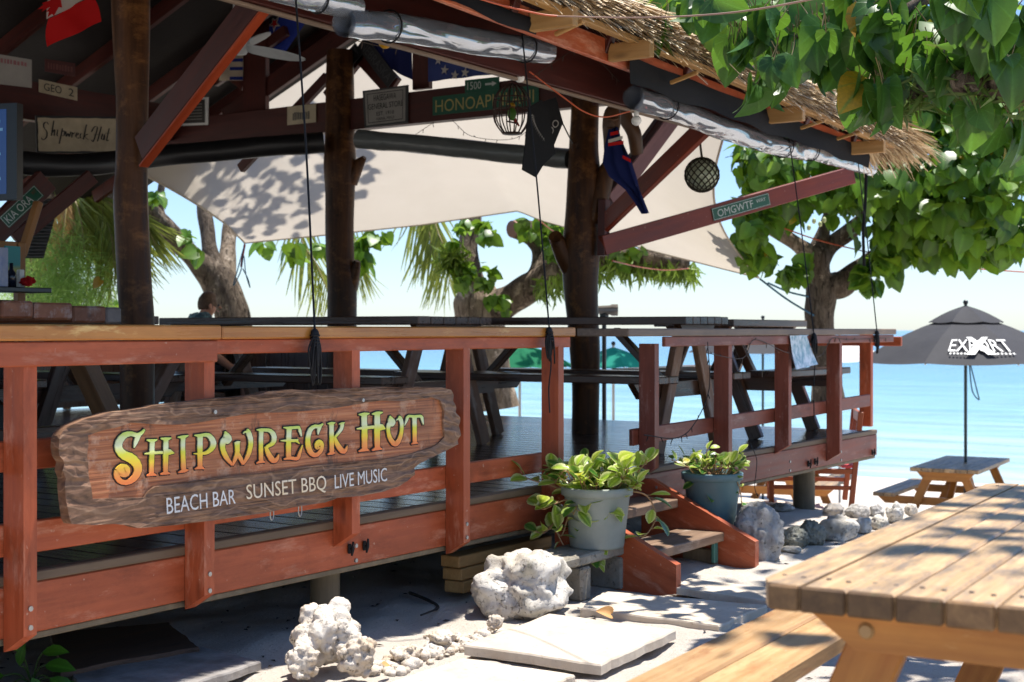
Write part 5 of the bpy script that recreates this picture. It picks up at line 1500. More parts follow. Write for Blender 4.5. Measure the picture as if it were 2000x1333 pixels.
# ================================================================== beach furniture
def gp(px, py, d): p = at(px, py, d); return (p.x, p.y, gz(p.x, p.y))
GB = 'orange picnic tables on the beach'
p = gp(1878, 950, 16.6)
bt1 = picnic('beach_table', 'orange pine picnic table on the sand with the black umbrella through it', 1.75, .76, .74, .045, 6, SUNWOOD, OILED, SUNWOOD, p, R(4), GB, seatH=.44, seat_out=.42, bolts=False)
p2 = gp(1520, 960, 17.0)
picnic('beach_table', 'orange pine picnic table on the sand seen below the deck end', 1.75, .76, .74, .045, 6, SUNWOOD, OILED, SUNWOOD, p2, R(12), GB, seatH=.44, seat_out=.40, bolts=False)
# red chair under the deck end
REDCH = wood('red_brown_chair', (.32, .07, .02), (.42, .12, .04), .5, (1, 14, 14), vary=.08)
pc = gp(1580, 990, 10.9)
chair('red brown wooden chair with a pink seat on the sand below the deck end', pc[0], pc[1], R(205), REDCH, .50, pc[2], .22, sc_=1.45, mseat=flat('pink_seat_paint', (.62, .06, .07), .5))
# umbrellas
def umbrella(label, px, py_apex, d, rad, drop, mt_, pole_z0, ribs=8, vent=True, text=False, name='umbrella', lean=V((0, 0, 0)), rot=0.0):
    ap = at(px, py_apex, d)
    base = V((ap.x, ap.y, pole_z0)) + lean
    t = thing(name, label, 'umbrella', base)
    rim = ap - V((0, 0, drop))
    def sector(r0, z0, r1, z1, nseg=6, sag=.04):
        mb = MB()
        for k in range(ribs):
            a0_, a1_ = 2 * math.pi * k / ribs + rot, 2 * math.pi * (k + 1) / ribs + rot
            vs_ = []
            for i in range(nseg + 1):
                u = i / nseg
                rr_, zz = r0 + (r1 - r0) * u, z0 + (z1 - z0) * u + .10 * (z0 - z1) * math.sin(math.pi * u)
                for j in range(7):
                    w_ = j / 6; a = a0_ + (a1_ - a0_) * w_
                    s_ = math.cos((a1_ - a0_) / 2) / math.cos((w_ - .5) * (a1_ - a0_))
                    vs_.append((ap.x + math.cos(a) * rr_ * s_, ap.y + math.sin(a) * rr_ * s_, zz - sag * u * math.sin(math.pi * w_) * .5 + (.01 * math.sin(w_ * 9) if False else 0)))
            mb.add(vs_, [(i * 7 + j, i * 7 + j + 1, i * 7 + 8 + j, i * 7 + 7 + j) for i in range(nseg) for j in range(6)], 0, True)
        return mb
    zc = rim.z
    sector(.02 if not vent else .12, ap.z - .02 - (.10 if vent else 0), rad, zc).build('canopy', mt_, t)
    if vent:
        sector(.02, ap.z - .01, .40 * rad * .85, ap.z - drop * .30, 5, .03).build('vent_cap', mt_, t)
    MB().tube([base, ap + V((0, 0, .03))], .019, 10).build('pole', flat('dark_teal_pole', (.012, .035, .04), .4) if mt_.name == 'charcoal_canvas' else STEEL, t)
    MB().sphere(ap + V((0, 0, .03)), .03, 10, 8).build('finial', BZ, t)
    hub = ap - V((0, 0, drop * .95))
    for k in range(ribs):
        a = 2 * math.pi * k / ribs + rot
        MB().tube([ap + V((0, 0, -.12)), V((ap.x + math.cos(a) * rad * .98, ap.y + math.sin(a) * rad * .98, zc - .012))], .008, 6).build('rib', STEEL, t)
        MB().tube([hub, V((ap.x + math.cos(a) * rad * .5, ap.y + math.sin(a) * rad * .5, zc + drop * .42))], .007, 6).build('strut', STEEL, t)
    MB().tube([hub - V((0, 0, .05)), hub + V((0, 0, .03))], .035, 10).build('hub', BZ, t)
    return t, ap, zc
CHAR = clothmat('charcoal_canvas', (.055, .055, .060), .10, (.045, .045, .050), .75, .12)
urad, udrop = 1.30, .66
ub, ap, zc = umbrella('charcoal umbrella with white lettering standing in the beach table', 1886, 596, 16.6, urad, udrop, CHAR, gz(at(1878, 950, 16.6).x, 0), text=True, lean=(V(gp(1878, 950, 15.2)) - at(1892, 594, 15.2)) * V((1, 1, 0)).length * 0 if False else V((0, 0, 0)), rot=R(16.3 + 180 - 22.5 + 3))
# white print on the panel that faces the camera
def canopy_pt(u, r_):   # u: angle offset from the viewing direction, r_: 0 apex .. 1 rim
    a = R(16.3 + 180 + 3) + u
    # flat facet between two ribs
    s_ = math.cos(math.pi / 8) / math.cos(u) if abs(u) < math.pi / 8 else 1
    u2 = r_
    rr_ = .12 + (urad - .12) * u2
    z0 = ap.z - .12
    z_ = z0 + (zc - z0) * u2 + .10 * (z0 - zc) * math.sin(math.pi * u2)
    return V((ap.x + math.cos(a) * rr_ * s_, ap.y + math.sin(a) * rr_ * s_, z_ + .010))
nout = V((-.96, -.28, 1.6)).normalized()
def um(u, v_): return canopy_pt((u - .5) * .66 + .10, .84 - .20 * v_) + nout * .012
lettering('EXPORT', um, WHITE, ub)
def um2(u, v_): return canopy_pt((u - .5) * .5 + .06, 1.0 - .03 * v_) + nout * .012
mb = MB()
for s_ in (-1, 1):
    vs_ = [canopy_pt(.10 + s_ * x, r2) + nout * .014 for x, r2 in ((-.15, .60), (-.07, .60), (.15, .89), (.06, .89))]
    mb.add(vs_, [(0, 1, 2, 3)])
mb.build('cross_mark', WHITE, ub)
for uu in np.linspace(-.30, .30, 18):
    if abs(uu) < .07: continue
    c = [canopy_pt(.10 + uu + a, r2) + nout * .013 for a, r2 in ((-.009, .862), (.009, .862), (.009, .885), (-.009, .885))]
    MB().add(c, [(0, 1, 2, 3)]).build('small_print', WHITE, ub)
MB().tube(cat([tuple(ap + V((.03, -.03, -udrop * .95))), tuple(ap + V((.10, -.10, -udrop * 1.5))), tuple(ap + V((.12, -.12, -udrop * 1.68))), tuple(ap + V((.05, -.06, -udrop * 1.5))), tuple(ap + V((.03, -.03, -udrop * .95)))], 6), .008, 6).build('pull_cord', flat('blue_cord', (.02, .10, .18), .5), ub)
umbrella('dark umbrella top just showing above the table behind the right railing', 1490, 624, 22, 1.2, .5, CHAR, gz(22, 0))
TEALC = clothmat('teal_canvas', (.02, .30, .22), .4)
GREENC = clothmat('green_canvas', (.01, .16, .07), .35)
umbrella('dark green low beach umbrella seen under the railing left of the forked pole', 1015, 668, 19, .75, .32, GREENC, gz(16, 0), vent=False)
umbrella('teal low beach umbrella seen under the railing right of the forked pole', 1198, 676, 18.5, .55, .26, TEALC, gz(16, 0), vent=False)
umbrella('pale white beach umbrella seen through the right railing', 1640, 662, 20, .8, .30, clothmat('white_canvas', (.7, .7, .68), .35), gz(18, 0), vent=False)

# coin telescope behind the forked pole
tp_ = at(1180, 606, 12.6)
ts = thing('telescope', 'grey viewing telescope on a stand right of the forked pole', 'telescope', (tp_.x, tp_.y, gz(tp_.x, 0)))
dv = V((.55, -.8, .0)).normalized()
MB().tube([tp_ - dv * .09, tp_ + dv * .05, tp_ + dv * .07, tp_ + dv * .12], [.035, .042, .052, .052], 16).build('barrel', STEEL, ts)
MB().tube([tp_ - V((0, 0, .04)), V((tp_.x, tp_.y, gz(tp_.x, 0)))], .02, 10).build('stand', BZ, ts)
MB().box(tp_ - V((0, 0, .05)), (.06, .06, .04)).build('yoke', BZ, ts)

# seated person beyond the deck, seen from behind
pp = at(408, 600, 13.6)
def person():
    hz_ = pp.z                                   # head centre height
    fx, fy = V((.80, -.55, 0)).normalized(), V((.55, .80, 0)).normalized()   # facing (to the right and away), left-hand
    hip = V((pp.x, pp.y, hz_ - .70)) - fx * .12
    def P_(f, s_, z): return hip + fx * f + fy * s_ + V((0, 0, z))
    verts = [(P_(0, 0, 0), .15), (P_(.01, 0, .18), .145), (P_(.02, 0, .42), .15), (P_(.04, 0, .555), .10), (P_(.085, 0, .615), .056), (P_(.115, 0, .68), .080), (P_(.13, 0, .745), .085),
             (P_(.04, .20, .585), .08), (P_(.08, .26, .28), .05), (P_(.30, .20, .12), .036), (P_(.40, .17, .12), .035),
             (P_(.04, -.20, .585), .08), (P_(.08, -.26, .28), .05), (P_(.30, -.20, .12), .036), (P_(.40, -.17, .12), .035),
             (P_(.10, .10, -.02), .095), (P_(.45, .12, -.01), .07), (P_(.46, .12, -.40), .045), (P_(.58, .12, -.44), .035),
             (P_(.10, -.10, -.02), .095), (P_(.45, -.12, -.01), .07), (P_(.46, -.12, -.40), .045), (P_(.58, -.12, -.44), .035)]
    ed = [(0, 1), (1, 2), (2, 3), (3, 4), (4, 5), (5, 6), (2, 7), (7, 8), (8, 9), (9, 10), (2, 11), (11, 12), (12, 13), (13, 14), (0, 15), (15, 16), (16, 17), (17, 18), (0, 19), (19, 20), (20, 21), (21, 22)]
    def skin(nm, idx, grow, mt_, parent):
        mp = {k: i for i, k in enumerate(idx)}
        me = bpy.data.meshes.new(nm)
        me.from_pydata([verts[k][0] for k in idx], [(mp[a], mp[b2]) for a, b2 in ed if a in mp and b2 in mp], [])
        o = bpy.data.objects.new(nm, me); place(o, I4, parent)
        o.modifiers.new('skin', 'SKIN')
        for i, k in enumerate(idx):
            r = verts[k][1] * grow; me.skin_vertices[0].data[i].radius = (r, r); me.skin_vertices[0].data[i].use_root = (i == 0)
        s_ = o.modifiers.new('sub', 'SUBSURF'); s_.levels = s_.render_levels = 2
        me.materials.append(mt_)
        return o
    t = thing('person', 'person seen from behind with short brown hair and a blue green patterned shirt', 'person', hip)
    SK = flat('skin', (.50, .24, .15), .5, var2=(.42, .19, .12))
    skin('body', list(range(23)), 1.0, SK, t)
    m, n, l, b = newmat('patterned_shirt'); o = mix(n, l, mrange(n, l, tex(n, l, coords(n, l, rnd=False), 16, 3), .45, .56), (.03, .06, .08), (.12, .22, .24)); l.new(o, b.inputs['Base Color']); b.inputs['Roughness'].default_value = .8
    skin('shirt', [0, 1, 2, 3, 7, 8, 11, 12], 1.16, m, t)
    skin('shorts', [0, 15, 16, 19, 20], 1.14, flat('dark_shorts', (.02, .025, .04), .8), t)
    # head detail
    hd = P_(.115, 0, .715)
    def ell(nm, c, r, mt_, sc_=(1, 1, 1)): return MB().sphere(c, r, 20, 14, sc=sc_).build(nm, mt_, t)
    bm = bmesh.new(); bmesh.ops.create_icosphere(bm, subdivisions=4, radius=1)
    for v_ in bm.verts:
        c = v_.co.copy()
        f = c.x; face = max(0, f) 
        r_ = V((.098 * c.x, .080 * c.y, .118 * c.z))
        keep = 1.05 + .05 * noise.noise(c * 6)
        if f > .35 and c.z < .55: keep = .88           # hairline open at the face
        if c.z < -.45: keep = .80
        q_ = r_ * keep
        v_.co = hd + fx * q_.x + fy * q_.y + V((0, 0, q_.z + .012))
    me = bpy.data.meshes.new('hair'); bm.to_mesh(me); bm.free()
    me.materials.append(flat('brown_hair', (.05, .025, .012), .6, var2=(.14, .075, .035), scale=60, bmp=.6, bscale=120))
    me.polygons.foreach_set('use_smooth', [True] * len(me.polygons))
    place(bpy.data.objects.new('hair', me), I4, t)
    for s_ in (-1, 1):
        ell('ear', hd + fy * .086 * s_ + V((0, 0, -.015)) + fx * .005, .026, SK, (.7, .5, 1.2))
        ell('eye', hd + fx * .094 + fy * .032 * s_ + V((0, 0, .0)), .010, BZ)
    MB().tube([hd + fx * .095 + V((0, 0, .005)), hd + fx * .118 + V((0, 0, -.028))], [.008, .013], 8).build('nose', SK, t)
    MB().tube([hd + fx * .092 + fy * .02 + V((0, 0, -.055)), hd + fx * .098 + V((0, 0, -.057)), hd + fx * .092 - fy * .02 + V((0, 0, -.055))], .006, 6).build('mouth', flat('lip', (.4, .12, .1), .5), t)
    # bench to sit on
    bz_ = hip.z - .10
    bn = thing('bench', 'plain dark bench under the seated person', 'bench', (hip.x, hip.y, gz(hip.x, 0)))
    a, c = hip - fy * .6, hip + fy * .6
    beam('seat', V((a.x, a.y, bz_ - .02)), V((c.x, c.y, bz_ - .02)), .32, .04, DKTABLE, bn)
    for e in (a, c):
        e2 = e * .8 + hip * .2
        beam('leg', V((e2.x, e2.y, bz_ - .04)), V((e2.x, e2.y, gz(e2.x, 0) - .02)), .28, .05, DKTABLE, bn, up=fy)
person()
# ================================================================== rocks, slabs, timber, pots
def rockmat(name, c1, c2, c3, pit=.6, moss=None):
    m, n, l, b = newmat(name)
    v = coords(n, l, rnd=True)
    g = tex(n, l, v, 5, 7, .68)
    col = ramp(n, [(.3, c1), (.55, c2), (.75, c3)]); l.new(g, col.inputs[0])
    o = col.outputs[0]
    pt = mrange(n, l, tex(n, l, v, 62, 3, .6, .6), .56, .66)
    gate = mrange(n, l, tex(n, l, v, 9, 5, .7), .40, .62)
    mu = n.new('ShaderNodeMath'); mu.operation = 'MULTIPLY'; l.new(pt, mu.inputs[0]); l.new(gate, mu.inputs[1])
    o = mix(n, l, mrange(n, l, tex(n, l, v, 2.6, 6, .7), .52, .70, 0, .6), o, (.30, .21, .13))
    mu2 = n.new('ShaderNodeMath'); mu2.operation = 'MULTIPLY'; l.new(mu.outputs[0], mu2.inputs[0]); mu2.inputs[1].default_value = pit
    o = mix(n, l, mu2.outputs[0], o, tuple(x * .18 for x in c1))
    if moss: o = mix(n, l, mrange(n, l, tex(n, l, v, 3.2, 5, .6), .55, .72, 0, .75), o, moss)
    l.new(o, b.inputs['Base Color']); b.inputs['Roughness'].default_value = .95; b.inputs['Specular IOR Level'].default_value = .1
    hs = n.new('ShaderNodeMath'); hs.operation = 'SUBTRACT'; l.new(g, hs.inputs[0]); l.new(mu.outputs[0], hs.inputs[1])
    fb = n.new('ShaderNodeMath'); fb.operation = 'MULTIPLY_ADD'; l.new(tex(n, l, v, 95, 6, .75), fb.inputs[0]); fb.inputs[1].default_value = .5; l.new(hs.outputs[0], fb.inputs[2])
    bump(n, l, fb.outputs[0], b, .65, .014)
    return m
CORAL = rockmat('white_coral_rock', (.40, .35, .27), (.64, .60, .53), (.76, .74, .69), .85, (.33, .31, .18))
CORALB = rockmat('brown_white_coral', (.50, .38, .26), (.70, .64, .55), (.80, .77, .72), .9)
GREYR = rockmat('grey_coral_rock', (.22, .21, .19), (.44, .42, .39), (.60, .58, .55), .75)
MOSSR = rockmat('mossy_grey_rock', (.12, .125, .10), (.24, .24, .20), (.40, .39, .34), .7, (.09, .11, .05))
def rock(label, c, r, mt, seed, sub_=5, lump=.35, fine=.12, knob=0.0, flat_=0.0):
    bm = bmesh.new(); bmesh.ops.create_icosphere(bm, subdivisions=sub_, radius=1.0)
    c = V(c)
    for v_ in bm.verts:
        p = v_.co.copy(); s_ = V((seed * 3.7, seed * 1.3, seed * 7.1))
        d = 1 + .07 * (noise.ridged_multi_fractal(p * 1.6 + s_, 1.0, 2.1, 5, 1.0, 2.0) - 1.2) + lump * noise.noise(p * 1.3 + s_) + lump * .5 * noise.noise(p * 2.9 + s_) + fine * noise.noise(p * 7 + s_) + fine * .6 * noise.noise(p * 15 + s_)
        if knob:
            dd = noise.voronoi(p * 3.2 + s_)[0][0]
            d2_ = noise.voronoi(p * 8 + s_)[0][0]; d += knob * (.35 - 1.7 * dd * dd) + knob * .4 * (.2 - 1.7 * d2_ * d2_)
        q = V((p.x * r[0], p.y * r[1], p.z * r[2])) * d
        if q.z < -r[2] * .75: q.z = -r[2] * .75
        v_.co = q
    me = bpy.data.meshes.new('rock'); bm.to_mesh(me); bm.free()
    me.polygons.foreach_set('use_smooth', [True] * len(me.polygons)); me.materials.append(mt)
    o = place(bpy.data.objects.new('rock', me), Matrix.Translation(c))
    tag(o, label, 'rock')
    return o
def coral(label, pxc, pyb, wpx, hpx, mt, seed, nb_=70, z0=0.0):
    # cauliflower coral: many rounded knobs fused into one skin
    rg_ = random.Random(seed)
    p = on_z(pxc, pyb, 0.0); k = (p.x * CA + p.y * SA) / FPX
    rx, ry, rz_ = wpx * k * .5, wpx * k * .42, hpx * k * .5
    c = V((p.x + CA * ry * .7, p.y + SA * ry * .7, rz_ * .9))
    mb = MB().sphere(c, 1.0, 20, 14, sc=(rx * .62, ry * .62, rz_ * .7))
    def lobe(q, s_): mb.sphere(q, s_, 14, 10, sc=(1, 1, rg_.uniform(.75, 1.0)))
    for i in range(nb_):
        d = V((rg_.gauss(0, 1), rg_.gauss(0, 1), rg_.gauss(.15, .9))).normalized()
        f = .66 + .26 * noise.noise(d * 1.6 + V((seed, 0, 0)))
        q = c + V((d.x * rx, d.y * ry, max(d.z, -.8) * rz_)) * f
        lobe(q, rg_.uniform(.10, .30) * min(rx, rz_))
    me = mb.mesh('coral', mt)
    o = bpy.data.objects.new('tmp', me); COL.objects.link(o)
    m_ = o.modifiers.new('r', 'REMESH'); m_.mode = 'VOXEL'; m_.voxel_size = max(.0045, rx * .045)
    dg = bpy.context.evaluated_depsgraph_get()
    me2 = bpy.data.meshes.new_from_object(o.evaluated_get(dg)); bpy.data.objects.remove(o)
    for v_ in me2.vertices:
        n_ = noise.noise(v_.co * 60) + .6 * noise.noise(v_.co * 130)
        v_.co += v_.normal * (n_ * .005 + .004 * noise.noise(v_.co * 28))
        v_.co -= c
    me2.polygons.foreach_set('use_smooth', [True] * len(me2.polygons))
    if not me2.materials: me2.materials.append(mt)
    return tag(place(bpy.data.objects.new('coral_rock', me2), Matrix.Translation(c)), label, 'rock')
def rk(label, pxc, pyb, wpx, hpx, mt, seed, z0=None, **kw):
    """pxc, pyb = bottom centre on the ground"""
    p = on_z(pxc, pyb, 0.0)
    for _ in range(6): p = on_z(pxc, pyb, gz(p.x, p.y))
    d = p.x * CA + p.y * SA; k = d / FPX
    r = (wpx * k * .5, wpx * k * .46, hpx * k * .52)
    off = V((CA, SA, 0)) * r[1] * .7
    return rock(label, (p.x + off.x, p.y + off.y, p.z + r[2] * .62), r, mt, seed, **kw)
rk('large pitted white coral boulder in front of the flowerpot block', 1026, 1205, 200, 150, CORAL, 11, sub_=5, lump=.42, fine=.07)
coral('knobbly white coral lump at the bottom of the picture', 632, 1325, 165, 165, CORALB, 5, 90)
coral('smaller brown white coral piece leaning on the left of the coral lump', 588, 1345, 90, 100, CORALB, 9, 50)
coral('white coral piece at the right foot of the coral lump', 695, 1340, 100, 110, CORALB, 13, 50)
coral('low white coral rubble mound right of the coral lump', 790, 1302, 100, 42, CORALB, 14, 60)
coral('low white coral rubble beside the paving slab corner', 862, 1268, 95, 36, CORALB, 17, 60)
coral('small white coral nub below the large boulder', 968, 1237, 52, 40, CORALB, 19, 36)
rk('large grey coral boulder right of the steps below the blue pot', 1482, 1098, 112, 125, GREYR, 22, sub_=5, lump=.28, fine=.08)
rk('dark mossy round stone right of the grey boulder', 1556, 1072, 58, 46, MOSSR, 25, lump=.2, fine=.1)
rk('grey round stone behind the dark mossy stone', 1588, 1066, 62, 54, MOSSR, 27, lump=.2, fine=.1)
rk('white sunlit coral block at the middle of the stone border', 1643, 1056, 76, 56, CORAL, 31, lump=.32, fine=.05, sub_=4)
rk('flat white shard lying in front of the dark mossy stone', 1548, 1080, 44, 12, CORAL, 33, lump=.32, fine=.05, sub_=4)
rk('small pale rock at the foot of the right hand pile', 1632, 1012, 46, 30, GREYR, 35, lump=.32, fine=.05, sub_=4)
rk('grey rock of the border just left of the upright white one', 1680, 1015, 48, 34, GREYR, 37, lump=.32, fine=.05, sub_=4)
rk('small white rock between the sunlit block and the table edge', 1690, 1040, 36, 34, CORAL, 39, lump=.32, fine=.05, sub_=4)
rk('small cream stone below the grey rocks of the border', 1720, 1034, 38, 30, CORAL, 41, lump=.32, fine=.05, sub_=4)
rk('upright white coral rock with a notch near the beach table', 1752, 1018, 38, 42, CORAL, 43, lump=.32, fine=.05, sub_=4)
rk('last pale rock of the stone border towards the beach', 1782, 1008, 28, 26, CORAL, 45, lump=.32, fine=.05, sub_=4)
rk('pale grey rock left of the upright white one', 1716, 1012, 30, 30, GREYR, 47, lump=.32, fine=.05, sub_=4)
rk('sandy pale rock lying behind the red chair legs', 1530, 1000, 50, 18, CORAL, 49, lump=.32, fine=.05, sub_=4)
# loose white coral rubble along the shade line: too many small bits to count
mb = MB()
rr = random.Random(21)
for i in range(170):
    u = rr.random()
    px = 735 + 235 * u + rr.uniform(-12, 12); py = 1312 - 78 * u + rr.uniform(-16, 16)
    c = on_z(px, py, 0); s_ = rr.uniform(.006, .022) * (1.3 if rr.random() < .2 else 1)
    ic = bmesh.new(); bmesh.ops.create_icosphere(ic, subdivisions=2, radius=1.0)
    vs_ = [(c.x + v_.co.x * s_ * 1.2 * (1 + .5 * noise.noise(v_.co * 1.7 + V((i, 0, 0)))), c.y + v_.co.y * s_ * (1 + .5 * noise.noise(v_.co * 1.7 + V((i, 5, 0)))), gzb(c.x, c.y) + s_ * .5 + v_.co.z * s_ * .9 * (1 + .5 * noise.noise(v_.co * 2.1 + V((i, 9, 0))))) for v_ in ic.verts]
    mb.add(vs_, [tuple(v_.index for v_ in f.verts) for f in ic.faces], 0, True); ic.free()
o = mb.build('coral_rubble', CORALB); tag(o, 'strip of loose white coral rubble along the edge of the deck shade', 'rubble', kind='stuff')
# paving slabs
m, n, l, b = newmat('sandstone_slab')
v = coords(n, l)
o = mix(n, l, mrange(n, l, tex(n, l, v, 5, 6, .65), .3, .7), (.62, .55, .45), (.47, .385, .29))
o = mix(n, l, mrange(n, l, tex(n, l, v, 40, 4, .7), .62, .72), o, (.34, .27, .20))
l.new(o, b.inputs['Base Color']); b.inputs['Roughness'].default_value = .85
bump(n, l, tex(n, l, v, 30, 6), b, .3, .008)
SLAB = m
def slab(label, quadpx, z, th_, mt=SLAB, cat_='slab', nm='paving_slab'):
    P = [on_z(x, y, z) for x, y in quadpx]
    c = sum(P, V()) / len(P)
    bm = bmesh.new()
    loop = []
    for i in range(len(P)):
        a, b2 = P[i] - c, P[(i + 1) % len(P)] - c
        for j in range(14):
            q = a.lerp(b2, j / 14); e = (b2 - a).normalized()
            nrm = V((e.y, -e.x, 0)); q += nrm * (.012 * noise.noise((q.x * 9, q.y * 9, z * 50)) + .006 * noise.noise((q.x * 30, q.y * 30, z * 50)))
            loop.append(q)
    top = [bm.verts.new(q * .985) for q in loop]
    ed = [bm.verts.new(q - V((0, 0, .006))) for q in loop]
    bot = [bm.verts.new(q - V((0, 0, th_))) for q in loop]
    k = len(loop)
    bm.faces.new(top); bm.faces.new(list(reversed(bot)))
    for A_, B_ in ((top, ed), (ed, bot)):
        for i in range(k): bm.faces.new((A_[i], B_[i], B_[(i + 1) % k], A_[(i + 1) % k]))
    bmesh.ops.recalc_face_normals(bm, faces=bm.faces)
    me = bpy.data.meshes.new(nm); bm.to_mesh(me); bm.free(); me.materials.append(mt)
    return tag(place(bpy.data.objects.new(nm, me), Matrix.Translation(c)), label, cat_)
slab('pale stone paving slab in the middle foreground with a raised edge', [(908, 1260), (1074, 1198), (1320, 1230), (1175, 1298)], .05, .036)
slab('pale stone paving slab behind the middle one, by the orange leaf', [(1132, 1188), (1180, 1155), (1500, 1182), (1405, 1222)], .03, .04)
slab('pale stone paving slab cut off by the bottom of the picture', [(730, 1345), (905, 1284), (1120, 1318), (1030, 1365)], .05, .045)
slab('long pale stone slab in front of the steps', [(1312, 1147), (1345, 1130), (1535, 1152), (1520, 1178)], .022, .03)
# planks and slab under the deck at bottom left
slab('dark brown plank lying under the deck at bottom left', [(120, 1312), (98, 1235), (330, 1215), (388, 1264)], .05, .022, PLANK, 'plank', 'plank')
slab('weathered grey slab with pale scratches lying at bottom left', [(150, 1335), (140, 1318), (395, 1262), (512, 1292), (330, 1350)], .035, .03, flat('scratched_slate', (.16, .14, .125), .7, var2=(.34, .32, .30), scale=9, bmp=.4), 'slab', 'slate_slab')
# timber offcuts
tb = thing('timber_stack', 'small stack of sawn timber offcuts under the deck left of the boulder', 'timber', on_z(920, 1182, 0))
for k_, (px, py) in enumerate(((912, 1118), (916, 1140), (920, 1164))):
    p = on_z(915 + 4 * k_, 1172, 0)
    beam('offcut', (p.x + .0, p.y + .10, .02 + (2 - k_) * .055 + .025), (p.x + .75, p.y + .10 + .02 * k_, .02 + (2 - k_) * .055 + .025), .10, .05, RAWPINE, tb)
# concrete block
bp = on_z(1150, 1166, 0)
blk = thing('concrete_block', 'hollow grey concrete block carrying the white flowerpot', 'block', bp)
CONC = rockmat('rough_concrete', (.22, .195, .155), (.36, .33, .27), (.46, .43, .37), .5)
yb0, yb1 = 3.17, 3.40
xb0, xb1 = on_y(1062, 1150, 3.17).x, on_y(1224, 1140, 3.17).x
hb_ = .185
xm1, xm2 = xb0 + (xb1 - xb0) * .44, xb0 + (xb1 - xb0) * .56
MB().box(((xb0 + xb1) / 2, (yb0 + yb1) / 2, hb_ - .02), (xb1 - xb0, yb1 - yb0, .045), ch=.008).build('top_web', CONC, blk)
for xa, xc in ((xb0, xb0 + .04), (xm1, xm2), (xb1 - .045, xb1)):
    MB().box(((xa + xc) / 2, (yb0 + yb1) / 2, (hb_ - .045) / 2 - .01), (xc - xa, (yb1 - yb0) * .97, hb_ - .04), ch=.008).build('web', CONC, blk)
# leaves
def leaf_mesh(name, rows, mt, fold=.18, droop=.15, cols=5, cup=0.0):
    vs_, fs_, ed, ve = [], [], [], []
    for (y, w_, yo) in rows:
        for c in range(cols):
            s_ = c / (cols - 1) * 2 - 1
            x = s_ * w_
            z = fold * abs(x) - droop * y * y + cup * x * x
            vs_.append((x, y + yo * abs(s_) ** 1.5, z)); ed.append(abs(s_)); ve.append(1.0 if abs(s_) < .01 else .0)
    nr_ = len(rows)
    for r in range(nr_ - 1):
        for c in range(cols - 1):
            a = r * cols + c
            fs_.append((a, a + 1, a + cols + 1, a + cols))
    me = bpy.data.meshes.new(name)
    me.from_pydata(vs_, [], fs_)
    for nm, arr in (('edge', ed), ('vein', ve)):
        q = me.attributes.new(nm, 'FLOAT', 'POINT'); q.data.foreach_set('value', arr)
    me.polygons.foreach_set('use_smooth', [True] * len(me.polygons))
    me.materials.append(mt)
    return me
HEART = [(-.02, .12, -.14), (.06, .42, -.20), (.22, .54, -.14), (.42, .53, -.06), (.62, .42, -.02), (.80, .26, 0), (.92, .12, 0), (1.0, .015, 0)]
ROUND = [(0, .03, 0), (.10, .14, 0), (.28, .27, 0), (.5, .34, 0), (.72, .31, 0), (.9, .18, 0), (1.0, .03, 0)]
PEP = leafmat('variegated_leaf', (.16, .30, .02), (.36, .50, .05), (.66, .72, .10), .38, .32, island=False, edge=(.74, .76, .32), yellow=((.62, .46, .05), .93))
PEPD = leafmat('dark_glossy_leaf', (.02, .075, .012), (.045, .15, .02), (.20, .36, .04), .3, .25, island=False, edge=(.32, .40, .10))
STEM = flat('reddish_stem', (.33, .15, .08), .5, var2=(.36, .26, .10), scale=20)
pep_me = [leaf_mesh('leaf', ROUND, PEP, .22, .16 + .12 * k, cup=.2 * k) for k in range(3)]
pepd_me = [leaf_mesh('leaf', ROUND, PEPD, .22, .16 + .12 * k) for k in range(2)]
def leaf_W(p, d, nrm, size):
    y = V(d).normalized(); z = V(nrm); x = y.cross(z).normalized(); z = x.cross(y)
    return Matrix(((x.x * size, y.x * size, z.x * size, p[0]), (x.y * size, y.y * size, z.y * size, p[1]), (x.z * size, y.z * size, z.z * size, p[2]), (0, 0, 0, 1)))
def stem_with_leaves(pts, plant, mb, rg, n_, size, meshes, r0=.004, first=.25, nup=.7):
    P = [V(p) for p in cat([tuple(p) for p in pts], 6)]
    mb.tube(P, [r0 * (1 - .5 * i / len(P)) for i in range(len(P))], 6)
    for k in range(n_):
        u = first + (1 - first) * (k + rg.random() * .5) / n_
        i = min(int(u * (len(P) - 1)), len(P) - 2)
        p = P[i]; t = (P[i + 1] - P[i]).normalized()
        sd = V((rg.uniform(-1, 1), rg.uniform(-1, 1), rg.uniform(-.2, .9))).normalized()
        d = (sd * .9 + t * .5).normalized()
        nn = (V((0, 0, 1)) * nup + V((-.5, -.45, 0)) * (1.2 - nup) + V((rg.uniform(-.5, .5), rg.uniform(-.5, .5), rg.uniform(-.2, .3)))).normalized()
        s_ = size * rg.uniform(.65, 1.15)
        q = p + d * s_ * .25
        mb.tube([p, q], .0018, 5)
        place(bpy.data.objects.new('leaf', rg.choice(meshes)), leaf_W(q, d, nn, s_), plant)
def flowerpot(nm, label, c, r1, r0, h, mt):
    t = thing(nm, label, 'flowerpot', c)
    MB().lathe([(.001, 0), (r0, 0), (r0 * 1.02, .01), (r1 * .94, h * .84), (r1 * .96, h * .85), (r1 * 1.03, h * .865), (r1 * 1.04, h * .985), (r1 * 1.02, h), (r1 * .95, h), (r1 * .93, h * .9), (.001, h * .9)], 40, c).build('body', mt, t)
    MB().lathe([(.001, h * .905), (r1 * .9, h * .905)], 24, c).build('soil', flat('dark_soil', (.03, .02, .014), .95, bmp=.8), t)
    return t
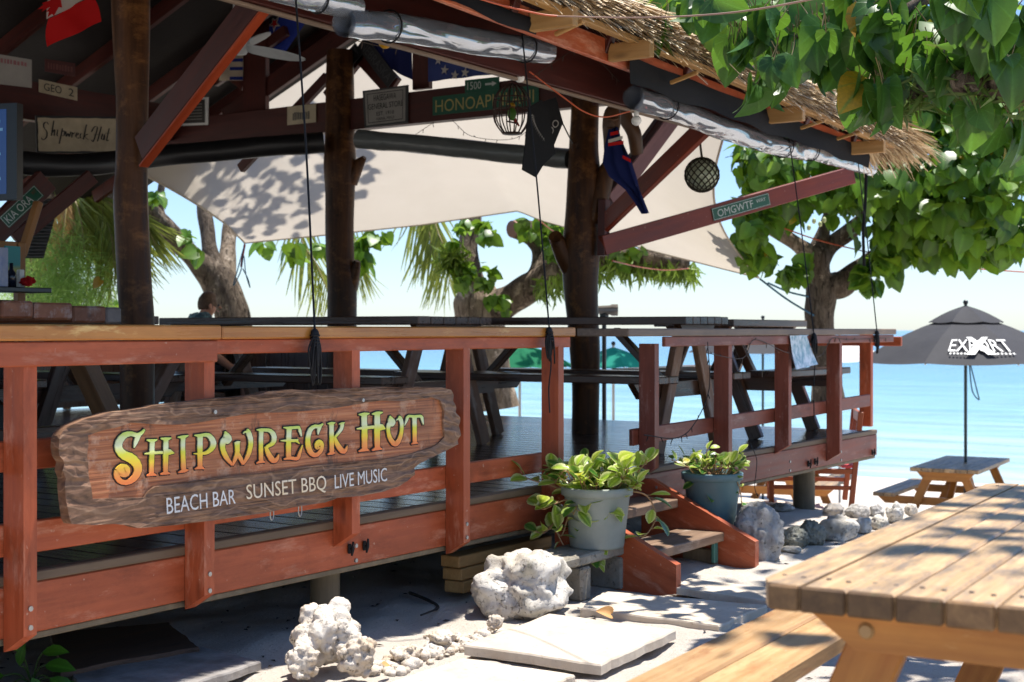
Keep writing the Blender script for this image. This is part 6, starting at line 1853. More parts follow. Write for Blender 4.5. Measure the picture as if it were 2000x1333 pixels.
# white pot
pc1 = V((on_y(1166, 1080, 3.25).x, 3.25, hb_ + .003))
dp1 = pc1.x * CA + pc1.y * SA
kp = dp1 / FPX
flowerpot('flowerpot', 'pale grey green plastic flowerpot on the concrete block beside the steps', pc1, 68 * kp, 52 * kp, 118 * kp, flat('dirty_white_plastic', (.30, .335, .30), .55, var2=(.20, .23, .21), scale=5, bmp=.15))
pl1 = thing('potted_plant', 'trailing variegated plant with round yellow green leaves in the pale pot', 'plant', pc1 + V((0, 0, .2)))
rg = random.Random(4)
mb = MB()
top = pc1 + V((0, 0, 112 * kp))
def T(px, py, dd=0.0): return at(px, py, dp1 + dd)
tr = [[(1120, 965), (1080, 950), (1045, 940), (1020, 930)], [(1130, 970), (1095, 980), (1062, 995), (1052, 985)], [(1130, 975), (1100, 1000), (1075, 1030), (1060, 1042), (1045, 1038)], [(1120, 990), (1098, 1045), (1088, 1040), (1100, 1065)], [(1150, 970), (1142, 1010), (1152, 1040), (1158, 1075), (1156, 1100)], [(1215, 960), (1240, 930), (1258, 908), (1264, 902)], [(1230, 960), (1262, 968), (1278, 995), (1278, 1020), (1262, 1045), (1250, 1048)],
      [(1160, 960), (1150, 925), (1155, 905)], [(1180, 960), (1195, 920), (1205, 895)], [(1200, 960), (1220, 930), (1228, 915)], [(1140, 965), (1120, 935), (1108, 920)], [(1165, 965), (1180, 940), (1175, 915)], [(1150, 975), (1130, 985), (1120, 1005)], [(1180, 975), (1185, 1000), (1196, 1012)], [(1110, 960), (1085, 935), (1065, 920)], [(1210, 965), (1232, 955), (1246, 945)]]
for i, s_ in enumerate(tr):
    dd0 = rg.uniform(-.15, .0) if i not in (0, 14) else .06
    pts = [top + V((rg.uniform(-.04, .04), rg.uniform(-.04, .04), -.01))] + [T(x, y, dd0 * (j + 1) / len(s_)) for j, (x, y) in enumerate(s_)]
    stem_with_leaves(pts, pl1, mb, rg, 8 if len(s_) > 3 else 8, .088, pep_me if rg.random() < .8 else pep_me + pepd_me, .005, .3, .75)
for i in range(34):
    a = rg.uniform(0, 6.28); r_ = rg.uniform(0, 1) ** .5 * .11
    p0 = top + V((math.cos(a) * r_, math.sin(a) * r_, -.005))
    stem_with_leaves([p0, p0 + V((math.cos(a) * .04, math.sin(a) * .04, rg.uniform(.02, .09))), p0 + V((math.cos(a) * .09, math.sin(a) * .09, rg.uniform(.03, .14)))], pl1, mb, rg, 3, .078, pep_me + pepd_me[:1], .003, .4, .8)
mb.build('stems', STEM, pl1)
# blue pot
pc2 = on_y(1391, 1000, 3.24); d2 = pc2.x * CA + pc2.y * SA; k2 = d2 / FPX
base2 = V((pc2.x, pc2.y, EYE - (1022 - HZ) * k2))
flowerpot('flowerpot', 'blue grey plastic flowerpot behind the right stringer of the steps', base2, 58 * k2, 44 * k2, 100 * k2, flat('blue_grey_plastic', (.10, .19, .21), .45, var2=(.08, .155, .175), scale=5))
sb2 = thing('stone_block', 'grey stone block under the blue flowerpot', 'block', (base2.x, base2.y, 0))
MB().box((base2.x, base2.y, base2.z / 2 - .01), (.22, .2, base2.z + .014), ch=.02).build('stone', CONC, sb2)
pl2 = thing('potted_plant', 'glossy green variegated plant in the blue grey pot', 'plant', base2 + V((0, 0, .2)))
mb = MB(); top2 = base2 + V((0, 0, 96 * k2))
for i in range(30):
    a = rg.uniform(0, 6.28); r_ = rg.uniform(0, 1) ** .5 * .11
    p0 = top2 + V((math.cos(a) * r_, math.sin(a) * r_, -.005))
    stem_with_leaves([p0, p0 + V((math.cos(a) * .03, math.sin(a) * .03, rg.uniform(.02, .06))), p0 + V((math.cos(a) * .07, math.sin(a) * .07, rg.uniform(.02, .11)))], pl2, mb, rg, 3, .066, pep_me[:2] + pepd_me, .003, .4, .8)
for s_ in ([(1350, 915), (1325, 905), (1310, 898)], [(1365, 935), (1362, 960), (1390, 968)], [(1430, 930), (1446, 960), (1448, 1000)], [(1420, 910), (1438, 895), (1440, 885)], [(1385, 910), (1380, 885), (1384, 874)]):
    stem_with_leaves([top2] + [at(x, y, d2 - .08) for x, y in s_], pl2, mb, rg, 4, .066, pep_me[:2] + pepd_me, .004, .4, .75)
mb.build('stems', STEM, pl2)
# big leaf weed at the bottom left corner
wd_ = thing('weed', 'broad green leaved weed at the bottom left corner under the railing', 'plant', on_z(60, 1340, 0))
WEED = leafmat('weed_leaf', (.035, .13, .012), (.07, .22, .02), (.25, .45, .03), .35, .4, island=False)
LONG = [(0, .02, 0), (.15, .16, 0), (.4, .27, 0), (.65, .24, 0), (.85, .12, 0), (1.0, .01, 0)]
wme = leaf_mesh('leaf', LONG, WEED, .25, .3)
mb = MB()
b3 = on_z(62, 1338, 0)
d3 = b3.x * CA + b3.y * SA
for (px, py, ang_, s_) in ((50, 1272, 120, .075), (95, 1275, 15, .085), (100, 1300, 5, .10), (110, 1325, -25, .11), (20, 1320, 190, .09), (50, 1300, 80, .07), (75, 1325, -60, .09), (30, 1340, 210, .1), (130, 1335, -15, .08)):
    p = at(px - 12, py, d3 - .1)
    d = V((SA, -CA, 0)) * math.cos(R(ang_)) + V((0, 0, 1)) * math.sin(R(ang_)) - V((CA, SA, 0)) * .3
    place(bpy.data.objects.new('leaf', wme), leaf_W(p, d, V((-CA * .6, -SA * .6, .7)), s_), wd_)
    mb.tube(cat([tuple(b3), tuple(b3 * .5 + p * .5 + V((0, 0, .02))), tuple(p)], 4), .0025, 5)
mb.build('stems', flat('green_stem', (.08, .15, .03), .5), wd_)
# fallen leaf, twig and small debris
fl_ = leaf_mesh('leaf', HEART, flat('dead_leaf', (.48, .20, .05), .7, var2=(.55, .33, .12), scale=30), .5, .6)
p = on_z(1192, 1205, .035)
o = place(bpy.data.objects.new('fallen_leaf', fl_), leaf_W(p + V((0, 0, .01)), V((-.5, .3, .35)), V((-.5, -.6, .7)), .05)); tag(o, 'curled orange fallen leaf on the second paving slab', 'leaf')
p = on_z(752, 1308, .03)
o = place(bpy.data.objects.new('fallen_leaf', fl_), leaf_W(p + V((0, 0, .012)), V((.5, -.1, .1)), V((-.3, -.3, .9)), .03)); tag(o, 'small brown fallen leaf beside the coral lump', 'leaf')
cd = MB().tube(cat([tuple(on_z(x, y, .012)) for x, y in ((800, 1158), (830, 1170), (852, 1182), (852, 1190), (822, 1202))], 5), [.007] * 16 + [.004] * 5, 6).build('twig', flat('black_twig', (.02, .017, .016), .8)); tag(cd, 'bent black twig on the shaded sand under the deck', 'twig')
DEB = flat('dark_litter', (.04, .028, .02), .9)
mb = MB()
for i in range(330):
    x, y = rng.uniform(2.6, 7.4), rng.uniform(1.6, 4.6)
    z = gzb(x, y); a = rng.uniform(0, 3.14); s_ = rng.uniform(.006, .022)
    if 5.6 < x < 6.5: continue
    dx, dy = math.cos(a) * s_, math.sin(a) * s_
    mb.add([(x - dx, y - dy, z + .004), (x + dy * .35, y - dx * .35, z + .008), (x + dx, y + dy, z + .004), (x - dy * .35, y + dx * .35, z + .009)], [(0, 1, 2, 3)])
o = mb.build('leaf_litter', DEB); tag(o, 'scattered leaf litter on the sand below the deck', 'litter', kind='stuff')
# ================================================================== shade sail
SAILM = clothmat('cream_sail_cloth', (.53, .475, .40), .48, (.51, .455, .38), .85, .2, 1.5)
top_ = [at(195, 300, 12.9), at(420, 70, 12.7), at(700, 20, 12.5), at(1000, 40, 11.9), at(1250, 120, 11.2), at(1424, 235, 10.6)]
bot_ = [at(478, 475, 15.0), at(640, 459, 15.2), at(820, 440, 15.4), at(1012, 412, 15.5), at(1060, 432, 15.4), at(1280, 492, 14.9), at(1482, 543, 14.0)]
def poly(P, u, key):
    for i in range(len(key) - 1):
        if u <= key[i + 1]:
            f = (u - key[i]) / (key[i + 1] - key[i]); return P[i].lerp(P[i + 1], f)
    return P[-1]
NU, NV = 72, 40
tk_, bk_ = [0, .18, .42, .66, .86, 1.0], [0, .16, .34, .53, .58, .80, 1.0]
tsm = [poly(top_, i / NU, tk_) for i in range(NU + 1)]
def sail(i, j):
    u, v_ = i / NU, j / NV
    a, b2 = tsm[i], poly(bot_, u, bk_)
    p = a.lerp(b2, v_)
    # inward curve of the free side edges
    e = math.sin(math.pi * v_)
    if u > .8:
        p -= V((SA, -CA, 0)) * (.26 * e * ((u - .8) / .2) ** 2)
    if u < .2:
        p += V((SA, -CA, 0)) * (.16 * e * ((.2 - u) / .2) ** 2)
    p.z -= .10 * e * math.sin(math.pi * u)
    # tension folds running to the left corner
    ang_ = math.atan2(v_ - 1.0, u + .02)
    fold = .028 * math.sin(ang_ * 46) * math.exp(-u * 3.5) * e
    fold += .010 * math.sin(math.atan2(v_ - 1.0, u - 1.02) * 40) * math.exp(-(1 - u) * 6)
    return p + V((CA, SA, .4)) * fold
sl_ = thing('shade_sail', 'large cream shade sail stretched behind the hut', 'shade sail', bot_[0])
mb = MB()
vs_ = [sail(i, j) for i in range(NU + 1) for j in range(NV + 1)]
mb.add(vs_, [(i * (NV + 1) + j, (i + 1) * (NV + 1) + j, (i + 1) * (NV + 1) + j + 1, i * (NV + 1) + j + 1) for i in range(NU) for j in range(NV)], 0, True)
mb.build('cloth', SAILM, sl_)
HEM = clothmat('sail_hem', (.52, .46, .37), .2)
for edge in ([sail(i, NV) for i in range(NU + 1)], [sail(NU, j) for j in range(NV + 1)], [sail(0, j) for j in range(NV + 1)]):
    MB().tube(edge, .010, 6).build('hem', HEM, sl_)
BLUER = flat('blue_rope', (.015, .09, .16), .6)
for a, c, lab in (((1484, 545, 14.0), (1590, 617, 14.2), 'lower blue rope from the sail corner to the right hand tree'), ((1500, 553, 14.0), (1580, 580, 14.2), 'upper blue rope from the sail corner to the right hand tree')):
    cord(lab, [at(*a), (at(*a) + at(*c)) / 2 - V((0, 0, .02)), at(*c)], BLUER, .010)
cord('loops of blue rope hanging from the left sail corner', [at(478, 476, 15.0), at(466, 520, 14.6), at(456, 558, 14.5), at(470, 530, 14.6), at(476, 500, 14.8), at(480, 535, 14.6), at(488, 562, 14.5), at(484, 545, 14.6), at(474, 525, 14.6)], BLUER, .006)
cord('red strap with hook at the left sail corner', [at(478, 478, 14.95), at(474, 500, 14.9), at(471, 522, 14.9)], flat('red_strap', (.3, .03, .03), .6), .012)

# ================================================================== trees
def barkmat(name, c1, c2, c3):
    m, n, l, b = newmat(name)
    v = coords(n, l, (1, 1, .35), rnd=False)
    g = tex(n, l, v, 14, 8, .72, .8)
    cr0 = ramp(n, [(.34, c1), (.52, c2), (.7, c3)]); l.new(g, cr0.inputs[0])
    o = mix(n, l, mrange(n, l, tex(n, l, coords(n, l, rnd=False), 5, 5, .7), .56, .64), cr0.outputs[0], tuple(min(1, x * 1.5) for x in c3))
    o = mix(n, l, mrange(n, l, tex(n, l, coords(n, l, (1, 1, .2), rnd=False), 26, 4, .6), .56, .66, 0, .85), o, tuple(x * .3 for x in c1))
    l.new(o, b.inputs['Base Color']); b.inputs['Roughness'].default_value = .9; b.inputs['Specular IOR Level'].default_value = .15
    bump(n, l, g, b, 1.0, .06)
    return m
HB = barkmat('hibiscus_bark', (.05, .036, .026), (.15, .115, .085), (.26, .21, .16))
PALEB = barkmat('pale_bark', (.14, .10, .07), (.30, .235, .17), (.44, .36, .28))
LG = leafmat('hibiscus_leaf', (.026, .085, .010), (.085, .20, .020), (.36, .55, .04), .42, .40, True, yellow=((.50, .30, .02), .988))
LN = leafmat('near_hibiscus_leaf', (.014, .058, .013), (.050, .140, .020), (.24, .46, .035), .38, .40, False, yellow=((.60, .30, .02), .992), radial=True)
def template(rows, cols, fold, droop):
    T, E, Ve = [], [], []
    for (y, w_, yo) in rows:
        for c in range(cols):
            s_ = c / (cols - 1) * 2 - 1; x = s_ * w_
            T.append((x, y + yo * abs(s_) ** 1.5, fold * abs(x) - droop * y * y)); E.append(abs(s_)); Ve.append(1. if abs(s_) < .01 else 0.)
    F_ = [(r * cols + c, r * cols + c + 1, (r + 1) * cols + c + 1, (r + 1) * cols + c) for r in range(len(rows) - 1) for c in range(cols - 1)]
    return np.array(T), np.array(F_), E, Ve
H3 = template([(-.02, .10, -.12), (.10, .43, -.14), (.36, .49, -.06), (.68, .30, 0), (1.0, .02, 0)], 3, .22, .25)
def norm(a): return a / (np.linalg.norm(a, axis=1, keepdims=True) + 1e-9)
def bulk(name, P_, D, N_, size, mt, parent, tpl=H3):
    T, F_, E, Ve = tpl
    Y = norm(D); X = norm(np.cross(Y, N_)); Z = np.cross(X, Y)
    n_ = len(P_)
    B = np.stack([X, Y, Z], 1) * size[:, None, None]
    vs_ = (np.einsum('kj,njd->nkd', T, B) + P_[:, None, :]).reshape(-1, 3)
    fs_ = (F_[None] + (np.arange(n_) * len(T))[:, None, None]).reshape(-1, 4)
    me = bpy.data.meshes.new(name)
    me.vertices.add(len(vs_)); me.vertices.foreach_set('co', vs_.ravel())
    me.loops.add(fs_.size); me.loops.foreach_set('vertex_index', fs_.ravel())
    me.polygons.add(len(fs_)); me.polygons.foreach_set('loop_start', np.arange(len(fs_)) * 4)
    me.polygons.foreach_set('use_smooth', np.ones(len(fs_), bool))
    me.update(calc_edges=True); me.validate()
    for nm, arr in (('edge', E), ('vein', Ve)):
        q = me.attributes.new(nm, 'FLOAT', 'POINT'); q.data.foreach_set('value', np.tile(arr, n_))
    me.materials.append(mt)
    o = place(bpy.data.objects.new(name, me), I4, parent); o['kind'] = 'stuff'
    return o
DOFF = 0.0
def cloud(clusters, dens, size, hang=.6, spread=.9):
    """clusters: (px, py, depth, rx px, ry px, rz m) -> leaf placements"""
    Ps, Ds, Ns, Ss = [], [], [], []
    for (px, py, d, rx, ry, rz_, k) in clusters:
        d = d + DOFF
        c = np.array(at(px, py, d)); s_ = d / FPX
        n_ = max(3, int(k * dens))
        q = norm(rng.normal(size=(n_, 3))) * (rng.random((n_, 1)) ** .45)
        # clump along sub-centres for light and dark masses
        sub_c = norm(rng.normal(size=(max(3, n_ // 9), 3))) * (rng.random((max(3, n_ // 9), 1)) ** .5)
        pick = sub_c[rng.integers(0, len(sub_c), n_)]
        q = pick * .85 + q * .33
        off = q[:, :1] * rx * s_ * np.array([[SA, -CA, 0]]) + q[:, 1:2] * ry * s_ * np.array([[0, 0, 1]]) + q[:, 2:3] * rz_ * np.array([[CA, SA, 0]])
        Ps.append(c + off)
        out = norm(off + 1e-6)
        Ds.append(norm(out * .5 + np.array([[0, 0, -hang]]) + rng.normal(size=(n_, 3)) * .45))
        Ns.append(norm(np.array([[-.30, -.22, .62]]) + out * .5 + rng.normal(size=(n_, 3)) * .45))
        Ss.append(size * (.45 + .85 * rng.random(n_)))
    return np.concatenate(Ps), np.concatenate(Ds), np.concatenate(Ns), np.concatenate(Ss)
def limb(par, pts, mt, name='branch', n_=12, d=None):
    P = cat([(*(at(x, y, dd + DOFF)), hw * (dd + DOFF) / FPX) for x, y, dd, hw in pts], 6)
    rr_ = [p[3] * (1 + .16 * noise.noise((p[0] * 4, p[1] * 4, p[2] * 4))) for p in P]
    return MB().tube([p[:3] for p in P], rr_, n_).build(name, mt, par)
def leaves_as_parts(me, P_, D, N_, Sz, par):
    for i in range(len(P_)):
        place(bpy.data.objects.new('leaf', me), leaf_W(P_[i], V(D[i]), V(N_[i]), float(Sz[i])), par)

DOFF = 1.4
# ---- right hand tree on the beach
rt = thing('beach_tree', 'broad leaved tree on the beach behind the right railing and black umbrella', 'tree', (13.7, 5.4, gz(13.7, 5)))
limb(rt, [(1618, 790, 13, 32), (1610, 690, 13, 29), (1600, 620, 13, 27), (1604, 575, 13, 29), (1594, 530, 13, 28), (1592, 500, 13, 31), (1588, 480, 13, 22)], HB, 'trunk', 18)
limb(rt, [(1590, 505, 13, 24), (1560, 480, 12.9, 15), (1522, 455, 12.8, 14), (1500, 440, 12.7, 12), (1494, 405, 12.7, 9), (1506, 370, 12.7, 9), (1530, 330, 12.6, 8), (1540, 290, 12.6, 6)], PALEB)
limb(rt, [(1600, 510, 13, 24), (1622, 480, 13, 18), (1660, 452, 12.9, 16), (1688, 420, 12.7, 13), (1700, 370, 12.5, 11), (1730, 300, 12.2, 9), (1790, 220, 11.8, 7)], HB)
limb(rt, [(1615, 560, 13, 24), (1645, 555, 13, 26), (1672, 530, 12.9, 18), (1710, 500, 12.7, 14), (1760, 460, 12.4, 11), (1850, 420, 12, 8)], HB)
limb(rt, [(1598, 490, 13, 20), (1612, 440, 13, 11), (1622, 380, 13, 9), (1600, 300, 12.9, 8)], HB)
cl = [(1500, 330, 12.0, 75, 110, 1.0, 130), (1462, 430, 12.0, 40, 80, .6, 70), (1555, 385, 12.3, 50, 50, .8, 34), (1480, 495, 12.3, 40, 30, .4, 30), (1545, 530, 12.4, 30, 24, .25, 22), (1620, 320, 12.2, 90, 80, 1.0, 70),
      (1760, 360, 11.6, 130, 130, 1.2, 240), (1900, 340, 11.2, 140, 150, 1.2, 260), (1820, 460, 11.8, 100, 66, .9, 130), (1725, 505, 12.2, 36, 40, .4, 36), (1700, 540, 12.3, 24, 22, .25, 16), (1965, 470, 11.4, 60, 56, .7, 70), (1655, 390, 12.6, 36, 50, .5, 14), (1990, 250, 11, 80, 120, .9, 90),
      (1720, 230, 12, 160, 90, 1.2, 150), (1850, 200, 12, 160, 80, 1.2, 130), (1950, 40, 12, 150, 120, 1.3, 120)]
P_, D_, N_, Sz = cloud(cl, 2.6, .15)
dep = P_[:, 0] * CA + P_[:, 1] * SA
vis = (1000 + FPX * (P_[:, 0] * SA - P_[:, 1] * CA) / dep < 2000) & (HZ - FPX * (P_[:, 2] - EYE) / dep > 200)
order = np.argsort(np.where(vis, dep, 99))
near_i, far_i = order[:290], order[290:]
leaves_as_parts(leaf_mesh('leaf', HEART, LG2 if False else leafmat('hibiscus_leaf_single', (.026, .085, .010), (.085, .20, .020), (.36, .55, .04), .42, .40, False, yellow=((.50, .30, .02), .985)), .22, .25), P_[near_i], D_[near_i], N_[near_i], Sz[near_i], rt)
bulk('crown', P_[far_i], D_[far_i], N_[far_i], Sz[far_i], LG, rt)
# pale young bracts and seed pods
mb = MB()
for px, py in ((1925, 350), (1940, 345), (1915, 365), (1930, 370), (1590, 432), (1602, 438), (1610, 430), (1580, 445)):
    p = at(px, py, 12.4); mb.sphere(p, .02, 8, 6, sc=(1, 1, 1.3))
mb.build('buds', flat('pale_bud', (.45, .50, .22), .5), rt)['kind'] = 'stuff'

DOFF = 0.0
# ---- tall tree far behind the roof
tt = thing('tall_tree', 'tall bright leaved tree far behind the thatch edge at the top', 'tree', tuple(at(1142, 800, 20) * V((1, 1, 0)) + V((0, 0, gz(17, 9)))))
limb(tt, [(1142, 860, 20, 24), (1142, 500, 20, 22), (1150, 250, 20, 20), (1250, 60, 20, 14), (1400, -40, 20, 8)], HB, 'trunk', 14)
P_, D_, N_, Sz = cloud([(1230, 20, 19, 110, 60, 1.4, 110), (1380, 70, 19, 120, 90, 1.4, 170), (1330, 0, 20, 150, 60, 1.4, 120), (1520, 140, 19, 130, 110, 1.6, 200), (1620, -20, 19, 260, 90, 2, 200), (1450, 40, 19, 120, 80, 1.4, 130)], 1.6, .19)
bulk('crown', P_, D_, N_, Sz, LG, tt)
# ---- overhanging tree at the upper right (near)
ot = thing('overhanging_tree', 'large leaved tree whose near branches hang in from the upper right', 'tree', tuple(at(2700, 900, 6.0) * V((1, 1, 0)) if False else (7.6, -1.6, 0)))
def wlimb(pts, nm='branch', n_=12, mt=HB):
    P = cat(pts, 6)
    return MB().tube([p[:3] for p in P], [p[3] * (1 + .25 * noise.noise((p[0] * 5, p[1] * 5, p[2] * 5))) for p in P], n_).build(nm, mt, ot)
wlimb([(7.6, -1.6, -.2, .2), (7.5, -1.5, 1.0, .17), (7.2, -1.2, 2.2, .15), (6.9, -.8, 3.0, .12), (6.8, .0, 4.6, .09), (7.0, .8, 6.4, .05)], 'trunk', 18)
bA, bB, bC, bD = at(2060, 180, 5.2), at(1950, 165, 5.2), at(1860, 160, 5.3), at(1760, 190, 5.5)
wlimb([(7.2, -1.2, 2.2, .10), (*((V((7.2, -1.2, 2.2)) + bA) / 2), .07), (*bA, .05), (*bB, .055), (*bC, .04), (*bD, .018)])
wlimb([(6.9, -.8, 3.0, .06), (6.5, .8, 3.2, .04), (*at(1700, 60, 5.8), .025), (*at(1560, 70, 6.2), .014)])
ORC = leafmat('epiphyte_leaf', (.05, .09, .02), (.12, .18, .04), (.3, .4, .08), .3, .5, True)
cl = [(1330, 20, 6.8, 70, 34, .3, 10), (1430, 50, 6.4, 100, 55, .5, 24), (1560, 50, 6.2, 110, 70, .5, 34), (1530, 130, 6.2, 60, 40, .4, 14), (1462, 185, 6.2, 26, 20, .2, 4), (1660, 70, 5.8, 110, 80, .5, 38), (1690, 175, 5.7, 50, 34, .3, 9), (1760, 50, 5.5, 120, 90, .5, 38), (1740, 180, 5.5, 70, 34, .3, 12), (1880, 60, 5.2, 120, 80, .5, 40), (1970, 100, 5.0, 70, 70, .4, 22), (1900, 225, 5.4, 60, 30, .3, 10), (1960, 260, 5.4, 40, 22, .2, 5), (1840, 120, 5.4, 80, 40, .3, 14)]
P_, D_, N_, Sz = cloud(cl, 1.06, .138, .85)
D_ = norm(D_ + np.array([[0, 0, -.55]]))
N_ = norm(N_ + np.array([[-.15, -.1, 0]]) + rng.normal(size=N_.shape) * .55)
nlm = [leaf_mesh('leaf', HEART, LN, f_, d_) for f_, d_ in ((.35, .30), (.75, .45), (.15, .55))]
for i in range(len(P_)):
    place(bpy.data.objects.new('leaf', nlm[i % 3]), leaf_W(P_[i], V(D_[i]), V(N_[i]), float(Sz[i])), ot)
mb = MB()
for i in range(len(P_)):
    p = V(P_[i]); u = V((-D_[i][0] * .1 + rng.normal(0, .02), -D_[i][1] * .1 + rng.normal(0, .02), .10))
    mb.tube(cat([tuple(p), tuple(p + u * .5 + V((.01, 0, 0))), tuple(p + u)], 3), .0022, 5)
mb.build('leaf_stalks', flat('stalk', (.22, .16, .06), .6), ot)
# leaves deeper inside the same branches
cl3 = [(x_, y_ - 12, d_ + .55, rx_ * .9, ry_ * .85, rz_ + .15, k_ * 1.3) for x_, y_, d_, rx_, ry_, rz_, k_ in cl if y_ < 130]
P3, D3, N3, S3 = cloud(cl3, 1.0, .15, .8)
bulk('inner_leaves', P3, D3, N3, S3, LG, ot)
# upper canopy (out of frame) that throws the dappled shade
Pc, Dc, Nc, Sc = [], [], [], []
for (x, y, z, rx, ry, rz_, k) in ((5.3, .6, 6.6, .9, .7, .5, 90), (4.6, -.2, 6.8, .8, .8, .5, 80), (7.6, 1.75, 6.6, .8, .55, .5, 110), (6.6, .3, 6.8, 1., .9, .5, 120), (8.6, 1.3, 6.7, 1.0, .9, .5, 150), (3.6, -1.2, 6.7, 1., .8, .5, 100), (9.5, 1.9, 6.7, 1., .8, .5, 130), (8.9, 2.5, 6.6, .9, .5, .4, 110)):
    q = norm(rng.normal(size=(k, 3))) * (rng.random((k, 1)) ** .5)
    Pc.append(np.array([[x, y, z]]) + q * np.array([[rx, ry, rz_]])); Dc.append(norm(q * .5 + np.array([[0, 0, -.5]]) + rng.normal(size=(k, 3)) * .5)); Nc.append(norm(np.array([[0, 0, 1.]]) + rng.normal(size=(k, 3)) * .5)); Sc.append(.17 * (.7 + .5 * rng.random(k)))
bulk('crown', np.concatenate(Pc), np.concatenate(Dc), np.concatenate(Nc), np.concatenate(Sc), LG, ot)
# epiphytes on the near branch
k = 260
seg = rng.random(k); base = np.array([bA[:], bB[:], bC[:], bD[:]])
idx = np.minimum((seg * 3).astype(int), 2); f_ = (seg * 3 - idx)[:, None]
pp_ = base[idx] * (1 - f_) + base[idx + 1] * f_ + rng.normal(size=(k, 3)) * .045
STRAP = template([(0, .04, 0), (.5, .09, 0), (1, .01, 0)], 3, .3, .5)
bulk('epiphytes', pp_, norm(rng.normal(size=(k, 3)) + np.array([[0, 0, -.3]])), norm(rng.normal(size=(k, 3))), .07 + .05 * rng.random(k), ORC, ot, STRAP)

DOFF = 2.0
# ---- left tree behind the hut
lt = thing('beach_tree', 'leaning grey tree behind the hut left of the shade sail corner', 'tree', (11.6, 11.5, gz(11.6, 10)))
limb(lt, [(470, 760, 14, 40), (458, 640, 14, 34), (446, 590, 14, 32), (425, 550, 14, 34), (395, 520, 13.9, 24), (355, 480, 13.8, 21), (318, 440, 13.6, 20), (285, 405, 13.4, 18), (250, 360, 13.2, 14), (215, 330, 13, 10)], HB, 'trunk', 16)
limb(lt, [(430, 552, 14, 24), (412, 500, 14, 17), (405, 450, 14.1, 15), (398, 405, 14.2, 14), (395, 330, 14.3, 12)], HB)
limb(lt, [(440, 560, 14, 22), (444, 500, 14.2, 17), (448, 450, 14.4, 15), (455, 380, 14.5, 12)], PALEB)
limb(lt, [(318, 440, 13.6, 12), (312, 400, 13.6, 8), (316, 360, 13.6, 7)], HB)
cl = [(360, 465, 13.5, 16, 18, .2, 8), (388, 485, 13.5, 14, 16, .2, 6), (300, 385, 13.3, 24, 18, .3, 12), (180, 385, 12.8, 40, 30, .4, 36), (205, 365, 12.8, 26, 20, .4, 18)]
P_, D_, N_, Sz = cloud(cl, 1.0, .17)
Pc, Dc, Nc, Sc = [P_], [D_], [N_], [Sz]
for (x, y, z, rx, ry, rz_, k) in ((10.4, 9.7, 7.0, .6, .5, .3, 60), (11.5, 9.85, 7.0, .9, .6, .3, 130), (11.6, 9.1, 7.0, .8, .45, .3, 90)):
    q = norm(rng.normal(size=(k, 3))) * (rng.random((k, 1)) ** .5)
    Pc.append(np.array([[x, y, z]]) + q * np.array([[rx, ry, rz_]])); Dc.append(norm(q + np.array([[0, 0, -.4]]))); Nc.append(norm(np.array([[0, 0, 1.]]) + rng.normal(size=(k, 3)) * .4)); Sc.append(.15 * (.7 + .5 * rng.random(k)))
bulk('crown', np.concatenate(Pc), np.concatenate(Dc), np.concatenate(Nc), np.concatenate(Sc), LG, lt)

# ---- middle tree with ferns
mt_ = thing('beach_tree', 'thick gnarled tree with ferns and vines between the middle and forked poles', 'tree', (13.1, 9.2, gz(13.1, 8)))
limb(mt_, [(955, 800, 14, 56), (940, 680, 14, 52), (934, 610, 14, 48), (930, 575, 14, 44), (925, 556, 14, 34)], PALEB, 'trunk', 18)
limb(mt_, [(930, 580, 14, 36), (915, 530, 14, 24), (914, 480, 14.1, 20), (922, 430, 14.2, 18), (925, 360, 14.3, 16)], HB)
limb(mt_, [(945, 610, 14, 40), (990, 590, 13.9, 32), (1035, 562, 13.8, 30), (1080, 535, 13.6, 26), (1130, 515, 13.4, 26), (1210, 505, 13.2, 22), (1290, 508, 13, 18), (1345, 515, 12.9, 12)], HB)
limb(mt_, [(1030, 570, 13.8, 28), (1058, 530, 13.8, 24), (1062, 490, 13.9, 24), (1048, 462, 13.9, 26), (1020, 450, 13.8, 22), (1004, 448, 13.7, 17)], HB)
MB().tube([at(1004, 448, 15.7), at(1000, 448, 15.68)], .096, 14).build('cut_end', flat('cut_wood', (.38, .20, .14), .8, bmp=.4), mt_)
cl = [(880, 500, 13.4, 18, 30, .3, 16), (905, 545, 13.4, 30, 40, .3, 34), (945, 540, 13.4, 24, 24, .3, 16), (965, 575, 13.4, 24, 26, .3, 20), (985, 600, 13.4, 22, 20, .3, 12), (955, 455, 13.8, 28, 34, .3, 26), (900, 470, 13.7, 16, 40, .2, 14), (1120, 470, 13.4, 50, 30, .3, 40), (1040, 440, 13.5, 60, 22, .4, 34), (1220, 500, 13, 60, 16, .3, 30), (885, 525, 13.5, 20, 20, .2, 12), (1075, 470, 13.4, 20, 40, .3, 22)]
P_, D_, N_, Sz = cloud(cl, 1.5, .125)
c2 = [(590, 482, 14, 60, 14, .4, 14), (520, 478, 14, 20, 10, .3, 5), (640, 485, 14, 30, 14, .3, 10), (700, 500, 14, 18, 34, .3, 16), (755, 462, 14, 30, 14, .3, 8), (690, 475, 14, 30, 14, .3, 10)]
P2, D2, N2, S2 = cloud(c2, 1.0, .2)
bulk('crown', np.concatenate([P_, P2]), np.concatenate([D_, D2]), np.concatenate([N_, N2]), np.concatenate([Sz, S2]), LG, mt_)
FERN = leafmat('fern_leaf', (.06, .12, .012), (.14, .24, .025), (.34, .46, .05), .35, .5, True)
k = 900
u = rng.random(k)
bx = np.interp(u, [0, .35, .6, 1], [1050, 1200, 1280, 1355]); by = np.interp(u, [0, .35, .6, 1], [560, 515, 515, 522])
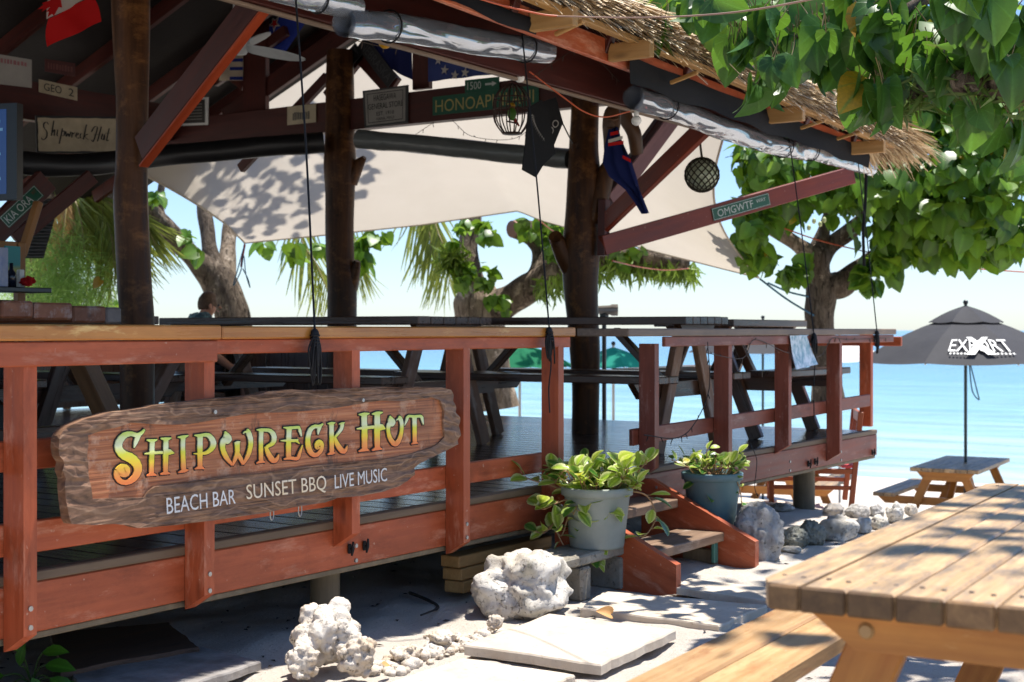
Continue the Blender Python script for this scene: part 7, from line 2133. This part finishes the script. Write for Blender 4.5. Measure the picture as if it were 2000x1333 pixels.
pp_ = np.array([at(a + rng.normal(0, 5), b2 + rng.normal(2, 9), 15.1 + rng.normal(0, .12))[:] for a, b2 in zip(bx, by)])
bulk('ferns', pp_, norm(np.array([[0, 0, -.9]]) + rng.normal(size=(k, 3)) * .35), norm(rng.normal(size=(k, 3)) + np.array([[-.8, -.6, 0]])), .10 + .10 * rng.random(k), FERN, mt_, STRAP)
k = 260
pp_ = np.array([at(885 + rng.normal(0, 14), 505 + rng.normal(0, 10), 15.4)[:] for _ in range(k)])
bulk('ferns', pp_, norm(np.array([[0, 0, -.5]]) + rng.normal(size=(k, 3)) * .6), norm(rng.normal(size=(k, 3))), .10 + .08 * rng.random(k), FERN, mt_, STRAP)

MIDOFF = 2.0
DOFF = 0.0
# ---- palms
PALMG = leafmat('palm_leaflet', (.10, .16, .025), (.27, .33, .06), (.55, .58, .14), .4, .45, True)
PALMD = leafmat('dry_palm_leaflet', (.30, .17, .06), (.48, .33, .14), (.55, .38, .15), .3, .6, True)
LEAFL = template([(0, .008, 0), (.3, .019, 0), (.75, .012, 0), (1, .002, 0)], 3, .3, .35)
def frond(par, pts, L, mt, n_=46, droop=.8, seed=0, rr0=.012):
    P = np.array([p for p in cat([tuple(p) for p in pts], 10)])
    MB().tube([tuple(p) for p in P], [rr0 * (1 - .7 * i / len(P)) for i in range(len(P))], 6).build('midrib', flat('palm_rib', (.32, .26, .10), .5), par)
    i = np.linspace(1, len(P) - 2, n_).astype(int)
    T = norm(P[np.minimum(i + 1, len(P) - 1)] - P[i - 1])
    sideb = norm(np.cross(T, np.array([[CA, SA, .25]]) + rng.normal(size=(n_, 3)) * .1))
    PP, DD, NN, SS = [], [], [], []
    for s_ in (-1, 1):
        d = norm(sideb * s_ * (1 - droop * .5) + T * .55 + np.array([[0, 0, -droop]]) + rng.normal(size=(n_, 3)) * .12)
        PP.append(P[i]); DD.append(d); NN.append(norm(rng.normal(size=(n_, 3)) * .3 - np.array([[CA, SA, 0]]))); SS.append(L * (.35 + .65 * np.sin(np.pi * np.linspace(.12, .95, n_))) * (.85 + .3 * rng.random(n_)))
    o = bulk('leaflets', np.concatenate(PP), np.concatenate(DD), np.concatenate(NN), np.concatenate(SS), mt, par, LEAFL)
pm = thing('palm_tree', 'coconut palm behind the middle pole with fronds drooping below the sail', 'palm tree', tuple(at(668, 700, 18) * V((1, 1, 0)) + V((0, 0, gz(15, 8)))))
P = [at(669, 800, 18), at(668, 500, 18), at(667, 250, 18.2), at(690, 60, 18.4)]
MB().tube(cat([tuple(p) for p in P], 8), .12, 12).build('trunk', HB, pm)
cr_ = at(690, 60, 18.4)
for pts, L_ in (([(640, 200, 17.5), (585, 430, 17), (620, 520, 16.8), (650, 590, 16.6)], .75), ([(780, 180, 17.5), (845, 420, 16.8), (865, 480, 16.6), (880, 560, 16.4)], .85), ([(720, 200, 17.5), (690, 450, 17), (705, 520, 16.8), (700, 560, 16.8)], .5), ([(760, 160, 17.5), (820, 400, 17), (838, 450, 16.8), (842, 500, 16.7)], .8)):
    frond(pm, [cr_] + [at(*p) for p in pts], L_, PALMG, 60, .95)
pd = thing('palm_tree', 'palm with dry brown fronds at the left beyond the bar', 'palm tree', tuple(at(120, 900, 14) * V((1, 1, 0)) + V((0, 0, gz(9, 11)))))
MB().tube(cat([tuple(at(60, 900, 14.5)), tuple(at(70, 500, 14.5)), tuple(at(120, 330, 14.3))], 8), .11, 12).build('trunk', HB, pd)
c0 = at(130, 370, 14.2)
for i, (pts, L_, m_) in enumerate((([(110, 400, 14), (92, 470, 13.9), (85, 540, 13.8)], .4, PALMD), ([(130, 400, 14), (125, 450, 13.9), (118, 500, 13.8)], .4, PALMD), ([(150, 400, 14), (160, 440, 13.9), (165, 490, 13.8)], .35, PALMG), ([(180, 390, 14), (215, 450, 13.9), (226, 560, 13.8)], .8, PALMG), ([(190, 380, 14), (230, 420, 13.9), (250, 520, 13.8)], .8, PALMG), ([(95, 400, 14), (70, 450, 13.9), (60, 520, 13.8)], .5, PALMG), ([(140, 390, 14.1), (140, 440, 14), (138, 500, 13.9)], .55, PALMG), ([(205, 385, 14), (270, 420, 13.9), (305, 480, 13.8)], .7, PALMG))):
    frond(pd, [c0] + [at(*p) for p in pts], L_, m_, 52, .85)
# ---- feathery shrub at the left
CAS = leafmat('feathery_leaf', (.10, .22, .04), (.26, .44, .09), (.50, .68, .20), .5, .6, True)
fs2 = thing('feathery_shrub', 'soft feathery green shrub at the left behind the bar', 'shrub', tuple(at(130, 760, 14.8) * V((1, 1, 0)) + V((0, 0, gz(9.5, 11.5)))))
k = 9000
cc = np.array([at(x, y, d)[:] for x, y, d in ((90, 560, 14.6), (130, 520, 14.8), (165, 570, 14.6), (120, 600, 14.5), (175, 610, 14.8), (60, 600, 14.6), (150, 470, 15), (100, 640, 14.6), (170, 650, 14.6), (40, 560, 15), (120, 500, 13.6), (150, 540, 13.6), (95, 590, 13.6), (165, 590, 13.8), (75, 530, 13.7))])
pick = rng.integers(0, len(cc), k)
pp_ = cc[pick] + rng.normal(size=(k, 3)) * np.array([[.16, .16, .17]])
bulk('foliage', pp_, norm(rng.normal(size=(k, 3)) * .6 + np.array([[0, 0, -.5]])), norm(rng.normal(size=(k, 3))), .10 + .12 * rng.random(k), CAS, fs2, LEAFL)
P = at(130, 760, 14.8)
MB().tube([(P.x, P.y, gz(P.x, P.y) - .1), tuple(at(132, 560, 14.8))], [.05, .02], 8).build('stem', HB, fs2)
fb = thing('beach_bush', 'small light green bush seen right of the feathery shrub beside the left pole', 'shrub', tuple(at(228, 680, 15) * V((1, 1, 0)) + V((0, 0, gz(10, 11)))))
P_, D_, N_, Sz = cloud([(226, 600, 15, 24, 20, .3, 40), (215, 625, 15, 30, 30, .3, 40)], 1.0, .12)
bulk('foliage', P_, D_, N_, Sz, LG, fb)
P = at(225, 700, 15)
MB().tube([(P.x, P.y, gz(P.x, P.y) - .1), tuple(at(222, 620, 15))], [.04, .015], 8).build('stem', HB, fb)
# single yellow leaf hanging in the gap
yl = leaf_mesh('leaf', HEART, flat('yellow_leaf', (.62, .34, .03), .5), .3, .4)
o = place(bpy.data.objects.new('hanging_leaf', yl), leaf_W(at(196, 548, 10.5), V((-.5, .3, -.5)), V((-.7, -.5, .4)), .075)); tag(o, 'single yellow leaf hanging in the gap left of the left pole', 'leaf')
cord('thread holding the single yellow leaf', [at(196, 548, 10.5), at(199, 470, 10.5), at(203, 348, 10.5)], BLACK, .0012)
